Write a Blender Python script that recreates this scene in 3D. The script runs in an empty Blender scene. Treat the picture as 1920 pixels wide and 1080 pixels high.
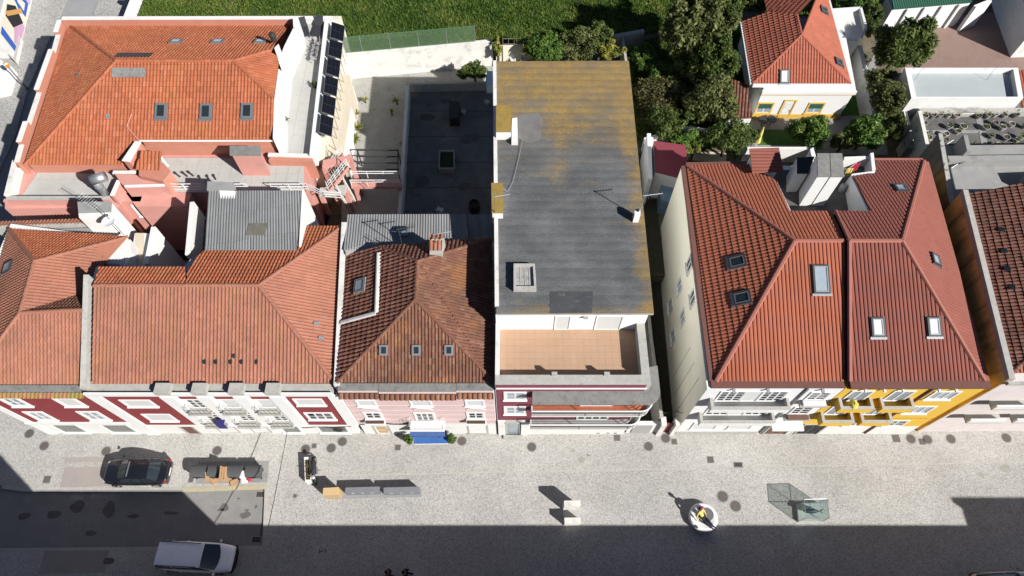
import bpy, bmesh, math, random
import numpy as np
from mathutils import Vector, Matrix
random.seed(7); RN = np.random.default_rng(7)
sc = bpy.context.scene
C = sc.collection

# ------------------------------------------------------------------ camera
CAM_H = 47.0
OFF_NADIR = math.atan(695 / 1280.0)          # drone camera tilt away from straight down
cam_d = bpy.data.cameras.new('camera'); cam_d.lens = 24.0; cam_d.sensor_width = 36.0
cam_d.clip_start = 0.5; cam_d.clip_end = 2000
cam = bpy.data.objects.new('camera', cam_d); C.objects.link(cam)
cam.location = (0, 0, CAM_H); cam.rotation_euler = (OFF_NADIR, 0, 0)
sc.camera = cam

# ------------------------------------------------------------------ sky, sun, exposure
SUN = Vector((1.80, -1.42, 1.63)).normalized()
w = bpy.data.worlds.new('World'); sc.world = w; w.use_nodes = True
nt = w.node_tree
sky = nt.nodes.new('ShaderNodeTexSky'); sky.sky_type = 'NISHITA'; sky.sun_disc = False
sky.sun_elevation = math.asin(SUN.z); sky.sun_rotation = math.atan2(SUN.x, SUN.y)
sky.air_density = 0.6; sky.dust_density = 0.3; sky.ozone_density = 1.0
bg = nt.nodes['Background']; bg.inputs['Strength'].default_value = 0.05
nt.links.new(sky.outputs[0], bg.inputs[0])
sun_d = bpy.data.lights.new('sun', 'SUN'); sun_d.energy = 5.0; sun_d.angle = math.radians(0.53)
sun_d.color = (1.0, 0.965, 0.915)
sun = bpy.data.objects.new('sun', sun_d); C.objects.link(sun)
sun.rotation_euler = SUN.to_track_quat('Z', 'Y').to_euler()
sun.location = (60, -50, 60)
sc.view_settings.view_transform = 'Standard'; sc.view_settings.look = 'None'
sc.view_settings.gamma = 1.0; sc.view_settings.use_curve_mapping = False
sc.view_settings.exposure = 0.82

# ------------------------------------------------------------------ survey helpers: photo bearing + known height -> place
_s, _c = math.sin(OFF_NADIR), math.cos(OFF_NADIR)
def bearing(px, py):
    u = (px - 960) / 1280.0; v = (py - 540) / 1280.0
    return u, _s - v * _c, -(_c + v * _s)
def G(px, py, z=0.0):                          # point at height z
    a, b, d = bearing(px, py); t = (z - CAM_H) / d
    return Vector((a * t, b * t, z))
def VY(px, py, Y):                             # point on the vertical plane y = Y
    a, b, d = bearing(px, py); t = Y / b
    return Vector((a * t, Y, CAM_H + d * t))
def PL(px, py, P0, gx=0.0, gy=0.0):            # point on the sloping plane through P0
    a, b, d = bearing(px, py)
    t = (P0[2] - gx * P0[0] - gy * P0[1] - CAM_H) / (d - gx * a - gy * b)
    return Vector((a * t, b * t, CAM_H + d * t))

# ------------------------------------------------------------------ materials
MATS = {}
ALB = 0.80                                     # overall reflectance of the place
def dim(c): return tuple(x * ALB for x in c)
def ramp(N, stops):
    r = N.new('ShaderNodeValToRGB'); e = r.color_ramp.elements
    while len(e) < len(stops): e.new(0.5)
    for el, (p, c) in zip(e, stops):
        el.position = p; el.color = (*c, 1) if len(c) == 3 else c
    return r
def mat(name, col, rough=0.85, var=0.12, scale=3.0, bump=0.0, bscale=40.0, spots=None, metal=0.0, spec=0.3,
        tint=None, fine=0.0, fscale=60.0, coat=0.0, emit=None, stretch=None):
    """spots: list of (colour, noise scale, threshold low, high, strength); tint: colours along the per-face attribute."""
    if name in MATS: return MATS[name]
    col = dim(col); tint = [dim(c) for c in tint] if tint else None; spots = [(dim(q[0]), *q[1:]) for q in (spots or [])]
    m = bpy.data.materials.new(name); m.use_nodes = True; MATS[name] = m
    N = m.node_tree.nodes; L = m.node_tree.links; b = N['Principled BSDF']
    b.inputs['Roughness'].default_value = rough; b.inputs['Metallic'].default_value = metal
    b.inputs['Specular IOR Level'].default_value = spec
    if coat: b.inputs['Coat Weight'].default_value = coat; b.inputs['Coat Roughness'].default_value = 0.06
    tc = N.new('ShaderNodeTexCoord'); vec = tc.outputs['Object']
    if stretch:
        mp = N.new('ShaderNodeMapping'); mp.inputs['Scale'].default_value = stretch
        L.new(vec, mp.inputs[0]); vec = mp.outputs[0]
    def noise(s, det=4, rg=0.6):
        n = N.new('ShaderNodeTexNoise'); n.inputs['Scale'].default_value = s; n.inputs['Detail'].default_value = det
        n.inputs['Roughness'].default_value = rg; L.new(vec, n.inputs['Vector']); return n.outputs['Fac']
    if tint:
        at = N.new('ShaderNodeAttribute'); at.attribute_name = 'tint'
        k = len(tint); rp = ramp(N, [(i / max(1, k - 1), c) for i, c in enumerate(tint)])
        L.new(at.outputs['Fac'], rp.inputs[0]); cur = rp.outputs[0]
    else:
        rgb = N.new('ShaderNodeRGB'); rgb.outputs[0].default_value = (*col, 1); cur = rgb.outputs[0]
    def mul(cur, fac, lo, hi):
        mr = N.new('ShaderNodeMapRange'); mr.inputs[1].default_value = 0.25; mr.inputs[2].default_value = 0.75
        mr.inputs[3].default_value = lo; mr.inputs[4].default_value = hi; L.new(fac, mr.inputs[0])
        mx = N.new('ShaderNodeMix'); mx.data_type = 'RGBA'; mx.blend_type = 'MULTIPLY'; mx.inputs[0].default_value = 1
        L.new(cur, mx.inputs[6])
        cc = N.new('ShaderNodeCombineColor')
        for i in range(3): L.new(mr.outputs[0], cc.inputs[i])
        L.new(cc.outputs[0], mx.inputs[7]); return mx.outputs[2]
    if var: cur = mul(cur, noise(scale), 1 - var, 1 + var)
    if fine: cur = mul(cur, noise(fscale, 2), 1 - fine, 1 + fine)
    for (c2, s2, lo, hi, st) in (spots or []):
        mr = N.new('ShaderNodeMapRange'); mr.inputs[1].default_value = lo; mr.inputs[2].default_value = hi
        mr.inputs[3].default_value = 0; mr.inputs[4].default_value = st; L.new(noise(s2, 6, 0.68), mr.inputs[0])
        mx = N.new('ShaderNodeMix'); mx.data_type = 'RGBA'; L.new(mr.outputs[0], mx.inputs[0]); L.new(cur, mx.inputs[6])
        mx.inputs[7].default_value = (*c2, 1); cur = mx.outputs[2]
    L.new(cur, b.inputs['Base Color'])
    if bump:
        bp = N.new('ShaderNodeBump'); bp.inputs['Strength'].default_value = bump; bp.inputs['Distance'].default_value = 0.02
        L.new(noise(bscale, 3), bp.inputs['Height']); L.new(bp.outputs[0], b.inputs['Normal'])
    if emit: b.inputs['Emission Color'].default_value = (*emit[0], 1); b.inputs['Emission Strength'].default_value = emit[1]
    return m

GR = (0.10, 0.095, 0.09)
LICH = (0.30, 0.19, 0.03)
mat('white', (0.72, 0.72, 0.70), 0.85, 0.05, 1.2, spots=[((0.40, 0.39, 0.36), 0.8, 0.56, 0.78, 0.5), ((0.45, 0.44, 0.40), 5, 0.58, 0.75, 0.35)], bump=0.1)
mat('white_clean', (0.76, 0.76, 0.75), 0.75, 0.04, 1.5, spots=[((0.58, 0.57, 0.54), 1.1, 0.56, 0.76, 0.4)])
mat('white_old', (0.70, 0.69, 0.65), 0.9, 0.08, 1.0, spots=[((0.30, 0.30, 0.29), 1.3, 0.52, 0.72, 0.6), ((0.16, 0.16, 0.15), 6, 0.62, 0.8, 0.5)], bump=0.2)
mat('white_bright', (1.0, 1.0, 0.98), 0.8, 0.03, 1.0)
mat('cream_wall', (0.98, 0.95, 0.80), 0.85, 0.04, 0.8, spots=[((0.80, 0.75, 0.60), 0.5, 0.55, 0.75, 0.4)])
mat('cream', (0.72, 0.69, 0.57), 0.85, 0.06, 0.8, spots=[((0.45, 0.41, 0.31), 0.5, 0.55, 0.75, 0.5)])
mat('cream_roof', (0.60, 0.53, 0.42), 0.9, 0.06, 1.0, spots=[((0.42, 0.36, 0.28), 2.0, 0.55, 0.7, 0.6)])
mat('salmon', (0.52, 0.22, 0.155), 0.88, 0.06, 1.2, spots=[((0.60, 0.34, 0.27), 1.1, 0.55, 0.75, 0.5)], bump=0.1)
mat('pink_wall', (0.60, 0.295, 0.25), 0.88, 0.06, 1.2, spots=[((0.42, 0.20, 0.17), 0.7, 0.56, 0.74, 0.45), ((0.66, 0.42, 0.37), 1.0, 0.55, 0.75, 0.5)], bump=0.1)
mat('pale_pink', (0.64, 0.47, 0.46), 0.88, 0.05, 1.0, spots=[((0.68, 0.58, 0.56), 1.4, 0.55, 0.7, 0.5)], bump=0.1)
mat('red_wall', (0.235, 0.040, 0.045), 0.8, 0.10, 1.6, spots=[((0.30, 0.10, 0.10), 1.5, 0.56, 0.72, 0.35)], bump=0.1)
mat('maroon_wall', (0.20, 0.052, 0.075), 0.8, 0.08, 1.6, spots=[((0.27, 0.11, 0.13), 1.5, 0.56, 0.72, 0.35)])
mat('yellow_wall', (0.70, 0.44, 0.055), 0.85, 0.05, 1.0, spots=[((0.58, 0.34, 0.06), 1.2, 0.58, 0.75, 0.4)], bump=0.08)
mat('yellow_trim', (0.66, 0.42, 0.09), 0.85, 0.05, 1.0)
mat('ochre_wall', (0.90, 0.58, 0.19), 0.9, 0.14, 0.8, spots=[((0.16, 0.10, 0.06), 0.55, 0.48, 0.66, 0.8), ((0.70, 0.52, 0.2), 1.5, 0.55, 0.75, 0.5)], stretch=(1, 1.6, 0.4))
mat('stone', (0.42, 0.41, 0.38), 0.9, 0.12, 2.5, spots=[(GR, 4, 0.55, 0.75, 0.55), ((0.25, 0.2, 0.08), 2.2, 0.62, 0.78, 0.5)], bump=0.2)
mat('stone_dark', (0.23, 0.23, 0.22), 0.92, 0.16, 2.5, spots=[(GR, 3, 0.5, 0.72, 0.7), ((0.30, 0.22, 0.05), 2.4, 0.60, 0.72, 0.5)], bump=0.2)
mat('concrete', (0.30, 0.30, 0.295), 0.92, 0.10, 0.9, spots=[((0.17, 0.17, 0.165), 1.1, 0.52, 0.72, 0.6)], fine=0.10, fscale=18, bump=0.15)
mat('concrete_dark', (0.135, 0.13, 0.125), 0.95, 0.2, 0.8, spots=[((0.06, 0.06, 0.058), 0.9, 0.48, 0.68, 0.7), ((0.24, 0.23, 0.21), 2.0, 0.6, 0.74, 0.5)], fine=0.2, fscale=22, bump=0.3)
mat('slab_grey', (0.46, 0.455, 0.43), 0.9, 0.06, 0.7, spots=[((0.36, 0.355, 0.33), 1.3, 0.54, 0.72, 0.5)], fine=0.05, fscale=25)
mat('slab_joint', (0.41, 0.275, 0.19), 0.95, 0.1, 2)
mat('terracotta', (0.44, 0.285, 0.185), 0.85, 0.05, 0.9, spots=[((0.48, 0.33, 0.23), 1.2, 0.5, 0.7, 0.5)])
mat('asphalt', (0.25, 0.245, 0.235), 0.93, 0.12, 0.7, spots=[((0.13, 0.126, 0.12), 0.75, 0.62, 0.75, 0.6), ((0.31, 0.30, 0.285), 1.7, 0.55, 0.7, 0.5), ((0.12, 0.115, 0.11), 5.0, 0.64, 0.72, 0.6)], fine=0.22, fscale=28, bump=0.3)
mat('asphalt_side', (0.30, 0.305, 0.31), 0.93, 0.06, 0.5, spots=[((0.23, 0.235, 0.24), 0.35, 0.5, 0.7, 0.6)], fine=0.10, fscale=24, bump=0.3)
mat('bay_slab', (0.34, 0.305, 0.285), 0.92, 0.05, 0.6, spots=[((0.27, 0.24, 0.225), 0.9, 0.55, 0.72, 0.6)], fine=0.06, fscale=24)
mat('old_concrete', (0.36, 0.352, 0.335), 0.93, 0.10, 0.8, spots=[((0.20, 0.195, 0.185), 0.9, 0.55, 0.72, 0.6), ((0.10, 0.10, 0.095), 3.5, 0.64, 0.72, 0.7)], fine=0.14, fscale=22, bump=0.2)
mat('oil_stain', (0.13, 0.125, 0.12), 0.8, 0.2, 3)
mat('hollow_dark', (0.13, 0.135, 0.14), 0.7, 0.08, 3)
mat('kerb', (0.44, 0.425, 0.39), 0.9, 0.10, 3, fine=0.1)
mat('kerb_yellow', (0.46, 0.41, 0.28), 0.9, 0.12, 3, spots=[((0.40, 0.38, 0.35), 3.0, 0.52, 0.68, 0.8)])
mat('iron_cover', (0.125, 0.105, 0.095), 0.75, 0.12, 6, fine=0.15, fscale=60, spec=0.4)
mat('iron_dark', (0.03, 0.03, 0.03), 0.7, 0.1, 6)
mat('dark_metal', (0.06, 0.062, 0.066), 0.5, 0.1, 4, metal=0.3)
mat('grey_metal', (0.30, 0.31, 0.32), 0.45, 0.08, 3, metal=0.6)
mat('galvanised', (0.50, 0.52, 0.54), 0.42, 0.08, 3, metal=0.7)
mat('white_metal', (0.72, 0.72, 0.71), 0.45, 0.04, 4)
mat('bin_grey', (0.085, 0.088, 0.093), 0.55, 0.06, 4)
mat('cardboard', (0.46, 0.29, 0.16), 0.9, 0.12, 5)
mat('paper_white', (0.70, 0.68, 0.66), 0.8, 0.1, 9)
mat('cloth_red', (0.42, 0.03, 0.06), 0.9, 0.15, 8)
mat('cloth_blue', (0.035, 0.03, 0.16), 0.9, 0.15, 8)
mat('cloth_yellow', (0.62, 0.50, 0.10), 0.9, 0.1, 8)
mat('wood', (0.50, 0.34, 0.17), 0.75, 0.15, 4, stretch=(1, 8, 8))
mat('wood_dark', (0.16, 0.08, 0.06), 0.7, 0.15, 4)
mat('bark', (0.11, 0.085, 0.06), 0.95, 0.25, 6, bump=0.4)
mat('twig', (0.20, 0.17, 0.12), 0.95, 0.2, 6)
mat('soil', (0.085, 0.055, 0.038), 0.98, 0.3, 6, bump=0.6, fine=0.2)
mat('blue_mat', (0.045, 0.14, 0.42), 0.85, 0.06, 2.5, spots=[((0.08, 0.18, 0.45), 3, 0.5, 0.7, 0.5)])
mat('blue_awning', (0.05, 0.10, 0.26), 0.7, 0.1, 3, fine=0.1)
mat('green_shutter', (0.03, 0.10, 0.075), 0.6, 0.1, 4)
mat('green_sheet', (0.03, 0.10, 0.065), 0.55, 0.1, 2)
mat('green_net', (0.075, 0.185, 0.12), 0.8, 0.15, 2)
mat('burgundy_roof', (0.22, 0.045, 0.06), 0.7, 0.06, 1.5)
mat('brown_gutter', (0.165, 0.075, 0.06), 0.6, 0.1, 2)
mat('orange_edge', (0.335, 0.125, 0.092), 0.7, 0.08, 2)
mat('black_rubber', (0.018, 0.018, 0.018), 0.8, 0.1, 6)
mat('black_fabric', (0.022, 0.022, 0.024), 0.9, 0.1, 6)
mat('plastic_grey', (0.36, 0.36, 0.36), 0.55, 0.05, 4)
mat('bronze', (0.085, 0.115, 0.105), 0.55, 0.2, 6, metal=0.45, spots=[((0.05, 0.06, 0.05), 6, 0.5, 0.7, 0.6)])
mat('lawn', (0.05, 0.125, 0.02), 0.95, 0.2, 3, fine=0.35, fscale=25, bump=0.5)
mat('gravel', (0.36, 0.355, 0.33), 0.95, 0.12, 1.0, spots=[((0.16, 0.155, 0.13), 3.0, 0.57, 0.70, 0.8), ((0.30, 0.29, 0.25), 0.8, 0.52, 0.7, 0.6)], fine=0.22, fscale=16, bump=0.4)
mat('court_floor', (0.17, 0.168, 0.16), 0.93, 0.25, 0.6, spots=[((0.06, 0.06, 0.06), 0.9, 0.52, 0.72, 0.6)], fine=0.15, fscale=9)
mat('yard_brown', (0.27, 0.185, 0.155), 0.9, 0.08, 0.5, spots=[((0.20, 0.13, 0.105), 0.5, 0.5, 0.7, 0.6), ((0.33, 0.26, 0.23), 2.5, 0.55, 0.7, 0.4)], fine=0.07, fscale=18)
mat('earth', (0.16, 0.13, 0.095), 0.98, 0.2, 0.6, spots=[((0.06, 0.085, 0.03), 0.9, 0.46, 0.6, 0.7)], fine=0.3, fscale=14, bump=0.5)
mat('field', (0.045, 0.082, 0.016), 0.98, 0.25, 0.30, spots=[((0.105, 0.11, 0.035), 0.35, 0.50, 0.68, 0.7), ((0.03, 0.06, 0.012), 1.2, 0.5, 0.66, 0.7)], fine=0.35, fscale=9, bump=0.8, bscale=9)
mat('glass_dark', (0.022, 0.030, 0.038), 0.06, 0.15, 2, spec=0.6)
mat('glass_sky', (0.30, 0.36, 0.40), 0.08, 0.12, 1.5, spec=0.6)
mat('glass_pale', (0.62, 0.66, 0.68), 0.2, 0.06, 1.5, spec=0.5)
mat('shop_glass', (0.14, 0.155, 0.145), 0.12, 0.25, 6, fine=0.25, fscale=22, spec=0.5)
mat('blind', (0.60, 0.61, 0.60), 0.7, 0.04, 3)
mat('solar_cell', (0.008, 0.009, 0.014), 0.3, 0.1, 2, spec=0.25)
mat('lounger_dark', (0.035, 0.037, 0.042), 0.8, 0.08, 5)
mat('fibro', (0.255, 0.26, 0.262), 0.95, 0.10, 0.9, spots=[((0.15, 0.15, 0.148), 1.2, 0.5, 0.7, 0.6), ((0.34, 0.32, 0.26), 2.2, 0.58, 0.74, 0.5)], fine=0.16, fscale=26, tint=None)
mat('fibro_patch', (0.16, 0.155, 0.13), 0.95, 0.2, 2, fine=0.15)

def tilemat(name, cols, lich=0.0, dirt=0.3, lscale=0.55, lcol=LICH, llo=0.50, lhi=0.66, rough=0.88, fine=0.12, dcol=(0.085, 0.055, 0.042)):
    sp = [(dcol, 0.28, 0.44, 0.72, dirt * 1.1), (dcol, 0.9, 0.50, 0.74, dirt * 0.9), (dcol, 6.0, 0.50, 0.75, dirt)]
    if lich: sp.append((lcol, lscale, llo, lhi, lich)); sp.append((tuple(x * 1.2 for x in lcol), 7.0, 0.60, 0.70, lich * 0.7))
    return mat(name, (1, 1, 1), rough, 0.10, 0.5, tint=cols, spots=sp, fine=fine, fscale=30, spec=0.25)
tilemat('tile_orange', [(0.33, 0.098, 0.045), (0.405, 0.128, 0.062), (0.38, 0.114, 0.054), (0.44, 0.158, 0.084)], lich=0.18, dirt=0.16, lcol=(0.42, 0.20, 0.05))
tilemat('tile_salmon', [(0.325, 0.137, 0.09), (0.35, 0.15, 0.10), (0.338, 0.143, 0.095), (0.37, 0.168, 0.115)], lich=0.14, dirt=0.32)
tilemat('tile_salmon_pale', [(0.355, 0.147, 0.096), (0.38, 0.16, 0.107), (0.365, 0.152, 0.10), (0.40, 0.178, 0.122)], lich=0.05, dirt=0.2)
tilemat('tile_old', [(0.150, 0.066, 0.046), (0.195, 0.085, 0.055), (0.175, 0.075, 0.05), (0.21, 0.095, 0.062), (0.25, 0.135, 0.09)], lich=0.40, dirt=0.5, lscale=0.5, lcol=(0.36, 0.155, 0.035), llo=0.52, lhi=0.68, fine=0.5)
tilemat('tile_orange_new', [(0.355, 0.112, 0.064), (0.385, 0.124, 0.072), (0.37, 0.118, 0.068)], dirt=0.05, fine=0.05)
tilemat('tile_red_new', [(0.235, 0.080, 0.060), (0.26, 0.088, 0.067), (0.245, 0.084, 0.063)], dirt=0.05, fine=0.05)
tilemat('tile_house', [(0.34, 0.105, 0.065), (0.40, 0.128, 0.082), (0.37, 0.115, 0.072)], dirt=0.08, fine=0.08)
tilemat('tile_brown', [(0.16, 0.066, 0.048), (0.20, 0.082, 0.057), (0.22, 0.09, 0.062), (0.25, 0.12, 0.088)], dirt=0.4, fine=0.45)
tilemat('fibro_sheet', [(0.22, 0.225, 0.228), (0.27, 0.275, 0.278), (0.245, 0.25, 0.25)], dirt=0.2, fine=0.18, dcol=(0.12, 0.12, 0.115))

# ---- special surfaces
def paving_mat(name, a, b, joint, cell=11.0):
    m = bpy.data.materials.new(name); m.use_nodes = True; MATS[name] = m; a, b, joint = dim(a), dim(b), dim(joint)
    N = m.node_tree.nodes; L = m.node_tree.links; p = N['Principled BSDF']; p.inputs['Roughness'].default_value = 0.9
    p.inputs['Specular IOR Level'].default_value = 0.25
    tc = N.new('ShaderNodeTexCoord')
    v = N.new('ShaderNodeTexVoronoi'); v.inputs['Scale'].default_value = cell; L.new(tc.outputs['Object'], v.inputs['Vector'])
    sep = N.new('ShaderNodeSeparateColor'); L.new(v.outputs['Color'], sep.inputs[0])
    r = ramp(N, [(0.0, joint), (0.22, b), (0.6, a), (1.0, tuple(min(1, x * 1.12) for x in a))]); L.new(sep.outputs[0], r.inputs[0])
    v2 = N.new('ShaderNodeTexVoronoi'); v2.feature = 'DISTANCE_TO_EDGE'; v2.inputs['Scale'].default_value = cell
    L.new(tc.outputs['Object'], v2.inputs['Vector'])
    mr = N.new('ShaderNodeMapRange'); mr.inputs[1].default_value = 0.02; mr.inputs[2].default_value = 0.13
    mr.inputs[3].default_value = 0.60; mr.inputs[4].default_value = 1; L.new(v2.outputs['Distance'], mr.inputs[0])
    def mulc(cur, fac):
        cc = N.new('ShaderNodeCombineColor')
        for i in range(3): L.new(fac, cc.inputs[i])
        mx = N.new('ShaderNodeMix'); mx.data_type = 'RGBA'; mx.blend_type = 'MULTIPLY'; mx.inputs[0].default_value = 1
        L.new(cur, mx.inputs[6]); L.new(cc.outputs[0], mx.inputs[7]); return mx.outputs[2]
    cur = mulc(r.outputs[0], mr.outputs[0])
    for s, lo, hi in ((0.13, 0.86, 1.10), (0.7, 0.94, 1.05), (3.0, 0.97, 1.03)):
        n = N.new('ShaderNodeTexNoise'); n.inputs['Scale'].default_value = s; n.inputs['Detail'].default_value = 5
        L.new(tc.outputs['Object'], n.inputs['Vector'])
        q = N.new('ShaderNodeMapRange'); q.inputs[1].default_value = 0.3; q.inputs[2].default_value = 0.7
        q.inputs[3].default_value = lo; q.inputs[4].default_value = hi; L.new(n.outputs['Fac'], q.inputs[0]); cur = mulc(cur, q.outputs[0])
    L.new(cur, p.inputs['Base Color'])
    bp = N.new('ShaderNodeBump'); bp.inputs['Strength'].default_value = 0.5; bp.inputs['Distance'].default_value = 0.015
    L.new(mr.outputs[0], bp.inputs['Height']); L.new(bp.outputs[0], p.inputs['Normal'])
paving_mat('paving', (0.53, 0.514, 0.485), (0.485, 0.47, 0.443), (0.37, 0.357, 0.336), 16.0)
paving_mat('paving_grey', (0.51, 0.497, 0.474), (0.455, 0.443, 0.422), (0.335, 0.326, 0.31), 15.0)
paving_mat('paving_cool', (0.47, 0.462, 0.44), (0.40, 0.393, 0.372), (0.28, 0.272, 0.258), 12.0)

def lichen_roof_mat():
    """grey sheet roof with orange lichen, thickest at the far end and along the edges"""
    m = bpy.data.materials.new('lichen_roof'); m.use_nodes = True; MATS['lichen_roof'] = m
    N = m.node_tree.nodes; L = m.node_tree.links; p = N['Principled BSDF']; p.inputs['Roughness'].default_value = 0.95
    p.inputs['Specular IOR Level'].default_value = 0.2
    tc = N.new('ShaderNodeTexCoord'); sx = N.new('ShaderNodeSeparateXYZ'); L.new(tc.outputs['Object'], sx.inputs[0])
    def mth(op, a, b=None, c=None):
        n = N.new('ShaderNodeMath'); n.operation = op
        for i, q in enumerate((a, b, c)):
            if q is None: continue
            if isinstance(q, (int, float)): n.inputs[i].default_value = q
            else: L.new(q, n.inputs[i])
        return n.outputs[0]
    def noise(s, stretch=(1, 1, 1), det=5, rg=.65):
        mp = N.new('ShaderNodeMapping'); mp.inputs['Scale'].default_value = stretch; L.new(tc.outputs['Object'], mp.inputs[0])
        n = N.new('ShaderNodeTexNoise'); n.inputs['Scale'].default_value = s; n.inputs['Detail'].default_value = det
        n.inputs['Roughness'].default_value = rg; L.new(mp.outputs[0], n.inputs['Vector']); return n.outputs['Fac']
    def rng(x, a, b, c=0., d=1.):
        q = N.new('ShaderNodeMapRange'); q.inputs[1].default_value = a; q.inputs[2].default_value = b
        q.inputs[3].default_value = c; q.inputs[4].default_value = d; L.new(x, q.inputs[0]); return q.outputs[0]
    X, Y = sx.outputs[0], sx.outputs[1]
    far = rng(Y, 27.5, 36.0)                                   # growth towards the far end
    edge = rng(X, 6.9, 8.2, 0, 0.50)                           # along the right verge
    front = rng(Y, 18.6, 17.5, 0, 0.42)                        # along the front drip edge
    midb = mth('MULTIPLY', rng(mth('ABSOLUTE', mth('SUBTRACT', X, 3.1)), 1.2, 0.2), rng(Y, 20, 28, 0, 0.24))
    field = mth('ADD', mth('ADD', mth('MULTIPLY', far, 0.62), edge), mth('ADD', front, midb))
    n1 = mth('ADD', mth('MULTIPLY', noise(0.55, (0.55, 1.7, 1)), 0.75), mth('MULTIPLY', noise(5.5, (0.5, 1.6, 1)), 0.45))
    cover = rng(mth('ADD', n1, mth('MULTIPLY', field, 0.62)), 0.70, 0.96)
    fine = rng(noise(14, (0.8, 1.3, 1), 4, .75), 0.40, 0.60)
    cover = mth('MULTIPLY', cover, mth('ADD', mth('MULTIPLY', fine, 0.85), 0.15))
    base = ramp(N, [(0.28, (0.050, 0.054, 0.058)), (0.48, (0.084, 0.087, 0.090)), (0.72, (0.155, 0.156, 0.158))])
    L.new(mth('ADD', mth('MULTIPLY', noise(0.45, (0.8, 1.3, 1)), 0.62), mth('MULTIPLY', noise(7, (0.7, 1.5, 1)), 0.38)), base.inputs[0])
    old = N.new('ShaderNodeMix'); old.data_type = 'RGBA'       # the far sheets are weathered browner
    L.new(mth('MULTIPLY', far, 0.6), old.inputs[0]); L.new(base.outputs[0], old.inputs[6]); old.inputs[7].default_value = (0.135, 0.117, 0.090, 1)
    lic = ramp(N, [(0.3, (0.185, 0.122, 0.044)), (0.55, (0.285, 0.178, 0.036)), (0.75, (0.36, 0.21, 0.02))]); L.new(noise(1.3), lic.inputs[0])
    mx = N.new('ShaderNodeMix'); mx.data_type = 'RGBA'; L.new(cover, mx.inputs[0]); L.new(old.outputs[2], mx.inputs[6]); L.new(lic.outputs[0], mx.inputs[7])
    sp = N.new('ShaderNodeMix'); sp.data_type = 'RGBA'; L.new(rng(noise(11, (0.5, 2.2, 1), 2), 0.68, 0.78, 0, 0.55), sp.inputs[0])
    L.new(mx.outputs[2], sp.inputs[6]); sp.inputs[7].default_value = (0.27, 0.27, 0.26, 1)
    L.new(sp.outputs[2], p.inputs['Base Color'])
lichen_roof_mat()

def leaf_mat(name, cols, trans=0.25):
    m = bpy.data.materials.new(name); m.use_nodes = True; MATS[name] = m
    N = m.node_tree.nodes; L = m.node_tree.links; p = N['Principled BSDF']
    p.inputs['Roughness'].default_value = 0.6; p.inputs['Specular IOR Level'].default_value = 0.25
    at = N.new('ShaderNodeAttribute'); at.attribute_name = 'tint'
    r = ramp(N, [(i / (len(cols) - 1), dim(c)) for i, c in enumerate(cols)]); L.new(at.outputs['Fac'], r.inputs[0])
    L.new(r.outputs[0], p.inputs['Base Color'])
    t = N.new('ShaderNodeBsdfTranslucent'); L.new(r.outputs[0], t.inputs[0])
    mx = N.new('ShaderNodeMixShader'); mx.inputs[0].default_value = trans
    L.new(p.outputs[0], mx.inputs[1]); L.new(t.outputs[0], mx.inputs[2]); L.new(mx.outputs[0], N['Material Output'].inputs[0])
leaf_mat('leaf_dark', [(0.040, 0.072, 0.016), (0.090, 0.135, 0.030), (0.165, 0.205, 0.050)], .35)
leaf_mat('leaf_olive', [(0.060, 0.078, 0.022), (0.130, 0.152, 0.044), (0.22, 0.235, 0.085)], .3)
leaf_mat('leaf_bright', [(0.045, 0.11, 0.016), (0.10, 0.19, 0.032), (0.20, 0.28, 0.055)], .3)
leaf_mat('leaf_yellow', [(0.11, 0.14, 0.026), (0.24, 0.26, 0.05), (0.42, 0.38, 0.07)], .3)
leaf_mat('leaf_brown', [(0.075, 0.080, 0.028), (0.125, 0.118, 0.042), (0.18, 0.155, 0.06)], .3)
leaf_mat('grass_blade', [(0.042, 0.095, 0.012), (0.090, 0.165, 0.022), (0.160, 0.235, 0.038), (0.30, 0.28, 0.085)], 0.3)

def clear_glass(name, col=(0.80, 0.90, 0.88), mixf=0.16):
    m = bpy.data.materials.new(name); m.use_nodes = True; MATS[name] = m
    N = m.node_tree.nodes; L = m.node_tree.links; N.remove(N['Principled BSDF'])
    t = N.new('ShaderNodeBsdfTransparent'); t.inputs[0].default_value = (*col, 1)
    g = N.new('ShaderNodeBsdfGlossy'); g.inputs['Roughness'].default_value = 0.03; g.inputs[0].default_value = (0.9, 0.95, 0.95, 1)
    mx = N.new('ShaderNodeMixShader'); mx.inputs[0].default_value = mixf
    L.new(t.outputs[0], mx.inputs[1]); L.new(g.outputs[0], mx.inputs[2]); L.new(mx.outputs[0], N['Material Output'].inputs[0])
clear_glass('case_glass', (0.92, 0.95, 0.945), 0.12)
def net_mat():
    m = bpy.data.materials.new('net'); m.use_nodes = True; MATS['net'] = m
    N = m.node_tree.nodes; L = m.node_tree.links; b = N['Principled BSDF']; b.inputs['Base Color'].default_value = (0.085, 0.15, 0.075, 1); b.inputs['Roughness'].default_value = 0.8
    t = N.new('ShaderNodeBsdfTransparent'); mx = N.new('ShaderNodeMixShader'); mx.inputs[0].default_value = 0.38
    L.new(t.outputs[0], mx.inputs[1]); L.new(b.outputs[0], mx.inputs[2]); L.new(mx.outputs[0], N['Material Output'].inputs[0])
net_mat()
mat('car_black', (0.010, 0.011, 0.014), 0.28, 0.05, 2, spec=0.6, coat=0.9)
mat('car_white', (1.12, 1.12, 1.13), 0.4, 0.03, 2, spec=0.5, coat=0.6)
mat('car_silver', (0.36, 0.37, 0.38), 0.3, 0.03, 2, spec=0.5, coat=0.6, metal=0.4)
mat('tail_red', (0.35, 0.02, 0.015), 0.25, 0.05, 3)
mat('lamp_clear', (0.55, 0.56, 0.57), 0.2, 0.05, 3)
mat('amber', (0.55, 0.22, 0.03), 0.3, 0.05, 3)
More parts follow.
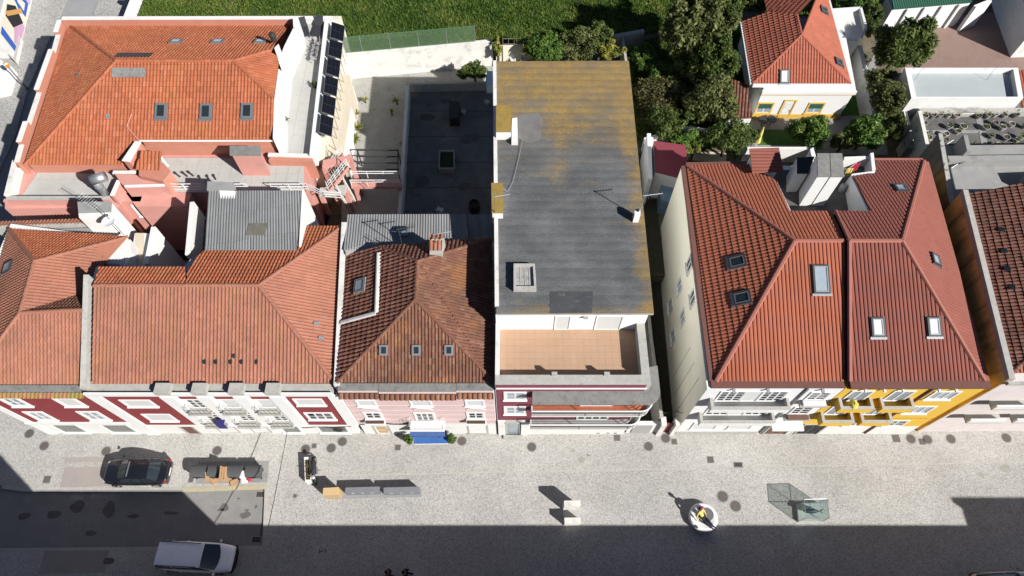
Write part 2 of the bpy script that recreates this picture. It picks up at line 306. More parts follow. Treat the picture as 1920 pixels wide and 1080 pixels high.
mat('skin', (0.46, 0.27, 0.19), 0.6, 0.05, 8)
mat('hair', (0.025, 0.017, 0.012), 0.6, 0.15, 20)
mat('trouser_dark', (0.018, 0.020, 0.032), 0.85, 0.1, 9)
mat('jacket_dark', (0.030, 0.030, 0.034), 0.85, 0.1, 9)
mat('shirt_yellow', (0.55, 0.46, 0.14), 0.85, 0.1, 9)
mat('bag_pink', (0.50, 0.03, 0.22), 0.7, 0.1, 9)
for n_, c_ in dict(g_black=(0.02, 0.02, 0.02), g_orange=(0.55, 0.30, 0.10), g_blue=(0.04, 0.11, 0.42), g_pink=(0.55, 0.33, 0.47), g_lilac=(0.50, 0.44, 0.62), g_green=(0.10, 0.35, 0.05), g_cream=(0.70, 0.66, 0.55)).items():
    mat(n_, c_, 0.8, 0.06, 3)

# ------------------------------------------------------------------ mesh collecting
class MB:
    def __init__(s): s.v = []; s.f = []; s.t = []; s.m = []; s.cm = 0
    def poly(s, pts, tint=0.5):
        n = len(s.v); s.v.extend([tuple(p) for p in pts]); s.f.append(tuple(range(n, n + len(pts)))); s.t.append(tint); s.m.append(s.cm); return s
    def faces(s, vs, fs, tint=0.5):
        n = len(s.v); s.v.extend([tuple(p) for p in vs])
        for f in fs: s.f.append(tuple(n + i for i in f)); s.t.append(tint); s.m.append(s.cm)
        return s
    def box(s, x0, x1, y0, y1, z0, z1, tint=0.5):
        if x0 > x1: x0, x1 = x1, x0
        if y0 > y1: y0, y1 = y1, y0
        vs = [(x0, y0, z0), (x1, y0, z0), (x1, y1, z0), (x0, y1, z0), (x0, y0, z1), (x1, y0, z1), (x1, y1, z1), (x0, y1, z1)]
        return s.faces(vs, [(0, 3, 2, 1), (4, 5, 6, 7), (0, 1, 5, 4), (1, 2, 6, 5), (2, 3, 7, 6), (3, 0, 4, 7)], tint)
    def prism(s, pts, z0, z1=None, tint=0.5):
        """pts: plan corners; z1 None keeps each corner's own z as its top"""
        pts = [Vector(p) if len(p) == 3 else Vector((p[0], p[1], z1)) for p in pts]
        A = sum(pts[i].x * pts[(i + 1) % len(pts)].y - pts[(i + 1) % len(pts)].x * pts[i].y for i in range(len(pts)))
        if A < 0: pts = pts[::-1]
        n = len(pts); top = [(p.x, p.y, p.z if z1 is None else z1) for p in pts]; bot = [(p.x, p.y, z0) for p in pts]
        fs = [tuple(range(n)), tuple(range(2 * n - 1, n - 1, -1))]
        fs += [(n + i, n + (i + 1) % n, (i + 1) % n, i) for i in range(n)]
        return s.faces(top + bot, fs, tint)
    def obox(s, o, ax, ay, az, tint=0.5):                     # oriented box: corner o and three edge vectors
        o, ax, ay, az = Vector(o), Vector(ax), Vector(ay), Vector(az)
        if ax.cross(ay).dot(az) < 0: ax, ay = ay, ax
        vs = [o, o + ax, o + ax + ay, o + ay, o + az, o + ax + az, o + ax + ay + az, o + ay + az]
        return s.faces(vs, [(0, 3, 2, 1), (4, 5, 6, 7), (0, 1, 5, 4), (1, 2, 6, 5), (2, 3, 7, 6), (3, 0, 4, 7)], tint)
    def tube(s, path, r, n=6, closed=False, tint=0.5):
        path = [Vector(p) for p in path]; rings = []; k = len(path); rr = r if isinstance(r, (list, tuple)) else [r] * k
        ref = None
        for i in range(k):
            d = (path[(i + 1) % k] - path[i - 1]) if closed or 0 < i < k - 1 else (path[1] - path[0] if i == 0 else path[-1] - path[-2])
            d = d.normalized()
            if ref is None: ref = Vector((0, 0, 1)) if abs(d.z) < 0.9 else Vector((1, 0, 0))
            a = d.cross(ref); a = a.normalized() if a.length > 1e-6 else d.orthogonal().normalized(); b = a.cross(d); ref = b
            rings.append([path[i] + a * (rr[i] * math.cos(q * 2 * math.pi / n)) + b * (rr[i] * math.sin(q * 2 * math.pi / n)) for q in range(n)])
        vs = [p for rg in rings for p in rg]; fs = []
        for i in range(k if closed else k - 1):
            j = (i + 1) % k
            for q in range(n): fs.append((i * n + q, j * n + q, j * n + (q + 1) % n, i * n + (q + 1) % n))
        if not closed: fs += [tuple(range(n))[::1], tuple((k - 1) * n + q for q in range(n - 1, -1, -1))]
        return s.faces(vs, fs, tint)
    def lathe(s, c, prof, n=24, sx=1.0, sy=1.0, tint=0.5):     # profile [(r, z)] about the vertical through c
        vs = []; fs = []
        for (r, z) in prof:
            for q in range(n): a = 2 * math.pi * q / n; vs.append((c[0] + sx * r * math.cos(a), c[1] + sy * r * math.sin(a), c[2] + z))
        for i in range(len(prof) - 1):
            for q in range(n): fs.append((i * n + q, i * n + (q + 1) % n, (i + 1) * n + (q + 1) % n, (i + 1) * n + q))
        fs.append(tuple(range(n - 1, -1, -1))); fs.append(tuple((len(prof) - 1) * n + q for q in range(n)))
        return s.faces(vs, fs, tint)
    def ball(s, c, r, n=10, sq=(1, 1, 1), jit=0.0, tint=0.5):
        vs = []; fs = []; m = max(4, n // 2)
        for i in range(m + 1):
            th = math.pi * i / m
            for q in range(n):
                a = 2 * math.pi * q / n; k = r * (1 + random.uniform(-jit, jit))
                vs.append((c[0] + k * sq[0] * math.sin(th) * math.cos(a), c[1] + k * sq[1] * math.sin(th) * math.sin(a), c[2] + k * sq[2] * math.cos(th)))
        for i in range(m):
            for q in range(n): fs.append((i * n + q, (i + 1) * n + q, (i + 1) * n + (q + 1) % n, i * n + (q + 1) % n))
        return s.faces(vs, fs, tint)
    def build(s, name, material, parent=None, smooth=False, label=None, kind=None, bevel=0.0):
        me = bpy.data.meshes.new(name); me.from_pydata(s.v, [], s.f)
        ms = material if isinstance(material, (list, tuple)) else [material]
        for q in ms: me.materials.append(MATS[q] if isinstance(q, str) else q)
        if len(ms) > 1: me.polygons.foreach_set('material_index', s.m)
        at = me.attributes.new('tint', 'FLOAT', 'FACE'); at.data.foreach_set('value', s.t)
        if smooth: me.polygons.foreach_set('use_smooth', [True] * len(me.polygons))
        me.update()
        return link(name, me, parent, label, kind, bevel)
def link(name, me, parent=None, label=None, kind=None, bevel=0.0):
    o = bpy.data.objects.new(name, me); C.objects.link(o)
    if bevel:
        b = o.modifiers.new('bevel', 'BEVEL'); b.width = bevel; b.segments = 2; b.limit_method = 'ANGLE'
    if parent is not None: adopt(o, parent)
    if label: o['label'] = label
    if kind: o['kind'] = kind
    return o
def origin(p):                                                  # place of a thing's root (roots carry no parents)
    q = p
    loc = Vector((0, 0, 0))
    while q is not None: loc = loc + Vector(q.get('_at', (0, 0, 0))); q = q.parent
    return loc
def adopt(o, parent):
    o.parent = parent
    root = parent
    while root.parent is not None: root = root.parent
    o.matrix_parent_inverse = Matrix.Translation(-root.location) if parent is root else Matrix.Identity(4)
def thing(name, label, cat, loc=(0, 0, 0), group=None):
    o = bpy.data.objects.new(name, None); C.objects.link(o); o.location = loc; o.empty_display_size = 0.3
    return tag(o, label, cat, group)
def tag(o, label, cat, group=None):
    o['label'] = label; o['category'] = cat
    if group: o['group'] = group
    return o
def struct(o): o['kind'] = 'structure'; return o
def copy_tree(o, parent=None):
    c = o.copy(); C.objects.link(c)
    if parent is not None: c.parent = parent; c.matrix_parent_inverse = o.matrix_parent_inverse.copy()
    for ch in list(o.children): copy_tree(ch, c)
    return c

# ------------------------------------------------------------------ roof covering
PROF = {'lusa': ([0, .14, .32, .5, .66, 1.0], [0, .045, .064, .045, 0, 0]),
        'roman': ([0, .07, .15, .5, .85, .93, 1.0], [-.04, .012, .05, .062, .05, .012, -.04]),
        'corr': ([0, .25, .5, .75, 1.0], [0, .032, .05, .032, 0]),
        'canudo': ([0, .12, .3, .5, .7, .88, 1.0], [-.025, .03, .065, .078, .065, .03, -.025])}
def clip(poly, edges):
    for (ax, ay, nx, ny) in edges:
        out = []; k = len(poly)
        for i in range(k):
            p, q = poly[i], poly[(i + 1) % k]
            dp = (p[0] - ax) * nx + (p[1] - ay) * ny; dq = (q[0] - ax) * nx + (q[1] - ay) * ny
            if dp >= 0: out.append(p)
            if (dp >= 0) != (dq >= 0):
                t = dp / (dp - dq); out.append(tuple(p[j] + t * (q[j] - p[j]) for j in range(3)))
        poly = out
        if len(poly) < 3: return []
    return poly
def covering(name, polys, parent, material, kind='lusa', w=0.22, l=0.36, lift=0.05, up=None, holes=(), under=True, hsc=1.0, irregular=0.0, label=None):
    """tiles or sheets laid on one sloping plane; polys: convex polygons (3D) that share the plane"""
    if not isinstance(polys[0], (list, tuple)) : polys = [polys]
    P = [[Vector(p) for p in q] for q in polys]
    a = P[0]; nrm = Vector((0, 0, 0))
    for i in range(len(a)): nrm += (a[i] - a[0]).cross(a[(i + 1) % len(a)] - a[0])
    nrm.normalize()
    if nrm.z < 0: nrm = -nrm
    e2 = Vector(up).normalized() if up else (Vector((0, 0, 1)) - nrm * nrm.z).normalized()
    e2 = (e2 - nrm * e2.dot(nrm)).normalized(); e1 = e2.cross(nrm).normalized()
    O = a[0]; mb = MB(); us, hs = PROF[kind]; hs = [h * hsc for h in hs]
    Q = [[((p - O).dot(e1), (p - O).dot(e2)) for p in q] for q in P]
    b0 = min(p[1] for q in Q for p in q); a0 = min(p[0] for q in Q for p in q)
    rnd = random.Random(hash(name) % 1000 + len(P) + int(abs(O.x * 7)))
    for q in Q:
        A = sum(q[i][0] * q[(i + 1) % len(q)][1] - q[(i + 1) % len(q)][0] * q[i][1] for i in range(len(q)))
        if A < 0: q = q[::-1]
        ed = []
        for i in range(len(q)):
            (x0, y0), (x1, y1) = q[i], q[(i + 1) % len(q)]; d = math.hypot(x1 - x0, y1 - y0)
            if d > 1e-5: ed.append((x0, y0, -(y1 - y0) / d, (x1 - x0) / d))
        xs = [p[0] for p in q]; ys = [p[1] for p in q]
        for r in range(int((min(ys) - b0) / l), int((max(ys) - b0) / l) + 1):
            yb = b0 + r * l; yt = yb + l * 1.0
            for cidx in range(int((min(xs) - a0) / w), int((max(xs) - a0) / w) + 1):
                xl = a0 + cidx * w; tint = rnd.random() ; dz = rnd.uniform(-1, 1) * irregular
                cs = [(xl, yb), (xl + w, yb), (xl + w, yt), (xl, yt)]
                ins = [all((p[0] - ax) * nx + (p[1] - ay) * ny >= 0 for (ax, ay, nx, ny) in ed) for p in cs]
                if not any(ins):
                    if not clip([(c0, c1, 0.) for c0, c1 in cs], ed): continue
                full = all(ins)
                for i in range(len(us) - 1):
                    u0, u1 = xl + us[i] * w, xl + us[i + 1] * w; h0, h1 = hs[i] + dz, hs[i + 1] + dz
                    fcs = [[(u0, yb, h0 + lift), (u1, yb, h1 + lift), (u1, yt, h1), (u0, yt, h0)]]
                    if lift > 0.006: fcs.append([(u0, yb, h0 - 0.005), (u1, yb, h1 - 0.005), (u1, yb, h1 + lift), (u0, yb, h0 + lift)])
                    for fc in fcs:
                        if not full: fc = clip(fc, ed)
                        if len(fc) >= 3: mb.poly([O + e1 * p[0] + e2 * p[1] + nrm * p[2] for p in fc], tint)
    if under:
        for q in P:
            if (q[1] - q[0]).cross(q[2] - q[1]).z < 0: q = q[::-1]
            mb.poly([p - nrm * 0.03 for p in q], 0.1)
    o = mb.build(name, material, parent, kind='stuff', label=label)
    return o
RIDGE = {}
def ridge(p0, p1, parent, material, r=0.13, l=0.40, lift=0.03, smooth=True):
    """separate half-round ridge tiles laid from p0 (low) to p1 (high)"""
    p0, p1 = Vector(p0), Vector(p1)
    if p0.z > p1.z: p0, p1 = p1, p0
    d = (p1 - p0); n = max(1, int(round(d.length / l))); st = d / n; d.normalize()
    key = (material, round(r, 2), round(l, 2))
    if key not in RIDGE:
        RIDGE[key] = []
        for k in range(3):
            mb = MB(); vs = []; k2 = 6
            for (y, rr) in ((0, r * 1.12), (1.06 * l, r * 0.9)):
                for ring in (rr, rr - 0.025):
                    for q in range(k2 + 1):
                        a = math.pi * q / k2; vs.append((ring * math.cos(a), y, ring * math.sin(a) * 0.85))
            m = k2 + 1; fs = []
            for q in range(k2):
                fs += [(q, q + 1, 2 * m + q + 1, 2 * m + q), (m + q + 1, m + q, 3 * m + q, 3 * m + q + 1), (q + 1, q, m + q, m + q + 1), (2 * m + q, 2 * m + q + 1, 3 * m + q + 1, 3 * m + q)]
            mb.faces(vs, fs, (0.2, 0.55, 0.9)[k])
            me = bpy.data.meshes.new('ridge_tile'); me.from_pydata(mb.v, [], mb.f); me.materials.append(MATS[material])
            at = me.attributes.new('tint', 'FLOAT', 'FACE'); at.data.foreach_set('value', mb.t); RIDGE[key].append(me)
    z = Vector((0, 0, 1)); x = d.cross(z).normalized(); up = x.cross(d)
    R = Matrix((x, d, up)).transposed().to_4x4()
    root = parent
    while root.parent is not None: root = root.parent
    for i in range(n):
        o = bpy.data.objects.new('ridge_tile', RIDGE[key][random.randrange(3)]); C.objects.link(o); o.parent = parent
        o.matrix_parent_inverse = Matrix.Translation(-root.location) if parent is root else Matrix.Identity(4)
        o.matrix_basis = Matrix.Translation(p0 + st * i + up * (lift - 0.03) + x * random.uniform(-.012, .012)) @ R
def cap(p0, p1, parent, material, wd=0.22, th=0.08, name='ridge_cap', up=0.06):
    p0, p1 = Vector(p0), Vector(p1); d = (p1 - p0).normalized(); x = d.cross(Vector((0, 0, 1))).normalized(); u = x.cross(d)
    mb = MB(); vs = []
    for p in (p0, p1):
        for (a, b) in ((-wd / 2, 0), (-wd / 4, th), (wd / 4, th), (wd / 2, 0)): vs.append(p + x * a + u * (b + up))
    mb.faces(vs, [(0, 4, 5, 1), (1, 5, 6, 2), (2, 6, 7, 3), (0, 1, 2, 3), (7, 6, 5, 4), (3, 7, 4, 0)]); return mb.build(name, material, parent)

# ------------------------------------------------------------------ openings, rails, roof lights
def frame_at(o, right, out):                                   # local (a along wall, b out of wall, c up) -> world
    o, right, out = Vector(o), Vector(right).normalized(), Vector(out).normalized()
    return lambda a, b, c: o + right * a + out * b + Vector((0, 0, c))
def wbox(mb, F, a0, a1, b0, b1, c0, c1):
    o = F(a0, b0, c0); return mb.obox(o, F(a1, b0, c0) - o, F(a0, b1, c0) - o, F(a0, b0, c1) - o)
def window(parent, F, a0, a1, c0, c1, style='sash', sur='stone', sash='white_metal', glass='glass_dark', fw=0.11, sill=True, proud=0.05, panes=2, rows=2, name='window', label=None):
    mb = MB(); d = proud
    wbox(mb, F, a0, a0 + fw, -.02, d, c0, c1); wbox(mb, F, a1 - fw, a1, -.02, d, c0, c1)
    wbox(mb, F, a0 + fw, a1 - fw, -.02, d, c1 - fw, c1); wbox(mb, F, a0 + fw, a1 - fw, -.02, d, c0, c0 + fw * 0.6)
    wn = mb.build(name, sur, parent, label=label)
    i0, i1, j0, j1 = a0 + fw, a1 - fw, c0 + fw * 0.6, c1 - fw
    if style == 'blind':
        m = MB(); k = max(3, int((j1 - j0) / 0.16)); h = (j1 - j0) / k
        for q in range(k): wbox(m, F, i0, i1, 0.004, 0.018, j0 + q * h, j0 + (q + 1) * h - 0.015)
        m.build('roller_blind', glass if glass in ('blind', 'green_shutter', 'white_metal') else 'blind', wn)
    else:
        pw = (i1 - i0) / panes
        for q in range(panes):
            m = MB(); wbox(m, F, i0 + q * pw + .03, i0 + (q + 1) * pw - .03, -.01, 0.012, j0 + .03, j1 - .03); m.build('pane', glass, wn)
        m = MB()
        for q in range(panes):
            x0, x1 = i0 + q * pw, i0 + (q + 1) * pw; t = 0.055
            wbox(m, F, x0, x0 + t, -.01, 0.03, j0, j1); wbox(m, F, x1 - t, x1, -.01, 0.03, j0, j1)
            wbox(m, F, x0 + t, x1 - t, -.01, 0.03, j0, j0 + t); wbox(m, F, x0 + t, x1 - t, -.01, 0.03, j1 - t, j1)
            for r in range(1, rows):
                zz = j0 + (j1 - j0) * r / rows; wbox(m, F, x0 + t, x1 - t, -.005, 0.026, zz - .018, zz + .018)
        m.build('sash', sash, wn)
    if sill:
        m = MB(); wbox(m, F, a0 - 0.05, a1 + 0.05, -.02, d + 0.07, c0 - 0.07, c0 - 0.003); m.build('sill', sur, wn)
    return wn
def door(parent, F, a0, a1, c0, c1, mt='wood_dark', sur='stone', fw=0.12, leaves=1, glass=None):
    mb = MB(); d = 0.06
    wbox(mb, F, a0, a0 + fw, -.02, d, c0, c1); wbox(mb, F, a1 - fw, a1, -.02, d, c0, c1); wbox(mb, F, a0 + fw, a1 - fw, -.02, d, c1 - fw, c1)
    dr = mb.build('door', sur, parent); lw = (a1 - a0 - 2 * fw) / leaves
    for q in range(leaves):
        x0 = a0 + fw + q * lw; m = MB(); wbox(m, F, x0 + .01, x0 + lw - .01, -.01, .014, c0 + .01, c1 - fw - .01)
        for (z0, z1) in ((.12, .45), (.52, .9)):
            hh = c1 - fw - c0; wbox(m, F, x0 + .1 * lw + .02, x0 + .9 * lw - .02, .014, .028, c0 + hh * z0, c0 + hh * z1)
        m.build('door_leaf', mt, dr)
    m = MB(); wbox(m, F, a1 - fw - .12, a1 - fw - .07, .03, .09, c0 + .95, c0 + 1.05); m.build('handle', 'grey_metal', dr)
    return dr
def railing(parent, pts, h=0.9, step=0.14, mt='dark_metal', rails=(1.0, 0.1), r=0.018, post=1.2, name='railing', bars=True):
    mb = MB(); P = [Vector(p) for p in pts]
    for k in rails: mb.tube([p + Vector((0, 0, h * k)) for p in P], r * (1.6 if k == rails[0] else 1.0), 5)
    for a, b in zip(P, P[1:]):
        L_ = (b - a).length; n = max(1, int(L_ / (step if bars else post)))
        for q in range(n + 1):
            p = a.lerp(b, q / n); mb.tube([p, p + Vector((0, 0, h))], r * (0.75 if bars else 1.2), 4)
    return mb.build(name, mt, parent)
def rooflight(parent, c, e1, e2, nrm, wd, ln, glass='glass_dark', frame='dark_metal', h=0.14, apron=True, name='roof_window', label=None):
    """opening light on a slope: kerb frame, pane, lead apron below"""
    c, e1, e2, nrm = Vector(c), Vector(e1).normalized(), Vector(e2).normalized(), Vector(nrm).normalized()
    mb = MB(); t = min(0.1, wd * .14)
    def ob(a0, a1, b0, b1, h0, h1, m): m.obox(c + e1 * a0 + e2 * b0 + nrm * h0, e1 * (a1 - a0), e2 * (b1 - b0), nrm * (h1 - h0))
    W, L_ = wd / 2, ln / 2
    ob(-W, -W + t, -L_, L_, -.05, h, mb); ob(W - t, W, -L_, L_, -.05, h, mb); ob(-W + t, W - t, -L_, -L_ + t, -.05, h, mb); ob(-W + t, W - t, L_ - t, L_, -.05, h, mb)
    f = mb.build(name, frame, parent, label=label)
    m = MB(); ob(-W + t, W - t, -L_ + t, L_ - t, h - .05, h - .025, m); m.build('pane', glass, f)
    m = MB(); q = t * .55
    ob(-W + t, -W + t + q, -L_ + t, L_ - t, h - .02, h + .012, m); ob(W - t - q, W - t, -L_ + t, L_ - t, h - .02, h + .012, m)
    ob(-W + t + q, W - t - q, -L_ + t, -L_ + t + q, h - .02, h + .012, m); ob(-W + t + q, W - t - q, L_ - t - q, L_ - t, h - .02, h + .012, m); m.build('sash', 'grey_metal', f)
    if apron:
        m = MB(); ob(-W - .10, W + .10, -L_ - .15, -L_ - .01, .055, .075, m); ob(-W - .05, -W - .01, -L_ - .01, L_ + .05, .05, .068, m); ob(W + .01, W + .05, -L_ - .01, L_ + .05, .05, .068, m); m.build('flashing', 'grey_metal', f)
    return f
def plane_axes(pts):
    a = [Vector(p) for p in pts]; n = Vector((0, 0, 0))
    for i in range(len(a)): n += (a[i] - a[0]).cross(a[(i + 1) % len(a)] - a[0])
    n.normalize(); n = -n if n.z < 0 else n
    e2 = (Vector((0, 0, 1)) - n * n.z).normalized(); return e2.cross(n).normalized(), e2, n
def on_plane(px, py, pts):                                      # bearing meets the plane of three points
    _, _, n = plane_axes(pts); a, b, d = bearing(px, py); o = Vector((0, 0, CAM_H)); dr = Vector((a, b, d))
    return o + dr * ((Vector(pts[0]) - o).dot(n) / dr.dot(n))
def slabs(parent, quad, w, l, mt='slab_grey', gap=0.014, th=0.03, name='paving_slab'):
    """separate floor slabs filling a plan quad (clipped at its border)"""
    q = [Vector(p) for p in quad]
    A = sum(q[i].x * q[(i + 1) % 4].y - q[(i + 1) % 4].x * q[i].y for i in range(len(q)))
    if A < 0: q = q[::-1]
    ed = []
    for i in range(len(q)):
        d = (q[(i + 1) % len(q)] - q[i]); dl = math.hypot(d.x, d.y); ed.append((q[i].x, q[i].y, -d.y / dl, d.x / dl))
    xs = [p.x for p in q]; ys = [p.y for p in q]; z = q[0].z
    x = min(xs)
    while x < max(xs):
        y = min(ys)
        while y < max(ys):
            dz = random.uniform(0, 0.004); g = gap / 2
            c = clip([(x + g, y + g, 0), (x + w - g, y + g, 0), (x + w - g, y + l - g, 0), (x + g, y + l - g, 0)], ed)
            if len(c) >= 3:
                mb = MB(); mb.prism([(p[0], p[1]) for p in c], z, z + th + dz); mb.build(name, mt, parent)
            y += l
        x += w
def quadpx(z, *pp): return [G(x, y, z) for x, y in pp]

# ================================================================== THE SETTING
mb = MB(); mb.poly([(-400, -350, -0.45), (400, -350, -0.45), (400, 450, -0.45), (-400, 450, -0.45)])
struct(mb.build('ground', 'earth'))
BACK = 1.2                                                     # level of the yards and the field behind the houses
mb = MB(); mb.poly([(-90, 5.9, -0.12), (-15.6, 5.9, -0.12), (-15.6, 10.6, -0.12), (-90, 10.6, -0.12)]); road = struct(mb.build('road', 'asphalt'))
mb = MB(); mb.poly([(-47.5, 10.55, -0.124), (-36.0, 10.55, -0.124), (-36.2, 47.0, -0.124), (-36.6, 85, -0.124), (-47.5, 85, -0.124)]); side = struct(mb.build('side_street', 'asphalt_side'))
kc = [(-36.9, 30.0), (-36.9, 13.2), (-36.5, 11.9), (-35.7, 10.9), (-34.5, 10.25), (-33.0, 10.05), (-22.3, 10.02), (-16.62, 10.22), (-16.1, 6.35), (-90, 6.2)]
mb = MB(); mb.prism([(90, 28), (-36.9, 28)] + kc[1:] + [(-90, -3), (90, -3)], -0.45, 0.0)
pave = struct(mb.build('pavement', 'paving'))
mb = MB(); mb.prism([(-45.9, 85), (-90, 85), (-90, 12), (-44.2, 12), (-44.3, 41), (-45.05, 46.5)], -0.45, 0.0); pave2 = struct(mb.build('side_pavement', 'paving_cool'))
mb = MB(); mb.prism([(-37.6, 47.1), (-36.5, 47.1), (-36.8, 85), (-42.2, 85), (-42.0, 57)], -0.45, -0.02); struct(mb.build('lane_pavement', 'paving_cool'))
# kerb stones along the road edge, one by one where they can be told apart
def kerbs(parent, pts, mt, wd=0.28, top=0.012, ln=1.25, names='kerb_stone'):
    for a, b in zip(pts, pts[1:]):
        a, b = Vector((*a, 0)), Vector((*b, 0)); d = b - a; n = max(1, round(d.length / ln)); st = d / n; x = st.normalized(); y = Vector((-x.y, x.x, 0))
        for i in range(n):
            m = MB(); m.obox(a + st * i + x * .006 + Vector((0, 0, -.3)) - y * wd / 2, st - x * .012, y * wd, (0, 0, .3 + top + random.uniform(0, .006))); m.build(names, mt, parent)
kerbs(pave, [kc[5], (-28, 10.03), kc[6]], 'kerb')
kerbs(pave, [kc[6], kc[7]], 'kerb_yellow')
kerbs(pave, [(-34.5, 10.25), kc[5]], 'kerb')
kerbs(pave, [(-16.62, 10.22), (-16.1, 6.35)], 'kerb', 0.22)
kerbs(pave, [(-16.1, 6.35), (-34, 6.2)], 'kerb', 0.2)
# long granite line that divides the paving, and the narrow channel by the road end
def strip2d(parent, p0, p1, wd, z, mt, name):
    p0, p1 = Vector((p0.x, p0.y, 0)), Vector((p1.x, p1.y, 0)); d = (p1 - p0).normalized(); y = Vector((-d.y, d.x, 0)) * wd / 2
    m = MB(); m.poly([q + Vector((0, 0, z)) for q in (p0 - y, p1 - y, p1 + y, p0 + y)]); return m.build(name, mt, parent)
gl_ = [G(548, 893), G(1935, 866)]
mb = MB(); mb.poly([(gl_[0].x, gl_[0].y, .003), (-15.9, 6.3, .003), (-15.9, -2.9, .003), (85, -2.9, .003), (85, gl_[1].y + .9, .003), (gl_[1].x, gl_[1].y, .003)]); mb.build('paving_band', 'paving_grey', pave)
strip2d(pave, G(548, 893), G(1935, 866), 0.10, 0.0055, 'kerb', 'granite_line')
strip2d(pave, G(521, 1085), G(531, 1000), 0.07, 0.004, 'kerb', 'granite_line')
strip2d(road, G(502, 918), G(489, 1012), 0.30, -0.115, 'concrete_dark', 'drain_channel')
for i, q in enumerate([(0, 60), (40, 100)]):
    pass
mb = MB(); mb.poly([G(x, y, 0.005) for x, y in [(121, 876), (205, 876), (212, 911), (112, 914)]]); mb.build('parking_bay', 'bay_slab', pave)
mb = MB(); mb.poly([G(x, y, 0.005) for x, y in [(122, 858), (214, 856), (213, 866), (121, 867)]]); mb.build('parking_bay', 'bay_slab', pave)
mb = MB(); mb.poly([G(x, y, 0.005) for x, y in [(84, 1032), (205, 1030), (197, 1074), (72, 1076)]]); mb.build('parking_bay', 'bay_slab', pave)
mb = MB(); mb.poly([G(x, y, 0.006) for x, y in [(371, 866), (505, 864), (501, 904), (366, 907)]]); mb.build('container_slab', 'concrete', pave)
def blot(parent, x, y, rx, ry, z, mt='oil_stain', n=22, name='stain'):
    c_ = G(x, y, z); ph_ = random.random() * 6; m = MB(); m.poly([(c_.x + rx * math.cos(a) * (1 + .14 * math.sin(3 * a + ph_) + random.uniform(-.06, .06)), c_.y + ry * math.sin(a) * (1 + .2 * math.sin(2 * a + ph_)), z) for a in [2 * math.pi * k / n for k in range(n)]]); m.build(name, mt, parent)
for x, y, rx, ry in [(421, 951, .30, .24), (414, 956, .22, .08), (460, 966, .36, .22), (463, 957, .12, .1), (447, 935, .1, .06), (480, 950, .08, .14)]: blot(road, x, y, rx, ry, -.1125)
for x, y, rx, ry in [(145, 950, .5, .35), (100, 965, .45, .3), (45, 968, .4, .25), (205, 955, .4, .5), (170, 1000, .35, .2), (250, 968, .4, .12), (320, 962, .5, .12), (203, 1052, .35, .25)]: blot(road if y < 1020 else pave, x, y, rx, ry, -.1125 if y < 1020 else .0085)
for x, y, rx, ry in [(1075, 845, .16, .18), (1090, 862, .3, .25), (890, 842, .05, .05), (670, 855, .07, .05), (1885, 878, .5, .3), (1840, 890, .25, .2), (565, 1000, .12, .09), (540, 868, .06, .05)]: blot(pave, x, y, rx * .8, ry * .8, .0066, mat('faint_stain', (.33, .315, .285), .9, .15, 6))
# small dark painted mark on the shaded paving
for (x0, y0, x1, y1) in [(598, 1030, 600, 1038), (600, 1033, 606, 1035), (604, 1029, 606, 1032), (608, 1030, 609, 1038), (609, 1030, 613, 1032), (611, 1033, 613, 1037)]:
    mb = MB(); mb.poly([G(x, y, .0064) for x, y in [(x0, y1), (x1, y1), (x1, y0), (x0, y0)]]); mb.build('painted_mark', 'oil_stain', pave)
# painted bay marks on the road
for (a, b, c_, d) in [((134, 924), (156, 922), (155, 937), (132, 938)), ((172, 925), (201, 923), (200, 934), (170, 935)), ((94, 934), (106, 931), (103, 935), (92, 937)), ((104, 924), (107, 924), (99, 931), (96, 931)),
                      ((22, 920), (35, 913), (36, 915), (24, 921)), ((122, 990), (124, 976), (126, 976), (124, 991)), ((130, 991), (190, 990), (190, 991), (130, 992)), ((160, 950), (205, 950), (205, 951), (160, 951))]:
    mb = MB(); mb.poly([G(x, y, -0.1145) for x, y in (a, b, c_, d)]); mb.build('road_mark', 'concrete', road)

# ground behind the houses
mb = MB(); mb.prism([(-36.4, 47.2), (-14.8, 47.2), (-14.8, 26), (95, 26), (95, 90), (-36.7, 90)], -0.45, BACK); yard = struct(mb.build('yard_ground', 'earth'))
fld = [(-36.3, 47.3), (-15.6, 47.5)] + [tuple(G(x, y, BACK)[:2]) for x, y in [(648, 128), (921, 100), (1000, 108), (1150, 85), (1212, 66), (1380, 20), (1640, 40)]] + [(38, 88), (-36.6, 88)]
mb = MB(); mb.poly([(x, y, BACK + 0.006) for x, y in fld]); field = struct(mb.build('field', 'field'))
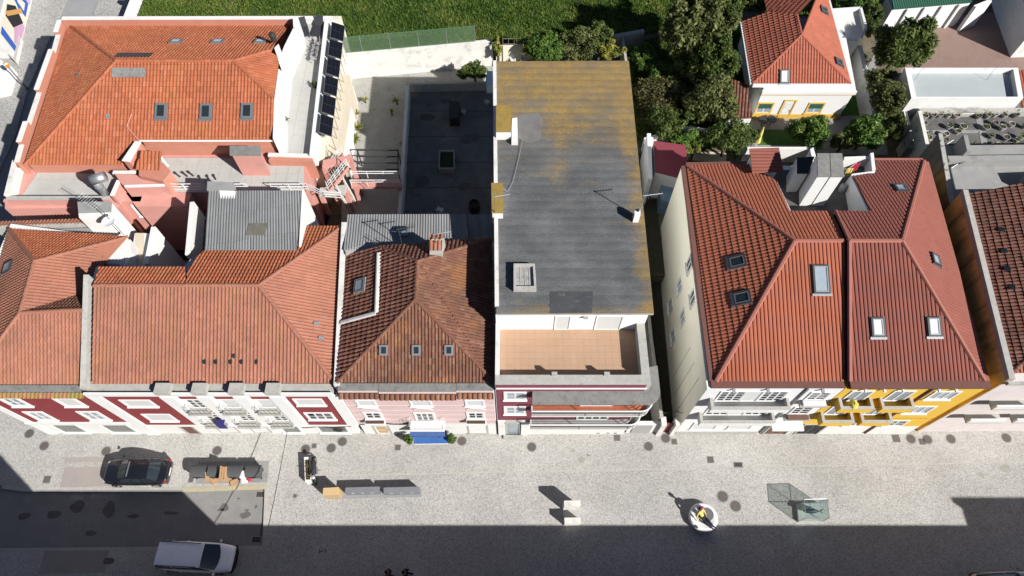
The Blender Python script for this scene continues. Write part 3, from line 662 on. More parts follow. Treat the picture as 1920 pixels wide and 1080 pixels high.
# grass of the field: blades, nobody could count them
def inside(x, y, poly):
    r = np.zeros(len(x), bool); n = len(poly)
    for i in range(n):
        x0, y0 = poly[i]; x1, y1 = poly[(i + 1) % n]
        if y0 == y1: continue
        c = ((y0 > y) != (y1 > y)) & (x < (x1 - x0) * (y - y0) / (y1 - y0) + x0); r ^= c
    return r
def grass(name, poly, xr, yr, n, z, hh=(0.12, 0.32), label=None, cl=0.03):
    x = RN.uniform(*xr, n); y = RN.uniform(*yr, n); k = inside(x, y, poly); x, y = x[k], y[k]; n = len(x)
    patch = np.sin(x * 0.9 + 1.3 * np.sin(y * 0.7)) * 0.5 + np.sin(y * 1.7 + x * 0.45) * 0.5
    patch2 = np.sin(x * 2.9 + 2 * np.sin(y * 2.3)) * np.sin(y * 3.1 + x)
    h = RN.uniform(*hh, n) * (1 + 0.35 * patch2); a = RN.uniform(0, 6.283, n); wd = RN.uniform(.03, .07, n); ln = RN.uniform(0.3, 1.1, n) * h
    b = RN.uniform(0, 6.283, n)
    p0 = np.stack([x - wd * np.cos(a), y - wd * np.sin(a), np.full(n, z)], 1); p1 = np.stack([x + wd * np.cos(a), y + wd * np.sin(a), np.full(n, z)], 1)
    p2 = np.stack([x + ln * np.cos(b), y + ln * np.sin(b), z + h], 1)
    V = np.stack([p0, p1, p2], 1).reshape(-1, 3)
    me = bpy.data.meshes.new(name); me.vertices.add(len(V)); me.vertices.foreach_set('co', V.ravel())
    me.loops.add(len(V)); me.loops.foreach_set('vertex_index', np.arange(len(V))); me.polygons.add(n)
    me.polygons.foreach_set('loop_start', np.arange(0, 3 * n, 3)); me.update(calc_edges=True)
    t = np.clip(0.44 + 0.20 * np.sin(x * 0.31 + 1.7) * np.sin(y * 0.53 + x * .2) + 0.18 * patch + 0.16 * patch2 + RN.normal(0, 0.2, n), 0, 1)
    at = me.attributes.new('tint', 'FLOAT', 'FACE'); at.data.foreach_set('value', t); me.materials.append(MATS['grass_blade'])
    o = link(name, me, None, label, 'stuff'); o['category'] = 'grass'; return o
grass('field_grass', fld, (-36.5, 36), (44, 63), 230000, BACK, (0.10, 0.34), 'rough green grass covering the open field behind the houses')
ug = [tuple(G(x, y, BACK)[:2]) for x, y in [(1185, 260), (1182, 85), (1260, 60), (1400, 60), (1400, 270), (1300, 285)]]
grass('undergrowth', ug, (8, 22), (34, 56), 45000, BACK, (0.15, 0.6), 'tangled green undergrowth between the flat roof and the garden house')
# courts
def sheet(name, z, pts, mt, parent=None):
    m = MB(); m.poly([G(x, y, z) for x, y in pts]); o = m.build(name, mt, parent)
    return struct(o) if parent is None else o
sheet('gravel_court', BACK + .008, [(640, 420), (752, 420), (762, 160), (925, 160), (925, 118), (645, 146)], 'gravel')
mb = MB(); mb.poly([(8.05, 14.3, .005), (11.4, 14.3, .005), (11.7, 26.0, .005), (8.1, 26.0, .005)]); struct(mb.build('alley_ground', mat('alley_shade_earth', (.05, .045, .035), .98, .3, 2, spots=[((.02, .035, .01), 2, .48, .62, .8)])))  # dark weedy soil, tone lowered further to carry the narrow alley's shade
mb = MB(); mb.poly([(8.05, 26.05, BACK + .005), (11.8, 26.05, BACK + .005), (11.9, 38, BACK + .005), (8.1, 38, BACK + .005)]); struct(mb.build('alley_ground', 'alley_shade_earth'))
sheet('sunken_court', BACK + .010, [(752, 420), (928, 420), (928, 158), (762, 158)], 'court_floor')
sheet('house_yard', BACK + .010, [(1395, 215), (1580, 215), (1640, 100), (1665, 290), (1390, 290)], 'concrete')
sheet('lawn', BACK + .016, [(1570, 218), (1590, 100), (1618, 95), (1645, 215)], 'lawn')
sheet('lawn', BACK + .016, [(1420, 243), (1505, 243), (1500, 272), (1420, 272)], 'lawn')
sheet('brown_yard', BACK + .010, [(1690, 150), (1680, 40), (1900, 20), (1935, 150)], 'yard_brown')

# thin wall along a list of ground points
def strip_wall(mb, pts, wd, z0, z1, side=0.0):
    P = [Vector((p[0], p[1], 0)) for p in pts]
    for a, b in zip(P, P[1:]):
        d = (b - a).normalized(); n = Vector((-d.y, d.x, 0)); za = z1 if not isinstance(z1, (list, tuple)) else z1[0]
        mb.obox(a - n * wd * (0.5 + side) + Vector((0, 0, z0)), b - a, n * wd, (0, 0, za - z0))
    return mb
def wall_thing(name, label, cat, pts, wd, z0, z1, mt, cop=None, group=None):
    p = pts[0]; t = thing(name, label, cat, (p[0], p[1], z0), group)
    strip_wall(MB(), pts, wd, z0, z1).build('wall_body', mt, t)
    if cop: strip_wall(MB(), pts, wd + .08, z1 + .002, z1 + .07).build('coping', cop, t)
    return t
# white boundary wall and the netting fence on it
wp = [G(640, 148, BACK), G(925, 121, BACK)]
wl = wall_thing('boundary_wall', 'long white rendered wall between gravel court and grass field', 'wall', [wp[0], wp[1]], 0.25, BACK - .3, 3.95, 'white_old', 'white_old')
fn = thing('net_fence', 'green mesh fence with thin pale posts along the field edge', 'fence', wp[0])
fa, fb = wp[0] + Vector((0, .1, 2.83)), G(895, 85, BACK) ; fb = Vector((fb.x, wp[0].y + (wp[1].y - wp[0].y) * .86 + .1, 4.03))
m = MB(); m.obox(fa, fb - fa, (0, 0.006, 0), (0, 0, 1.7)); m.build('mesh_panel', 'net', fn)
for i in range(6):
    p = fa.lerp(fb, i / 5.0); m = MB(); m.tube([p, p + Vector((0, 0, 1.8))], 0.025, 6); m.build('post', 'galvanised', fn)
m = MB(); m.tube([fa + Vector((0, 0, 1.72)), fb + Vector((0, 0, 1.72))], 0.018, 5); m.build('top_wire', 'green_net', fn)

# ================================================================== OPPOSITE SIDE OF THE STREET (behind the camera's lower edge; its roofline shades the street)
def opposite(label, x0, x1, h, wallm, y1=-1.0, depth=11.0, roof='tile_salmon', parap=0.5, n=4):
    t = thing('terraced_house', label, 'house', ((x0 + x1) / 2, y1, 0), 'houses across the street')
    MB().box(x0, x1, y1 - depth, y1, -.3, h - parap).build('wall_body', wallm, t)
    MB().box(x0, x1, y1 - .3, y1 + .02, h - parap, h).build('parapet', 'white_old', t)
    a = [Vector((x0, y1 - .35, h - parap + .01)), Vector((x1, y1 - .35, h - parap + .01)), Vector((x1, y1 - depth / 2, h + .2)), Vector((x0, y1 - depth / 2, h + .2))]
    MB().prism([(x0, y1 - depth), (x1, y1 - depth), (x1, y1 - .4), (x0, y1 - .4)], h - parap - .02, h - parap + .05).build('roof', 'terracotta', t)
    F = frame_at((0, y1, 0), (1, 0, 0), (0, 1, 0))
    for i in range(n):
        for z0 in (3.6, 6.4):
            c = x0 + (x1 - x0) * (i + .5) / n; window(t, F, c - .6, c + .6, z0, z0 + 1.6)
        if i % 2: window(t, F, c - .8, c + .8, .7, 2.5, glass='shop_glass')
        else: door(t, F, c - .6, c + .6, 0.02, 2.3)
    return t
opposite('tall cream house across the street at its western end', -62, -18.4, 15.4, 'cream')
opposite('dark red terraced house across the street next to the tall cream one', -18.3, -8.4, 12.56, 'red_wall')  # unseen front; dark red chosen to cut bounce into the shaded street
opposite('long maroon house across the street facing the plaza', -8.3, 42.7, 10.02, 'maroon_wall', n=10)  # maroon on this unseen front likewise dims light bounced onto the street
opposite('white house across the street at its eastern end', 42.8, 74, 12.08, 'white')

# ================================================================== STREET FRONT HOUSES
YF = 13.9
FF = frame_at((0, YF, 0), (1, 0, 0), (0, -1, 0))
def fbox(parent, name, mt, a0, a1, b0, b1, c0, c1, bevel=0.0):
    m = MB(); wbox(m, FF, a0, a1, b0, b1, c0, c1); return m.build(name, mt, parent, bevel=bevel)

# ---------------------------------------------------------------- house A: red front, far left
A = thing('red_house', 'red fronted corner house with mossy tiled eave, at the left edge', 'house', (-29, YF, 0))
zr = 10.3; R0 = G(37, 587, zr); R1 = G(167, 580, zr); N0 = G(64, 490, zr)
FL = Vector((-32.7, 14.45, 8.28)); FR = Vector((-25.66, 14.45, 8.28)); NW = G(17, 430, 8.0); NE = G(240, 444, 8.3)
MB().prism([(-32.5, YF), (-25.54, YF), (-25.54, 24.0), (NE.x, NE.y), (NW.x - .1, NW.y + .5), (-34.4, 24)], -.3, 7.95).build('wall_body', 'white', A)
front = [FL, FR, R1, R0]; covering('roof_front', front, A, 'tile_salmon')
covering('roof_west', [R0, NW, FL], A, 'tile_salmon'); covering('roof_west', [R0, N0, NW], A, 'tile_salmon')
covering('roof_north', [N0, NE, NW], A, 'tile_orange')
ep = [N0, NE, R0]
covering('roof_east', [N0, NE, on_plane(172, 520, ep), on_plane(166, 548, ep), R0], A, 'tile_salmon_pale')
vp = on_plane(166, 548, ep); covering('roof_rear', [R0, R1, vp], A, 'tile_old')
for a, b in ((R0, R1), (R0, N0), (FL, R0), (NW, N0), (NE, N0)): ridge(a, b, A, 'tile_salmon')
fbox(A, 'eave_shelf', 'stone_dark', -32.6, -25.6, -.56, .02, 7.96, 8.14)
e0 = Vector((-32.6, 13.68, 7.98)); covering('eave_tiles', [e0, Vector((-25.62, 13.68, 7.98)), Vector((-25.62, 13.98, 8.16)), Vector((-32.6, 13.98, 8.16))], A, tilemat('tile_mossy', [(0.30, 0.13, 0.07), (0.40, 0.19, 0.10), (0.34, 0.15, 0.08)], lich=0.8, lcol=(0.22, 0.20, 0.03), llo=0.42, lhi=0.6), w=0.24, l=0.36)
fbox(A, 'red_panel', 'red_wall', -31.95, -25.62, .0, .025, 2.75, 7.94)
fbox(A, 'corner_pilaster', 'white_clean', -32.5, -31.95, .0, .07, 0, 7.94); fbox(A, 'string_course', 'white', -32.5, -25.6, .026, .13, 2.42, 2.72)
for (x0, x1, z0, z1, st) in [(-31.2, -29.9, 6.0, 7.6, 'sash'), (-27.9, -26.5, 6.0, 7.6, 'blind'), (-31.3, -30.0, 3.15, 4.95, 'sash'), (-27.85, -26.45, 3.2, 5.0, 'sash')]:
    window(A, frame_at((0, YF - .026, 0), (1, 0, 0), (0, -1, 0)), x0, x1, z0, z1, st, 'white_clean', glass='blind' if st == 'blind' else 'glass_sky', fw=.2)
for (x0, x1) in [(-31.3, -29.45), (-27.95, -26.0)]: window(A, FF, x0, x1, .25, 2.15, 'sash', 'white_clean', glass='shop_glass', panes=1, rows=1, fw=.1)
# rear wall with tile coping, pipe-like chimney stacks
m = MB(); a, b = G(-12, 424, 7.7), G(166, 418, 7.7); strip_wall(m, [a, b], .35, 0.5, 7.62).build('rear_wall', 'stone', A)
d_ = (b - a); covering('coping_tiles', [a + Vector((-.1, -.05, 0)), b + Vector((0, -.05, 0)), b + Vector((0, .45, -.22)), a + Vector((0, .45, -.22))], A, 'tile_salmon', 'canudo', w=.24, l=.5, under=False)
m = MB(); strip_wall(m, [G(30, 436, 7.6), G(172, 431, 7.6)], .42, 7.2, 7.56).build('gutter', 'concrete', A); 
MB().prism([G(148, 408, 9.3), G(188, 405, 9.3), G(209, 380, 9.3), G(145, 378, 9.3)], 5.0, 9.3).build('chimney', 'white', A)
MB().prism([G(x, y, 9.38) for x, y in [(147, 399), (208, 397), (209, 378), (145, 378)]], 9.302, 9.38).build('chimney_cap', 'concrete', A)
MB().prism([G(x, y, 8.75) for x, y in [(140, 480), (146, 499), (150, 480), (154, 474)]], 6, 8.75).build('parapet_end', 'white', A)
MB().prism([G(x, y, 8.4) for x, y in [(198, 471), (213, 464), (228, 478), (222, 494), (200, 494)]], 5, 8.4).build('rear_stack', 'white', A)
tp = [G(146, 486, 8.5), G(196, 480, 8.8), G(198, 492, 8.5), G(150, 500, 8.2)]
covering('link_roof', [tp[3], tp[2], tp[1], tp[0]], A, 'tile_salmon')
MB().prism([G(x, y, 7.5) for x, y in [(246, 430), (283, 430), (279, 497), (236, 497)]], 1, 7.0).build('rear_wing', 'white_clean', A)
MB().prism([G(x, y, 7.02) for x, y in [(254, 437), (271, 437), (268, 496), (251, 496)]], 6.9, 7.03).build('rear_gutter', 'cream_roof', A)
strip_wall(MB(), [G(290, 428, 7.3), G(277, 497, 7.3)], .3, 1, 7.5).build('rear_parapet', 'white_clean', A)
sl = on_plane(17, 502, [R0, N0, NW]); e1_, e2_, n_ = plane_axes([R0, N0, NW]); rooflight(A, sl + n_ * .04, e1_, e2_, n_, .8, .8, 'glass_sky')

# ---------------------------------------------------------------- house B: red front with white pilasters
B = thing('pilaster_house', 'red fronted house with white pilasters and iron balconies', 'house', (-18, YF, 0))
zr = 11.0; gy = .49; gb = -.43
R0 = G(176, 535, zr); R1 = G(485, 535, zr); FL = PL(174, 720, R0, gy=gy); FR = PL(628, 718, R0, gy=gy); BR = PL(641, 425, R1, gy=gb)
MB().box(-25.5, -10.7, YF, 21.0, -.3, 8.1).build('wall_body', 'white', B)
bl = PL(186, 501, R0, gy=gb); bm = PL(347, 501, R0, gy=gb); q0 = PL(349, 535, R0, gy=gb); q1 = PL(352, 506, R1, gy=gb); q2 = PL(381, 471, R1, gy=gb); q3 = PL(572, 425, R1, gy=gb)
MB().prism([(-25.5, 20.9), (-10.75, 20.9), (BR.x + .1, BR.y), (q3.x, q3.y - .1), (bm.x, bm.y - .1), (-25.5, bm.y - .1)], 0.5, 7.6).build('rear_body', 'white_old', B)
covering('roof_front', [FL, FR, R1, R0], B, 'tile_salmon'); covering('roof_east', [FR, BR, R1], B, 'tile_salmon_pale')
covering('roof_rear', [[R0, q0, bm, bl], [q0, R1, BR, q3, q2, q1]], B, 'tile_orange')
for a, b in ((R0, R1), (FR, R1), (BR, R1)): ridge(a, b, B, 'tile_salmon')
# lead-grey sheet roof of the rear wing
z1, z0 = 9.6, 9.4
gq = [G(384, 469, z1 + .25), G(556, 469, z1 + .25), G(566, 358, z0), G(391, 358, z0)]
covering('sheet_roof', gq, B, 'fibro_sheet', 'corr', w=.178, l=2.4, lift=.02, up=(gq[0] - gq[3]).normalized(), label='grey corrugated sheet roof of the rear wing')
MB().prism([(p.x, p.y) for p in gq], .5, 9.25).build('rear_wing', 'white_clean', B)
ax = plane_axes(gq); pc = on_plane(482, 431, gq); m = MB(); m.obox(pc - ax[0] * .62 - ax[1] * .5 + ax[2] * .055, ax[0] * 1.24, ax[1] * 1.0, ax[2] * .012); m.build('sheet_patch', 'fibro_patch', B)
strip_wall(MB(), [gq[1] + Vector((.1, 0, 0)), gq[2] + Vector((.1, 0, 0))], .14, .5, 9.5).build('wing_parapet', 'white_clean', B)
MB().prism([G(x, y, 9.5) for x, y in [(413, 372), (440, 372), (442, 358), (411, 357)]], 8.4, 9.5).build('vent_box', 'white_clean', B)
m = MB(); m.prism([G(x, y, 9.55) for x, y in [(388, 356), (437, 356), (437, 342), (389, 340)]], 9.0, 9.56); m.build('vent_top', 'concrete', B)
for x, y in [(377, 338), (392, 337), (404, 336)]: m = MB(); p = G(x, y, 9.5); m.tube([p, p + Vector((0, 0, .35))], .07, 8); m.ball(p + Vector((0, 0, .42)), .12, 8); m.build('vent_cowl', 'iron_dark', B)
strip_wall(MB(), [G(361, 380, 9.0), G(352, 478, 9.0)], .28, .5, 9.1).build('yard_parapet', 'white', B)
strip_wall(MB(), [G(374, 380, 8.6), G(362, 470, 8.6)], .5, .5, 7.2).build('yard_gutter', 'concrete_dark', B)
MB().prism([G(x, y, 9.7) for x, y in [(347, 498), (358, 485), (379, 500), (372, 525), (352, 530)]], 7, 9.7).build('fire_wall_end', 'white', B)
strip_wall(MB(), [G(170, 548, 9.6), G(188, 505, 9.4)], .22, 6, 9.7).build('fire_wall', 'white', B)
strip_wall(MB(), [G(188, 503, 9.4), G(345, 502, 9.4)], .16, 6, 9.45).build('rear_gutter', 'galvanised', B)
wa, wb = Vector((-25.5, 14.1, 0)), Vector((-25.62, 20.3, 0))
m = MB()
m.obox(wa + Vector((-.16, 0, 6.6)), wb - wa + Vector((0, 0, 2.75)), (.32, 0, 0), (0, 0, 1.95))
m.build('party_parapet', 'stone', B)
m = MB(); ea, eb = FR + Vector((.22, -.3, 0)), BR + Vector((.22, .1, 0))
m.obox(Vector((ea.x - .17, ea.y, 6)), Vector((eb.x - ea.x, eb.y - ea.y, 0)), (.34, 0, 0), (0, 0, 2.85)); m.build('party_parapet', 'white_old', B)
# parapet gutter and crowning blocks
fbox(B, 'gutter', 'stone', -25.4, -10.7, -.62, -.002, 8.11, 8.22); fbox(B, 'cornice', 'white', -25.45, -10.7, .0, .14, 8.05, 8.42)
for (x0, x1) in [(-21.1, -20.2), (-18.9, -18.05), (-16.72, -15.85), (-14.55, -13.7)]:
    fbox(B, 'crown_block', 'stone', x0, x1, -.45, .2, 8.425, 8.8)
    fbox(B, 'pilaster', 'white_clean', x0 + .03, x1 - .05, .0, .2, 2.6, 8.04)
fbox(B, 'pilaster', 'white_clean', -25.5, -24.72, .0, .12, 0.0, 8.04); fbox(B, 'pilaster', 'white_clean', -11.05, -10.32, .0, .12, 2.2, 8.04)
F2 = frame_at((0, YF - .026, 0), (1, 0, 0), (0, -1, 0))
for (x0, x1) in [(-24.70, -21.12), (-13.68, -11.06)]: fbox(B, 'red_panel', 'red_wall', x0, x1, .0, .025, 2.1, 8.03)
for (x0, x1, z0, z1, st) in [(-24.0, -22.1, 5.95, 7.2, 'blind'), (-23.95, -22.1, 3.0, 4.45, 'blind'), (-13.35, -11.55, 6.2, 7.4, 'blind'), (-13.38, -11.55, 3.3, 4.75, 'sash')]:
    window(B, F2, x0, x1, z0, z1, st, 'white_clean', glass='blind' if st == 'blind' else 'glass_dark', fw=.13, panes=3 if st == 'sash' else 2)
for zf, hh in ((5.62, 1.9), (2.95, 1.7)):
    for k, (x0, x1) in enumerate([(-20.18, -18.92), (-18.03, -16.74), (-15.83, -14.57)]):
        fbox(B, 'red_panel', 'red_wall', x0, x1, .0, .02, zf + hh - .25, zf + hh + (.4 if zf > 5 else .6))
        window(B, FF, x0 + .12, x1 - .1, zf + .03, zf + hh - .28, 'sash' if (k == 0 or zf < 5) else 'blind', 'white_clean', glass='glass_dark' if (k == 0 or zf < 5) else 'blind', fw=.1, sill=False, rows=3)
        fbox(B, 'balcony_slab', 'stone', x0 - .12, x1 + .14, .0, .52, zf - .14, zf, .015)
        railing(B, [FF(x0 - .05, .06, zf), FF(x0 - .05, .46, zf), FF(x1 + .08, .46, zf), FF(x1 + .08, .06, zf)], .85, .26, 'dark_metal', r=.011)
fbox(B, 'string_course', 'white', -24.7, -11.06, .026, .12, 1.95, 2.09)
door(B, FF, -22.75, -21.7, 0.02, 1.9, 'wood_dark', 'stone')
for (x0, x1) in [(-20.3, -18.9), (-18.0, -16.7)]:
    window(B, FF, x0, x1, .25, 1.7, 'blind', 'stone', glass='white_metal', sill=False)
for (x0, x1) in [(-15.95, -14.5), (-13.4, -11.25)]: window(B, FF, x0, x1, .2, 1.85, 'sash', 'white_clean', glass='shop_glass', panes=1, rows=1)
m = MB(); p = FF(-11.9, .12, 1.35); m.tube([p, p + Vector((0, -.08, 0))], .32, 14); m.build('wall_clock', 'iron_dark', B)
# roof tile vents
for i, (x, y) in enumerate([(383, 678), (404, 678), (432, 678), (452, 678), (481, 678), (438, 667)]):
    pl = [FL, FR, R1]; e1_, e2_, n_ = plane_axes(pl); c_ = on_plane(x, y, pl); m = MB()
    m.obox(c_ - e1_ * .09 - e2_ * .14 + n_ * .05, e1_ * .18, e2_ * .28, n_ * .035); m.build('glass_tile', 'glass_dark', B)
for (x, y) in [(592, 608), (601, 635)]:
    pl = [FR, BR, R1]; e1_, e2_, n_ = plane_axes(pl); c_ = on_plane(x, y, pl); m = MB(); m.obox(c_ - e1_ * .11 - e2_ * .17 + n_ * .06, e1_ * .22, e2_ * .34, n_ * .09); m.build('vent_tile', 'galvanised', B)

# ---------------------------------------------------------------- house C: pale pink, old brown tiles
Cc = thing('pink_house', 'narrow pale pink house with dark old tiled hip roof and blue entrance', 'house', (-5.8, YF, 0))
zr = 11.3; S0 = G(779, 561, zr); S1 = G(783, 490, zr); S2 = G(803, 484, zr - .1)
FL = Vector((-10.35, 14.36, 8.85)); FR = Vector((-1.04, 14.36, 8.85)); BL = G(712, 463, 9.1); BRr = G(922, 447, 9.1)
WL = G(650, 478, 8.9)
MB().prism([(-10.25, YF), (-1.06, YF), (-1.1, BRr.y), (-10.7, BRr.y)], -.3, 8.6).build('wall_body', 'white_old', Cc)
covering('roof_front', [FL, FR, S0], Cc, 'tile_old', w=.2, l=.36, irregular=.008)
BL = on_plane(712, 463, [FL, S0, S1]); WL = on_plane(650, 478, [FL, S0, S1])
covering('roof_west', [FL, S0, S1, BL, WL], Cc, 'tile_brown', 'canudo', w=.26, l=.4, irregular=.012)
covering('roof_rear', [S1, BL, BRr], Cc, 'tile_brown', 'canudo', w=.26, l=.4, irregular=.01)
covering('roof_east', [S0, FR, S1], Cc, 'tile_old', w=.2, l=.36, irregular=.008); covering('roof_east', [S1, FR, BRr], Cc, 'tile_old', w=.2, l=.36, irregular=.008)
for a, b in ((FL, S0), (FR, S0), (S0, S1), (BL, S1), (BRr, S1)): ridge(a, b, Cc, 'tile_old', r=.12, l=.42)
# white band that walls off a corner of the roof
wpts = [on_plane(711, 476, [FL, S0, S1]), on_plane(707, 588, [FL, S0, S1]), on_plane(641, 606, [FL, S0, S1])]
for a, b in zip(wpts, wpts[1:]): cap(a, b, Cc, 'white_old', .3, .05, 'lead_band', .12)
e1_, e2_, n_ = plane_axes([FL, S0, S1]); rooflight(Cc, on_plane(677, 537, [FL, S0, S1]) + n_ * .05, e1_, e2_, n_, 1.0, .85, 'glass_sky', 'stone_dark', apron=False)
e1_, e2_, n_ = plane_axes([FL, FR, S0])
for x in (720, 781, 842): rooflight(Cc, on_plane(x, 656, [FL, FR, S0]) + n_ * .04, e1_, e2_, n_, .52, .62, 'glass_dark', 'grey_metal', apron=False)
# rear grey sheet roof
cq = [G(645, 470, 9.0), G(877, 450, 9.0), G(873, 402, 8.7), G(652, 402, 8.7)]
covering('sheet_roof', cq, Cc, 'fibro_sheet', 'corr', w=.178, l=2.4, lift=.02, up=(cq[0] - cq[3]).normalized(), label='grey corrugated sheet roof behind the pink house')
cq2 = [G(880, 452, 7.6), G(926, 450, 7.6), G(926, 403, 7.4), G(878, 403, 7.4)]; covering('sheet_roof', cq2, Cc, 'fibro_sheet', 'corr', w=.178, l=2.4, lift=.02, up=(cq2[0] - cq2[3]).normalized())
MB().prism([(cq[0].x, cq[0].y), (cq[1].x, cq[1].y - .3), (cq[2].x, cq[2].y), (cq[3].x, cq[3].y)], .6, 8.5).build('rear_body', 'white_old', Cc)
MB().prism([(p.x, p.y) for p in cq2], .6, 7.2).build('rear_annex', 'white_old', Cc)
m = MB(); strip_wall(m, [G(650, 478, 8.6), G(712, 465, 8.6)], .4, 8.0, 9.02).build('rear_gutter', 'stone', Cc)
e1_, e2_, n_ = plane_axes(cq); rooflight(Cc, on_plane(757, 437, cq) + n_ * .05, e1_, e2_, n_, .62, .78, 'glass_sky', 'grey_metal', apron=False)
ch = [G(804, 470, 11.4), G(828, 470, 11.4), G(832, 440, 11.4), G(807, 440, 11.4)]
MB().prism(ch, 8.5, 11.0).build('chimney', 'stone', Cc)
mid = [(ch[0] + ch[3]) / 2, (ch[1] + ch[2]) / 2]
covering('chimney_cap', [ch[0], ch[1], (ch[1] + ch[2]) / 2 + Vector((0, 0, .25)), (ch[0] + ch[3]) / 2 + Vector((0, 0, .25))], Cc, 'tile_salmon', 'canudo', w=.25, l=.5, under=False)
covering('chimney_cap', [(ch[0] + ch[3]) / 2 + Vector((0, 0, .25)), (ch[1] + ch[2]) / 2 + Vector((0, 0, .25)), ch[2], ch[3]], Cc, 'tile_salmon', 'canudo', w=.25, l=.5, under=False)
# front: cornice with a row of tiles, raised middle
for (x0, x1, zz) in [(-10.3, -7.9, 8.61), (-7.88, -3.3, 8.61), (-3.28, -1.1, 8.61)]:
    up_ = .07 if x0 == -7.88 else 0
    fbox(Cc, 'eave_shelf', 'stone_dark', x0, x1, -.46, -.02 + up_, zz, zz + .1)
    fbox(Cc, 'frieze', 'pale_pink', x0, x1, .0, .04 + up_, 8.2, zz - .003)
    e0, e1c = FF(x0, .34 + up_, 8.22), FF(x1, .34 + up_, 8.22)
    covering('eave_tiles', [e0, e1c, FF(x1, .05 + up_, 8.46), FF(x0, .05 + up_, 8.46)], Cc, 'tile_old', 'canudo', w=.3, l=.6)
fbox(Cc, 'pink_panel', 'pale_pink', -10.28, -1.1, .0, .02, 2.4, 8.19)
for z in (3.3, 4.2, 5.15, 6.1, 7.3): fbox(Cc, 'plaster_line', 'white_clean', -10.28, -1.1, .021, .028, z, z + .035)
F3 = frame_at((0, YF - .021, 0), (1, 0, 0), (0, -1, 0))
for (x0, x1) in [(-9.6, -8.4), (-6.3, -4.95), (-2.9, -1.7)]: window(Cc, F3, x0, x1, 6.05, 7.15, 'blind', 'white_clean', glass='blind', fw=.12)
for (x0, x1) in [(-9.6, -8.4), (-2.95, -1.75)]:
    window(Cc, F3, x0, x1, 3.5, 4.8, 'sash', 'white_clean', fw=.14); fbox(Cc, 'window_box', 'white_clean', x0 - .06, x1 + .06, .13, .4, 3.05, 3.4)
    fbox(Cc, 'box_plants', 'soil', x0, x1, .17, .36, 3.401, 3.44)
window(Cc, F3, -6.35, -5.0, 3.1, 4.7, 'sash', 'white_clean', fw=.12, panes=3, sill=False)
for cx in (-9.0, -5.65, -2.3):
    m = MB(); m.tube([F3(cx + .62 * math.cos(a), .02, 5.25 + .38 * math.sin(a)) for a in [math.pi * k / 10 for k in range(11)]], .03, 4); m.build('arch_moulding', 'white_clean', Cc)
fbox(Cc, 'balcony_slab', 'white_clean', -6.75, -4.45, .0, .72, 2.82, 2.96, .02)
railing(Cc, [FF(-6.68, .05, 2.96), FF(-6.68, .66, 2.96), FF(-4.52, .66, 2.96), FF(-4.52, .05, 2.96)], .9, .2, 'white_metal', r=.014)
fbox(Cc, 'plinth', 'white', -10.28, -1.1, .0, .018, 0.0, 2.39)
door(Cc, FF, -9.5, -8.35, .02, 1.95, 'wood', 'stone', leaves=1)
window(Cc, FF, -3.05, -1.62, .15, 2.1, 'sash', 'stone', glass='shop_glass', panes=1, rows=1)
fbox(Cc, 'entrance_recess', 'glass_dark', -6.75, -4.6, .018, .03, 0.02, 1.9)
# blue awning over the entrance
m = MB(); n_ = 8
for k in range(n_):
    x0 = -6.85 + k * 2.35 / n_; x1 = x0 + 2.35 / n_ ; m.poly([FF(x0, .05, 2.35), FF(x1, .05, 2.35), FF(x1, .75, 1.95), FF(x0, .75, 1.95)]); m.poly([FF(x0, .75, 1.95), FF(x1, .75, 1.95), FF(x1, .77, 1.75), FF(x0, .77, 1.75)])
m.build('awning', 'blue_awning', Cc)

# ---------------------------------------------------------------- house D: flat grey roof, curved balconies
D = thing('apartment_block', 'maroon and white block with flat lichen covered roof and curved balconies', 'building', (3.5, YF, 0))
zr = 11.4; XD0, XD1 = -.98, 7.78; YT = 17.75
rq = [G(931, 589, zr), G(1226, 588, zr), G(1179, 114, zr), G(927, 115, zr)]
MB().prism([(XD0 + .02, YT), (8.0, YT), (rq[2].x - .25, rq[2].y - .2), (rq[3].x + .12, rq[3].y - .2)], -.3, 11.2).build('wall_body', 'white_bright', D)
MB().prism([(p.x, p.y) for p in rq], 11.21, 11.345).build('roof_slab', 'stone', D)
lq = [p + Vector((0, 0, 0.0)) for p in rq]
covering('roof_sheet', lq, D, 'lichen_roof', 'corr', w=.62, l=3.1, lift=.008, up=(-1, 0, 0), under=False, hsc=.45, label='grey ribbed roof sheets with orange lichen')
m = MB(); strip_wall(m, [rq[0] + Vector((.02, .5, 0)), rq[3] + Vector((.02, -.1, 0))], .24, 11.2, 11.58).build('verge_kerb', 'white_old', D)
# terrace in front of the top floor
zt = 9.0
MB().box(XD0, XD1, YF, YT - .01, -.3, zt).build('front_body', 'white_clean', D)
MB().box(-.72, 7.5, 14.52, YT - .02, zt + .001, zt + .012).build('terrace_bed', 'slab_joint', D)
slabs(D, [Vector((-.70, 14.54, zt + .012)), Vector((7.48, 14.54, zt + .012)), Vector((7.48, YT - .03, zt + .012)), Vector((-.70, YT - .03, zt + .012))], .42, .42, 'terracotta', .006, .012, 'floor_tile')
m = MB(); m.box(XD0, XD1 + .25, YF + .001, 14.5, zt, 9.72); m.build('terrace_parapet', 'stone', D)
m = MB(); m.box(7.5, 7.98, 14.501, YT + .2, zt - .3, 9.9); m.build('side_parapet', 'stone', D)
m = MB(); m.box(XD0, -.72, 14.501, YT - .01, zt, 9.9); m.build('side_parapet', 'white_old', D)
for x in (2.3, 5.35): MB().box(x, x + .32, 14.42, 14.62, zt + .1, 9.9).build('parapet_pier', 'stone', D)
FD = frame_at((0, YT, 0), (1, 0, 0), (0, -1, 0))
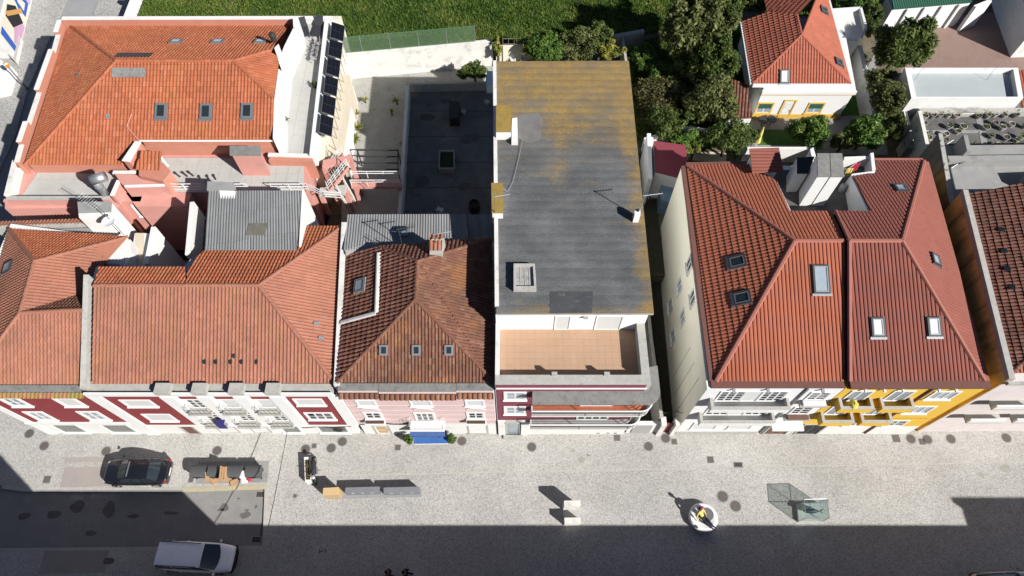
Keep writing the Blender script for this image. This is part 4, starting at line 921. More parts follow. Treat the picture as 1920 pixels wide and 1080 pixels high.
window(D, FD, 2.55, 3.5, zt + .03, 10.9, 'blind', 'white_clean', glass='blind', sill=False, fw=.07); window(D, FD, 5.0, 6.6, zt + .03, 10.9, 'blind', 'white_clean', glass='blind', sill=False, fw=.07)
m = MB(); p = FD(4.2, .02, 10.75); m.obox(p, (.3, 0, 0), (0, -.16, 0), (0, 0, .14)); m.build('flood_lamp', 'plastic_grey', D)
# roof items
MB().prism(quadpx(12.3, (930, 245), (958, 245), (957, 199), (930, 199)), 11.3, 12.3).build('stair_head', 'white_clean', D)
MB().prism(quadpx(12.36, (930, 247), (959, 247), (958, 197), (930, 197)), 12.302, 12.37).build('stair_head_cap', mat('lichen_cap', (0.30, 0.20, 0.04), 0.95, 0.2, 2, spots=[((0.20, 0.19, 0.16), 3, 0.5, 0.66, 0.7)], fine=.3, fscale=30), D)
MB().prism(quadpx(11.75, (959, 266), (971, 266), (970, 220), (960, 222)), 11.3, 11.75).build('roof_kerb', 'white_old', D)
MB().prism(quadpx(12.1, (923, 398), (943, 398), (942, 344), (922, 344)), 10.9, 12.1).build('chimney', 'white', D)
MB().prism(quadpx(12.16, (922, 399), (944, 399), (943, 343), (921, 343)), 12.102, 12.17).build('chimney_cap', 'lichen_cap', D)
MB().prism(quadpx(12.25, (1190, 403), (1201, 403), (1201, 392), (1190, 392)), 11.3, 12.25).build('vent_stack', 'white_clean', D)
m = MB(); p = G(1196, 395, 12.25); m.tube([p, p + Vector((0, 0, .1))], .1, 8); m.build('vent_pipe', 'iron_dark', D)
sk = quadpx(11.85, (963, 541), (1006, 541), (1003, 494), (963, 494))
cen = sum(sk, Vector()) / 4
def ring(pts, k, z0, z1):
    c0 = sum(pts, Vector()) / len(pts); out = pts; inn = [c0 + (p - c0) * k for p in pts]; m = MB()
    for i in range(len(pts)):
        j = (i + 1) % len(pts); a, b, c_, d = out[i], out[j], inn[j], inn[i]; m.prism([(a.x, a.y), (b.x, b.y), (c_.x, c_.y), (d.x, d.y)], z0, z1)
    return m, inn
m, inn = ring(sk, .80, 11.3, 11.85); sl_ = m.build('roof_lantern', 'stone', D)
MB().prism([(p.x, p.y) for p in inn], 11.3, 11.68).build('wired_glass', mat('wired_glass', (0.34, 0.34, 0.33), 0.35, 0.35, 4, fine=.15, fscale=14), sl_)
for k in range(1, 4):
    a = inn[0].lerp(inn[1], k / 4); b = inn[3].lerp(inn[2], k / 4); m = MB(); m.tube([Vector((a.x, a.y, 11.69)), Vector((b.x, b.y, 11.69))], .02, 4); m.build('glazing_bar', 'stone', sl_)
for (pp, mt_) in [([(1031, 546), (1112, 546), (1110, 586), (1031, 587)], (.062, .066, .072)), ([(972, 215), (1010, 212), (1018, 226), (1012, 262), (990, 268), (970, 258)], (.17, .165, .16))]:
    MB().prism([G(x, y, 11.43)[:2] for x, y in pp], 11.415, 11.43).build('felt_patch', mat('felt_%d' % pp[0][0], mt_, .95, .2, 1.2, spots=[((.2, .2, .2), 3, .55, .7, .4), ((.26, .17, .04), 4, .6, .7, .5)], fine=.2), D)
# front: maroon part with two windows
fbox(D, 'maroon_panel', 'maroon_wall', XD0 + .05, XD1, .0, .022, 3.1, 9.68); fbox(D, 'white_band', 'white_clean', XD0 + .05, XD1 + .1, .023, .06, 9.06, 9.24)
F4 = frame_at((0, YF - .023, 0), (1, 0, 0), (0, -1, 0))
window(D, F4, -.5, .88, 7.2, 8.6, 'sash', 'white_clean', fw=.16, glass='glass_sky'); window(D, F4, -.52, .88, 4.45, 5.95, 'sash', 'white_clean', fw=.16, glass='glass_sky')
# curved balconies: outline of front and rounded right end, wrapping back along the side
def balc(x0, x1, b, rad, back=1.6, n=10):
    pts = [FF(x0, 0, 0), FF(x0, b, 0)] + [FF(x0 + (x1 - rad - x0) * k / 6, b, 0) for k in range(1, 7)]
    for k in range(1, n + 1):
        a = math.pi / 2 * k / n; pts.append(FF(x1 - rad + rad * math.sin(a), b - rad + rad * math.cos(a), 0))
    pts.append(FF(x1, -back, 0)); return pts
def lift(pts, z): return [Vector((p.x, p.y, z)) for p in pts]
bo = balc(1.2, 8.75, .82, .8)
MB().prism([(p.x, p.y) for p in bo], 8.5, 8.68).build('balcony_roof', 'stone_dark', D)
for zf, flo in ((6.05, 'balcony_orange'), (3.3, 'concrete')):
    if flo == 'balcony_orange': mat('balcony_orange', (0.45, 0.14, 0.065), 0.7, 0.15, 3, spots=[((0.25, 0.08, 0.05), 2, .5, .7, .6)])
    bi = balc(1.2, 8.6 if zf > 5 else 8.3, .70, .75)
    MB().prism([(p.x, p.y) for p in bi], zf - .16, zf).build('balcony_slab', 'white_clean', D)
    bf = balc(1.3, 8.45 if zf > 5 else 8.15, .6, .7); MB().prism([(p.x, p.y) for p in bf], zf + .001, zf + .012).build('balcony_floor', flo, D)
    P_ = lift(bi[1:], zf)
    m = MB()
    for a, b in zip(P_, P_[1:]):
        d = (b - a).normalized(); n2 = Vector((-d.y, d.x, 0)); m.obox(a, b - a, n2 * .05, (0, 0, .30))
    m.build('balcony_upstand', 'stone', D)
    m = MB(); m.tube([p + Vector((0, 0, .95)) for p in P_], .05, 6); m.build('top_rail', 'white_metal', D)
    m = MB()
    for k in (.45, .6, .75): m.tube([p + Vector((0, 0, k)) for p in P_], .015, 4)
    for p in P_[::3]: m.tube([p, p + Vector((0, 0, .95))], .025, 5)
    m.build('rail_bars', 'grey_metal', D)
    window(D, F4, 4.2, 6.3, zf + .05, zf + 2.0, 'sash', 'white_clean', panes=4, sill=False, fw=.08)
    fbox(D, 'white_band', 'white_clean', 1.2, 7.78, .023, .05, zf - .45, zf - .17)
fbox(D, 'ground_wall', 'white', 1.15, XD1, .0, .05, 0, 2.85)
fbox(D, 'door_pier', 'white', XD0 + .05, -.45, .0, .14, 0, 3.0); fbox(D, 'door_pier', 'white', .62, 1.14, .0, .14, 0, 3.0); fbox(D, 'door_lintel', 'stone', -.449, .619, .0, .18, 2.75, 3.0)
door(D, FF, -.42, .6, .02, 2.6, 'glass_sky', 'stone')
fbox(D, 'step', 'stone', -.6, .8, .142, .42, 0.0, .14)
for x in (5.9, 6.6, 7.1): fbox(D, 'basement_vent', 'iron_dark', x, x + .22, .051, .06, .18, .32)
# garden gate annex to the right of D
an = thing('side_gate', 'low white gate piers with pink door between two houses', 'gate', (9.6, YF, 0))
MB().box(8.0, 10.05, 13.95, 14.2, 0, 1.9).build('wall_body', 'white', an); MB().box(8.3, 9.6, 13.9, 13.945, .1, 1.75).build('grey_shutter', 'plastic_grey', an)
MB().box(10.06, 10.4, 13.75, 14.35, 0, 2.35).build('pier', 'white_old', an); MB().box(11.02, 11.28, 13.75, 14.3, 0, 2.3).build('pier', 'white_old', an)
MB().box(10.42, 11.0, 14.0, 14.06, .05, 1.95).build('gate_leaf', 'burgundy_roof', an)
m = MB(); m.tube([(10.0, 14.4, 2.9), (11.0, 14.5, 3.0), (11.9, 14.3, 2.9)], .02, 4); m.build('wire', 'iron_dark', an)
gw = thing('party_wall', 'narrow weathered garden wall in the alley beside the flat roofed block', 'wall', (9.9, 16, 0))
strip_wall(MB(), [(10.05, 14.25), (9.9, 20), (9.95, 36)], .24, -.2, 2.6).build('wall_body', 'stone', gw)

# ---------------------------------------------------------------- houses E1 (white) and E2 (yellow)
E1 = thing('white_house', 'white three storey house with orange ribbed tile roof', 'house', (15.5, YF, 0))
E2 = thing('yellow_house', 'yellow fronted house with brick red ribbed roof', 'house', (23.7, YF, 0))
zr = 12.0; gf, gb = .35, -.33
R0 = G(1490, 452, zr); M1 = G(1583, 452, zr); FL = PL(1342, 715, R0, gy=gf); FM = PL(1583, 715, R0, gy=gf); BL = PL(1288, 311, R0, gy=gb)
u2 = .2; Q0 = G(1592, 452, zr + u2); Q1 = G(1691, 452, zr + u2); FM2 = PL(1593, 715, Q0, gy=gf); FR = PL(1845, 714, Q0, gy=gf); BR = PL(1732, 303, Q0, gy=gb)
b1 = lambda x, y: PL(x, y, R0, gy=gb)
b2 = lambda x, y: PL(x, y, Q0, gy=gb)
MB().prism([(11.42, YF), (19.46, YF), (20.0, 30.6), (11.95, 30.5)], -.3, 8.75).build('wall_body', 'cream_wall', E1)
MB().prism([(11.42, YF), (19.46, YF), (19.7, 22), (11.6, 22)], 8.751, 9.1).build('wall_head', 'cream_wall', E1)
MB().prism([(19.48, YF), (27.72, YF), (29.45, 30.75), (20.02, 30.6)], -.3, 8.75).build('wall_body', 'yellow_wall', E2)
MB().prism([(19.48, YF), (27.72, YF), (28.5, 22), (19.72, 22)], 8.751, 9.15).build('wall_head', 'yellow_wall', E2)
KW = dict(w=.235, l=.40, lift=.05)
covering('roof_front', [FL, FM, M1, R0], E1, 'tile_orange_new', 'roman', w=.235, l=3.2, lift=.0); covering('roof_west', [FL, R0, BL], E1, 'tile_orange_new', 'roman', **KW)
covering('roof_rear', [[BL, b1(1400, 309), b1(1455, 340), b1(1482, 397), R0], [b1(1482, 397), b1(1558, 397), M1, R0]], E1, 'tile_orange_new', 'roman', **KW)
covering('roof_front', [FM2, FR, Q1, Q0], E2, 'tile_red_new', 'roman', w=.235, l=3.2, lift=.0); covering('roof_east', [FR, Q1, BR], E2, 'tile_red_new', 'roman', w=.235, l=.4, lift=.02)
covering('roof_rear', [[b2(1567, 397), b2(1632, 397), Q1, Q0], [b2(1632, 397), b2(1600, 332), b2(1642, 326), Q1], [b2(1642, 326), b2(1642, 303), BR, Q1]], E2, 'tile_red_new', 'roman', **KW)
for a, b in ((R0, M1), (FL, R0), (BL, R0)): cap(a, b, E1, 'orange_edge', .28, .10)
for a, b in ((Q0, Q1), (FR, Q1), (BR, Q1), (FM2, Q0), (Q0, b2(1567, 397))): cap(a, b, E2, 'orange_edge', .28, .10)
m = MB(); m.poly([FM2 - Vector((0.02, 0, .02)), Q0 - Vector((0.02, 0, .02)), M1 + Vector((.3, 0, -.15)), FM + Vector((.3, 0, -.15))]); m.poly([FM + Vector((0, 0, -.1)), FM + Vector((.34, 0, -.1)), M1 + Vector((.34, 0, -.1)), M1 + Vector((0, 0, -.1))]); m.build('valley_gutter', 'brown_gutter', E2)
# eaves gutters: broad brown metal trim
def gutter(parent, pts, wd, mt, z0=-.28, z1=.02, sgn=1):
    for a, b in zip(pts, pts[1:]):
        d = (b - a); dn = Vector((d.x, d.y, 0)).normalized(); n2 = Vector((dn.y, -dn.x, 0)) * wd * sgn
        m = MB(); m.obox(a + Vector((0, 0, z0)), d, n2, (0, 0, z1 - z0)); m.build('eave_gutter', mt, parent)
gutter(E1, [FL + Vector((-.3, 0, 0)), FM], .40, 'brown_gutter'); gutter(E1, [BL, FL], .36, 'brown_gutter'); gutter(E1, [b1(1400, 309), BL], .3, 'brown_gutter')
gutter(E2, [FM2, FR + Vector((.3, 0, 0))], .40, 'brown_gutter'); gutter(E2, [FR, BR], .34, 'orange_edge'); gutter(E2, [BR, b2(1642, 303)], .3, 'orange_edge')
def rl(parent, pl, x, y, wd, ln, g, turn=False):
    e1_, e2_, n_ = plane_axes(pl); rooflight(parent, on_plane(x, y, pl) + n_ * .06, e1_, e2_, n_, wd, ln, g)
for (x, y) in [(1383, 492), (1392, 560)]: rl(E1, [FL, R0, BL], x, y, .85, 1.05, 'glass_dark')
rl(E1, [FL, FM, R0], 1538, 524, .98, 1.75, 'glass_sky')
for (x, y) in [(1644, 614), (1749, 613)]: rl(E2, [FM2, FR, Q0], x, y, .78, 1.15, 'glass_pale')
rl(E2, [FR, Q1, BR], 1751, 488, .8, .8, 'glass_sky'); rl(E2, [Q0, Q1, BR], 1688, 355, .8, .75, 'glass_sky')
# roof well with white stacks
fl_ = MB(); fl_.poly([p for p in [b1(1482, 397) * 1, ]] + []) if False else None
wz = 8.9
wellp = [b1(1400, 312), b1(1455, 340), b1(1482, 397), b2(1632, 397), b2(1600, 332), b2(1642, 303)]
MB().prism([(p.x, p.y) for p in wellp], wz - .12, wz).build('well_floor', 'concrete_dark', E1)
def side_wall(parent, a, b, z0, mt, th=.1):
    d = (b - a); n2 = Vector((-d.y, d.x, 0)).normalized() * th; vs = [Vector((a.x, a.y, z0)), Vector((b.x, b.y, z0)), b, a]
    vs = vs + [v + n2 for v in vs]; m = MB(); m.faces(vs, [(0, 1, 2, 3), (7, 6, 5, 4), (0, 4, 5, 1), (1, 5, 6, 2), (2, 6, 7, 3), (3, 7, 4, 0)]); return m.build('well_wall', mt, parent)
dz_ = Vector((0, 0, -.05))
side_wall(E1, b1(1455, 340) + dz_, b1(1482, 397) + dz_, wz, 'white'); side_wall(E1, b1(1482, 397) + dz_, b1(1558, 397) + dz_, wz, 'white'); side_wall(E2, b2(1567, 397) + dz_, b2(1632, 397) + dz_, wz, 'white'); side_wall(E2, b2(1632, 397) + dz_, b2(1600, 332) + dz_, wz, 'white_clean')
def stack(parent, z, pts, z0, mt='white_clean', name='chimney', capm=None, capz=.1, over=1.0):
    q = quadpx(z, *pts); MB().prism(q, z0, z).build(name, mt, parent)
    if capm:
        c0 = sum(q, Vector()) / len(q); q2 = [c0 + (p - c0) * over for p in q]; MB().prism([(p.x, p.y) for p in q2], z + .003, z + capz).build(name + '_cap', capm, parent)
stack(E1, 12.1, [(1533, 331), (1555, 331), (1553, 291), (1532, 291)], wz, 'white_clean', 'chimney', 'stone_dark', .12, 1.08)
stack(E1, 12.1, [(1558, 331), (1581, 331), (1577, 291), (1556, 291)], wz, 'white_clean', 'chimney', 'stone_dark', .12, 1.08)
stack(E1, 10.9, [(1494, 326), (1514, 326), (1527, 294), (1494, 296)], wz, 'white', 'tank_room', 'iron_dark', .04, 1.0)
stack(E1, 10.4, [(1514, 345), (1535, 335), (1533, 300), (1520, 300)], wz, 'white', 'wing_wall')
stack(E1, 10.3, [(1519, 280), (1525, 276), (1530, 293), (1522, 293)], wz, 'white', 'parapet_end')
stack(E2, 9.9, [(1632, 287), (1638, 286), (1643, 325), (1636, 325)], 8.0, 'white', 'parapet'); stack(E2, 9.95, [(1597, 326), (1643, 320), (1643, 327), (1597, 333)], 8.0, 'white_clean', 'parapet')
stack(E2, 9.7, [(1583, 294), (1634, 292), (1634, 297), (1583, 299)], 8.0, 'white', 'parapet')
dq = [G(1410, 325, 10.15), G(1469, 322, 10.15), G(1460, 277, 10.55), G(1405, 279, 10.55)]
MB().prism([(dq[0] + Vector((.25, .25, 0)))[:2], (dq[1] + Vector((-.3, .25, 0)))[:2], (dq[2] + Vector((-.3, -.1, 0)))[:2], (dq[3] + Vector((.25, -.1, 0)))[:2]], 8.0, 10.1).build('dormer_wall', 'white_clean', E1)
covering('dormer_roof', dq, E1, 'tile_red_new', 'corr', w=.24, l=3, lift=0.02, up=(-1, 0, 0), label='red corrugated roof of the dormer box')
# clothes drying in the well, aerial bits
m = MB(); m.tube([G(1589, 318, 10.2), G(1606, 305, 10.2)], .012, 4); m.build('clothes_line', 'white_metal', E2)
for (x, y, mt_) in [(1590, 315, 'cloth_yellow'), (1597, 309, 'cloth_red'), (1603, 305, 'cloth_red')]:
    p = G(x, y, 10.15); c_ = MB()
    for k in range(4): c_.poly([p + Vector((k * .1, -.03 * (k % 2), 0)), p + Vector((k * .1 + .1, -.03 * ((k + 1) % 2), 0)), p + Vector((k * .1 + .12, -.06, -.75)), p + Vector((k * .1 + .02, -.1, -.75))])
    o = c_.build('laundry_garment', mt_); tag(o, {1590: 'pale yellow cloth drying behind the twin chimneys', 1597: 'crimson garment drying nearest the twin chimneys', 1603: 'crimson garment drying at the far end of the line'}[x], 'laundry', 'washing on the roof terrace')
for (x, y, r_) in [(1577, 357, .22), (1597, 374, .3)]:
    m = MB(); p = G(x, y, wz); m.lathe((p.x, p.y, wz), [(r_, 0), (r_ * 1.05, .5), (r_ * .7, .62)], 12); tag(m.build('terrace_pot', 'plastic_grey'), 'grey drum ' + ('beside the white chimney' if r_ < .25 else 'against the right hand wall') + ' in the roof well', 'drum')
# E1 front
fbox(E1, 'front_panel', 'white_clean', 11.43, 19.44, .0, .02, 0, 9.1)
F5 = frame_at((0, YF - .02, 0), (1, 0, 0), (0, -1, 0))
def parapet_balcony(parent, x0, x1, zf, b, h, mt, cop, t=.14):
    o = []
    fbox(parent, 'balcony_slab', mt, x0, x1, .021, b, zf - .16, zf)
    m = MB(); wbox(m, FF, x0, x1, b - t, b, zf + .001, zf + h); wbox(m, FF, x0, x0 + t, .021, b - t - .001, zf + .001, zf + h); wbox(m, FF, x1 - t, x1, .021, b - t - .001, zf + .001, zf + h); m.build('balcony_wall', mt, parent)
    m = MB(); wbox(m, FF, x0 - .02, x1 + .02, b - t - .02, b + .03, zf + h + .002, zf + h + .06); wbox(m, FF, x0 - .02, x0 + t + .02, .021, b - t - .021, zf + h + .002, zf + h + .06); wbox(m, FF, x1 - t - .02, x1 + .02, .021, b - t - .021, zf + h + .002, zf + h + .06); m.build('balcony_coping', cop, parent)
for zf in (6.95, 4.25):
    parapet_balcony(E1, 12.0, 16.75, zf, .72, .5, 'white', 'stone')
    for (x0, x1, st) in [(12.35, 13.9, 'sash'), (14.9, 16.4, 'sash')]: window(E1, F5, x0, x1, zf + .03, zf + 1.75, st, 'white_clean', glass='glass_dark', panes=3, rows=4, fw=.08, sill=False)
    window(E1, F5, 13.92, 14.88, zf + .03, zf + 1.75, 'blind', 'white_clean', glass='blind', fw=.04, sill=False)
    window(E1, F5, 17.75, 19.0, zf + .25, zf + 1.6, 'sash', 'white_clean', panes=2, rows=3, fw=.09)
    fbox(E1, 'window_ledge', 'stone', 17.55, 19.2, .021, .42, zf - .12, zf + .1)
    fbox(E1, 'planter_trough', 'wood_dark' if zf < 5 else 'white_clean', 17.7, 19.05, .12, .40, zf + .102, zf + .3)
fbox(E1, 'drain_pipe', 'grey_metal', 17.22, 17.32, .021, .12, .3, 9.2)
for x in (12.9, 14.9, 18.1): fbox(E1, 'wall_lamp', 'plastic_grey', x, x + .16, .021, .26, 9.0, 9.12)
fbox(E1, 'ground_band', 'white', 11.43, 17.2, .021, .06, 2.85, 3.0)
fbox(E1, 'plinth', 'stone', 11.43, 17.15, .021, .06, 0, .55)
for (x0, x1) in [(12.2, 13.9), (14.7, 16.3)]: window(E1, F5, x0, x1, 1.1, 2.6, 'blind', 'white_clean', glass='blind', fw=.09)
door(E1, F5, 17.5, 19.2, .02, 2.25, 'wood_dark', 'stone', leaves=2); fbox(E1, 'porch_roof', 'white', 17.3, 19.4, .021, .6, 2.5, 2.68)
# E1 west wall windows
FWx = frame_at((11.42, YF, 0), (.53, 16.6, 0), (-16.6, .53, 0))
for a_ in (6.5, 8.95):
    for z_ in (1.5, 4.6, 7.55): window(E1, FWx, a_ - .5, a_ + .5, z_, z_ + 1.25, 'sash', 'white_clean', glass='glass_dark' if z_ > 7 else 'glass_sky', fw=.09, rows=3)
for k in range(3): m = MB(); wbox(m, FWx, 1.2 + k * 1.3, 1.23 + k * 1.3, 0, .012, 1.0, 7.6 - k * .6); m.build('wall_cable', 'plastic_grey', E1)
# E2 front
fbox(E2, 'front_panel', 'yellow_wall', 19.5, 27.7, .0, .02, 1.75, 9.12); fbox(E2, 'plinth', 'white', 19.5, 27.7, .0, .03, 0, 1.74)
for zf in (6.95, 4.25):
    for (x0, x1) in [(19.75, 21.75), (22.25, 24.2)]:
        parapet_balcony(E2, x0, x1, zf, .72, .55, 'yellow_wall', 'stone')
        window(E2, F5, x0 + .3, x1 - .35, zf + .03, zf + 1.85, 'sash', 'white_clean', glass='glass_sky', panes=2, rows=1, fw=.1, sill=False)
    window(E2, F5, 25.0, 26.6, zf + .35, zf + 1.75, 'sash', 'white_clean', glass='glass_sky', panes=3, rows=1, fw=.12)
    fbox(E2, 'divider_planter', 'yellow_wall', 21.78, 22.22, .021, .5, zf + .05, zf + .3)
window(E2, F5, 25.05, 26.4, 1.9, 3.1, 'sash', 'white_clean', panes=2, fw=.1); window(E2, F5, 22.4, 23.8, 1.9, 3.1, 'sash', 'white_clean', panes=2, fw=.1)
door(E2, F5, 19.7, 21.4, .02, 2.3, 'iron_dark', 'stone', leaves=2)
for x in (20.6, 21.7, 22.8, 24.9, 25.9): fbox(E2, 'wall_lamp', 'white_metal', x, x + .14, .021, .24, 9.02, 9.14)
fbox(E2, 'drain_pipe', 'brown_gutter', 24.55, 24.66, .021, .12, .3, 9.2); fbox(E2, 'floor_line', 'brown_gutter', 24.7, 27.7, .021, .03, 3.5, 3.53)
m = MB(); p = FF(20.55, .45, 7.0); m.lathe((p.x, p.y, 6.97), [(.12, 0), (.2, .3)], 10); m.ball((p.x, p.y, 7.5), .3, 10, jit=.12); tag(m.build('balcony_shrub', 'cloth_yellow'), 'round golden shrub on the upper left yellow balcony', 'plant')

# ---------------------------------------------------------------- house F: right edge
Fh = thing('pale_house', 'pale pinkish house with dark brown tile roof, at the right edge', 'house', (33, 14.1, 0))
ya = 14.05
MB().prism([(28.55, ya), (48, ya + .1), (48, 27.6), (30.1, 27.4)], -.3, 9.85).build('wall_body', mat('faded_pink', (.66, .60, .58), .9, .06, 1.0, spots=[((.5, .46, .44), 1.2, .52, .72, .5)]), Fh)
a, b = Vector((28.5, ya, 0)), Vector((30.05, 27.4, 0)); m = MB(); d = b - a; n2 = Vector((-d.y, d.x, 0)).normalized() * .03; m.obox(a + Vector((0, 0, .0)), d, n2, (0, 0, 10.2)); m.build('stained_gable', 'ochre_wall', Fh)
strip_wall(MB(), [a + Vector((.1, 0, 0)), b + Vector((.1, 0, 0))], .34, 9.862, 10.25).build('verge_coping', 'stone', Fh)
e0 = Vector((28.85, 14.5, 10.0)); e1v = Vector((30.35, 27.2, 10.0)); tv = Vector((7.5, 0, 3.0))
hip = e0 + (e1v - e0) * .5 + tv; wplane = [e0, e1v, e1v + tv, hip]
covering('roof_west', wplane, Fh, 'tile_brown', 'canudo', w=.24, l=.40, irregular=.01, hsc=.7)
f1 = Vector((46, 14.6, 10.0)); covering('roof_front', [e0, f1, hip], Fh, 'tile_salmon', irregular=.006)
ridge(e0, hip, Fh, 'tile_brown')
e1_, e2_, n_ = plane_axes(wplane)
for (x, y) in [(1877, 432), (1882, 472), (1888, 505), (1897, 540)]:
    m = MB(); c_ = on_plane(x, y, wplane); m.obox(c_ - e1_ * .14 - e2_ * .17 + n_ * .10, e1_ * .28, e2_ * .34, n_ * .03); m.build('glass_tile', 'glass_dark', Fh)
F6 = frame_at((0, ya, 0), (1, 0.005, 0), (0.005, -1, 0))
m = MB(); wbox(m, F6, 28.6, 46, -.1, .3, 9.55, 9.84); m.build('cornice', 'stone', Fh)
for zf in (6.6, 3.9):
    for x0 in (29.6, 32.6, 35.6):
        m = MB(); wbox(m, F6, x0 - .1, x0 + 2.2, .001, .75, zf - .14, zf); m.build('balcony_slab', 'stone', Fh)
        m = MB(); wbox(m, F6, x0 - .1, x0 + 2.2, .63, .75, zf + .001, zf + .5); m.build('balcony_wall', 'white', Fh)
        window(Fh, F6, x0 + .2, x0 + 1.8, zf + .03, zf + 1.9, 'sash', 'white_clean', panes=2, sill=False)
for x0, g in ((29.2, 'green_shutter'), (32.2, 'green_shutter'), (35, 'shop_glass')): window(Fh, F6, x0, x0 + 2.2, .1, 2.5, 'blind' if g != 'shop_glass' else 'sash', 'white_clean', glass=g, sill=False)
m = MB(); wbox(m, F6, 28.6, 46, .001, .05, 2.75, 3.0); m.build('string_course', 'white', Fh)

# ================================================================== HOTEL at the upper left
Hh = thing('salmon_building', 'large salmon walled building with orange hip roof and roof terraces', 'building', (-27, 33, 0))
zr = 10.6; gf, gb = .42, -.42
R0 = G(218, 114, zr); R1 = G(438, 114, zr)
FLh = PL(47, 309, R0, gy=gf); FMa = PL(252, 309, R0, gy=gf); FMb = PL(262, 262, R0, gy=gf); FRh = PL(512, 262, R0, gy=gf); Ef = PL(513, 184, R0, gy=gf)
BLh = PL(129, 46, R0, gy=gb); BRh = PL(545, 46, R0, gy=gb); Eb = PL(504, 95, R0, gy=gb)
TZ = 6.4
MB().prism([(-37.0, 29.2), (-27.0, 29.2), (-27.0, 33.2), (-17.2, 33.2), (-17.2, 46.9), (-37.3, 46.9)], -.3, TZ).build('wall_body', 'pink_wall', Hh)
MB().prism([(FLh.x + .1, FLh.y + .15), (FMa.x - .3, FMa.y + .15), (FMb.x - .3, FMb.y + .1), (FRh.x, FRh.y + .1), (FRh.x - .1, 36.2), (-18.9, 40.5), (-18.9, 46.4), (BLh.x + .1, 46.4)], TZ + .001, 7.35).build('upper_wall', 'salmon', Hh)
MB().prism([(FMb.x, FMb.y + .12), (FRh.x + .1, FRh.y + .12), (FRh.x + .1, FRh.y + .5), (FMb.x, FMb.y + .5)], TZ + .001, 8.12).build('upper_wall', 'salmon', Hh)
kx = PL(262, 309, R0, gy=gf)
covering('roof_front', [[FLh, FMa, FMb, R0], [FMb, FRh, Ef, R1, R0]], Hh, 'tile_orange', w=.25, l=.42)
covering('roof_west', [FLh, R0, BLh], Hh, 'tile_orange', w=.25, l=.42)
covering('roof_rear', [R0, R1, Eb, BRh, BLh], Hh, 'tile_orange', w=.25, l=.42)
Em = on_plane(524, 110, [R1, Eb, Ef]); covering('roof_east', [R1, Ef, Em, Eb], Hh, 'tile_orange', w=.25, l=.42)
for a, b in ((R0, R1), (FLh, R0), (BLh, R0), (Ef, R1), (Eb, R1)): ridge(a, b, Hh, 'tile_orange', r=.14, l=.42)
m = MB(); m.tube([FMb + Vector((0, -.08, -.03)), FRh + Vector((0, -.08, -.03))], .07, 6); m.build('eave_gutter', 'white_metal', Hh)
# skylights and flashing patches
e1_, e2_, n_ = plane_axes([FLh, FMa, R0])
for (x, y) in [(303, 209), (387, 210), (464, 209)]: rooflight(Hh, on_plane(x, y, [FLh, FMa, R0]) + n_ * .05, e1_, e2_, n_, .85, 1.15, 'glass_dark', 'grey_metal')
pb = [R0, R1, BRh]; e1b, e2b, nb = plane_axes(pb)
for (x, y) in [(331, 80), (409, 80), (489, 80)]: rooflight(Hh, on_plane(x, y, pb) + nb * .05, e1b, e2b, nb, .9, .8, 'glass_pale', 'grey_metal', apron=False)
def patch(parent, pl, x, y, wd, ln, mt, h=.07, name='roof_patch'):
    e1, e2, n = plane_axes(pl); c_ = on_plane(x, y, pl); m = MB(); m.obox(c_ - e1 * wd / 2 - e2 * ln / 2 + n * h, e1 * wd, e2 * ln, n * .03); return m.build(name, mt, parent)
patch(Hh, pb, 252, 105, 2.7, .85, 'dark_metal', name='metal_flashing')
for k in range(11):
    patch(Hh, [FLh, FMa, R0], 214 + k * 5.7, 133, .21, .42, 'stone_dark', .075, 'mossy_tile'); patch(Hh, [FLh, FMa, R0], 213.5 + k * 5.8, 141, .22, .4, 'stone_dark', .085, 'mossy_tile')
patch(Hh, [FLh, FMa, R0], 203, 219, .3, .36, 'stone_dark', .09, 'vent_tile'); patch(Hh, [FLh, R0, BLh], 148, 142, .3, .36, 'stone_dark', .09, 'vent_tile')
# parapets of the street sides, a run of copings with salmon inner faces
def parapet(parent, pts, z0, z1, wd, inner, cop):
    strip_wall(MB(), pts, wd, z0, z1).build('parapet', inner, parent); strip_wall(MB(), pts, wd + .06, z1 + .002, z1 + .07).build('coping', cop, parent)
pA = G(116, 34, 8.3); pB = G(553, 33, 8.3)
parapet(Hh, [pA, pB], TZ, 8.25, .3, 'salmon', 'white')
pW = [G(x, y, 8.0) for x, y in [(113, 40), (106, 62), (97, 95), (70, 170), (50, 230), (37, 268), (28, 300)]]
for i, (a, b) in enumerate(zip(pW, pW[1:])):
    zt_ = 8.1 if i % 2 == 0 else 7.75; parapet(Hh, [a, b], TZ, zt_, .3, 'salmon', 'white_old' if i % 2 else 'white')
    if i % 2: a2, b2_ = a.lerp(b, .05) + Vector((-.42, 0, 0)), a.lerp(b, .95) + Vector((-.42, 0, 0)); strip_wall(MB(), [a2, b2_], .22, 7.0, 7.3).build('window_hood', 'wood_dark', Hh)
wt = [G(28, 300, 7.3), G(12, 366, 7.3)]; parapet(Hh, wt, TZ, 7.25, .3, 'white', 'white_old')
wt2 = [G(12, 371, 7.15), G(205, 371, 7.15)]; parapet(Hh, wt2, 5.8, 7.1, .26, 'pink_wall', 'stone')
MB().prism([G(x, y, 6.3)[:2] for x, y in [(10, 374), (225, 374), (225, 390), (10, 392)]], .2, 6.35).build('west_wall', 'pink_wall', Hh)
slabs(Hh, [G(38, 372, TZ + .01), G(215, 372, TZ + .01), Vector((-27.0, FMa.y + .2, TZ + .01)), Vector((FLh.x + .2, FLh.y + .2, TZ + .01))], .85, .85)
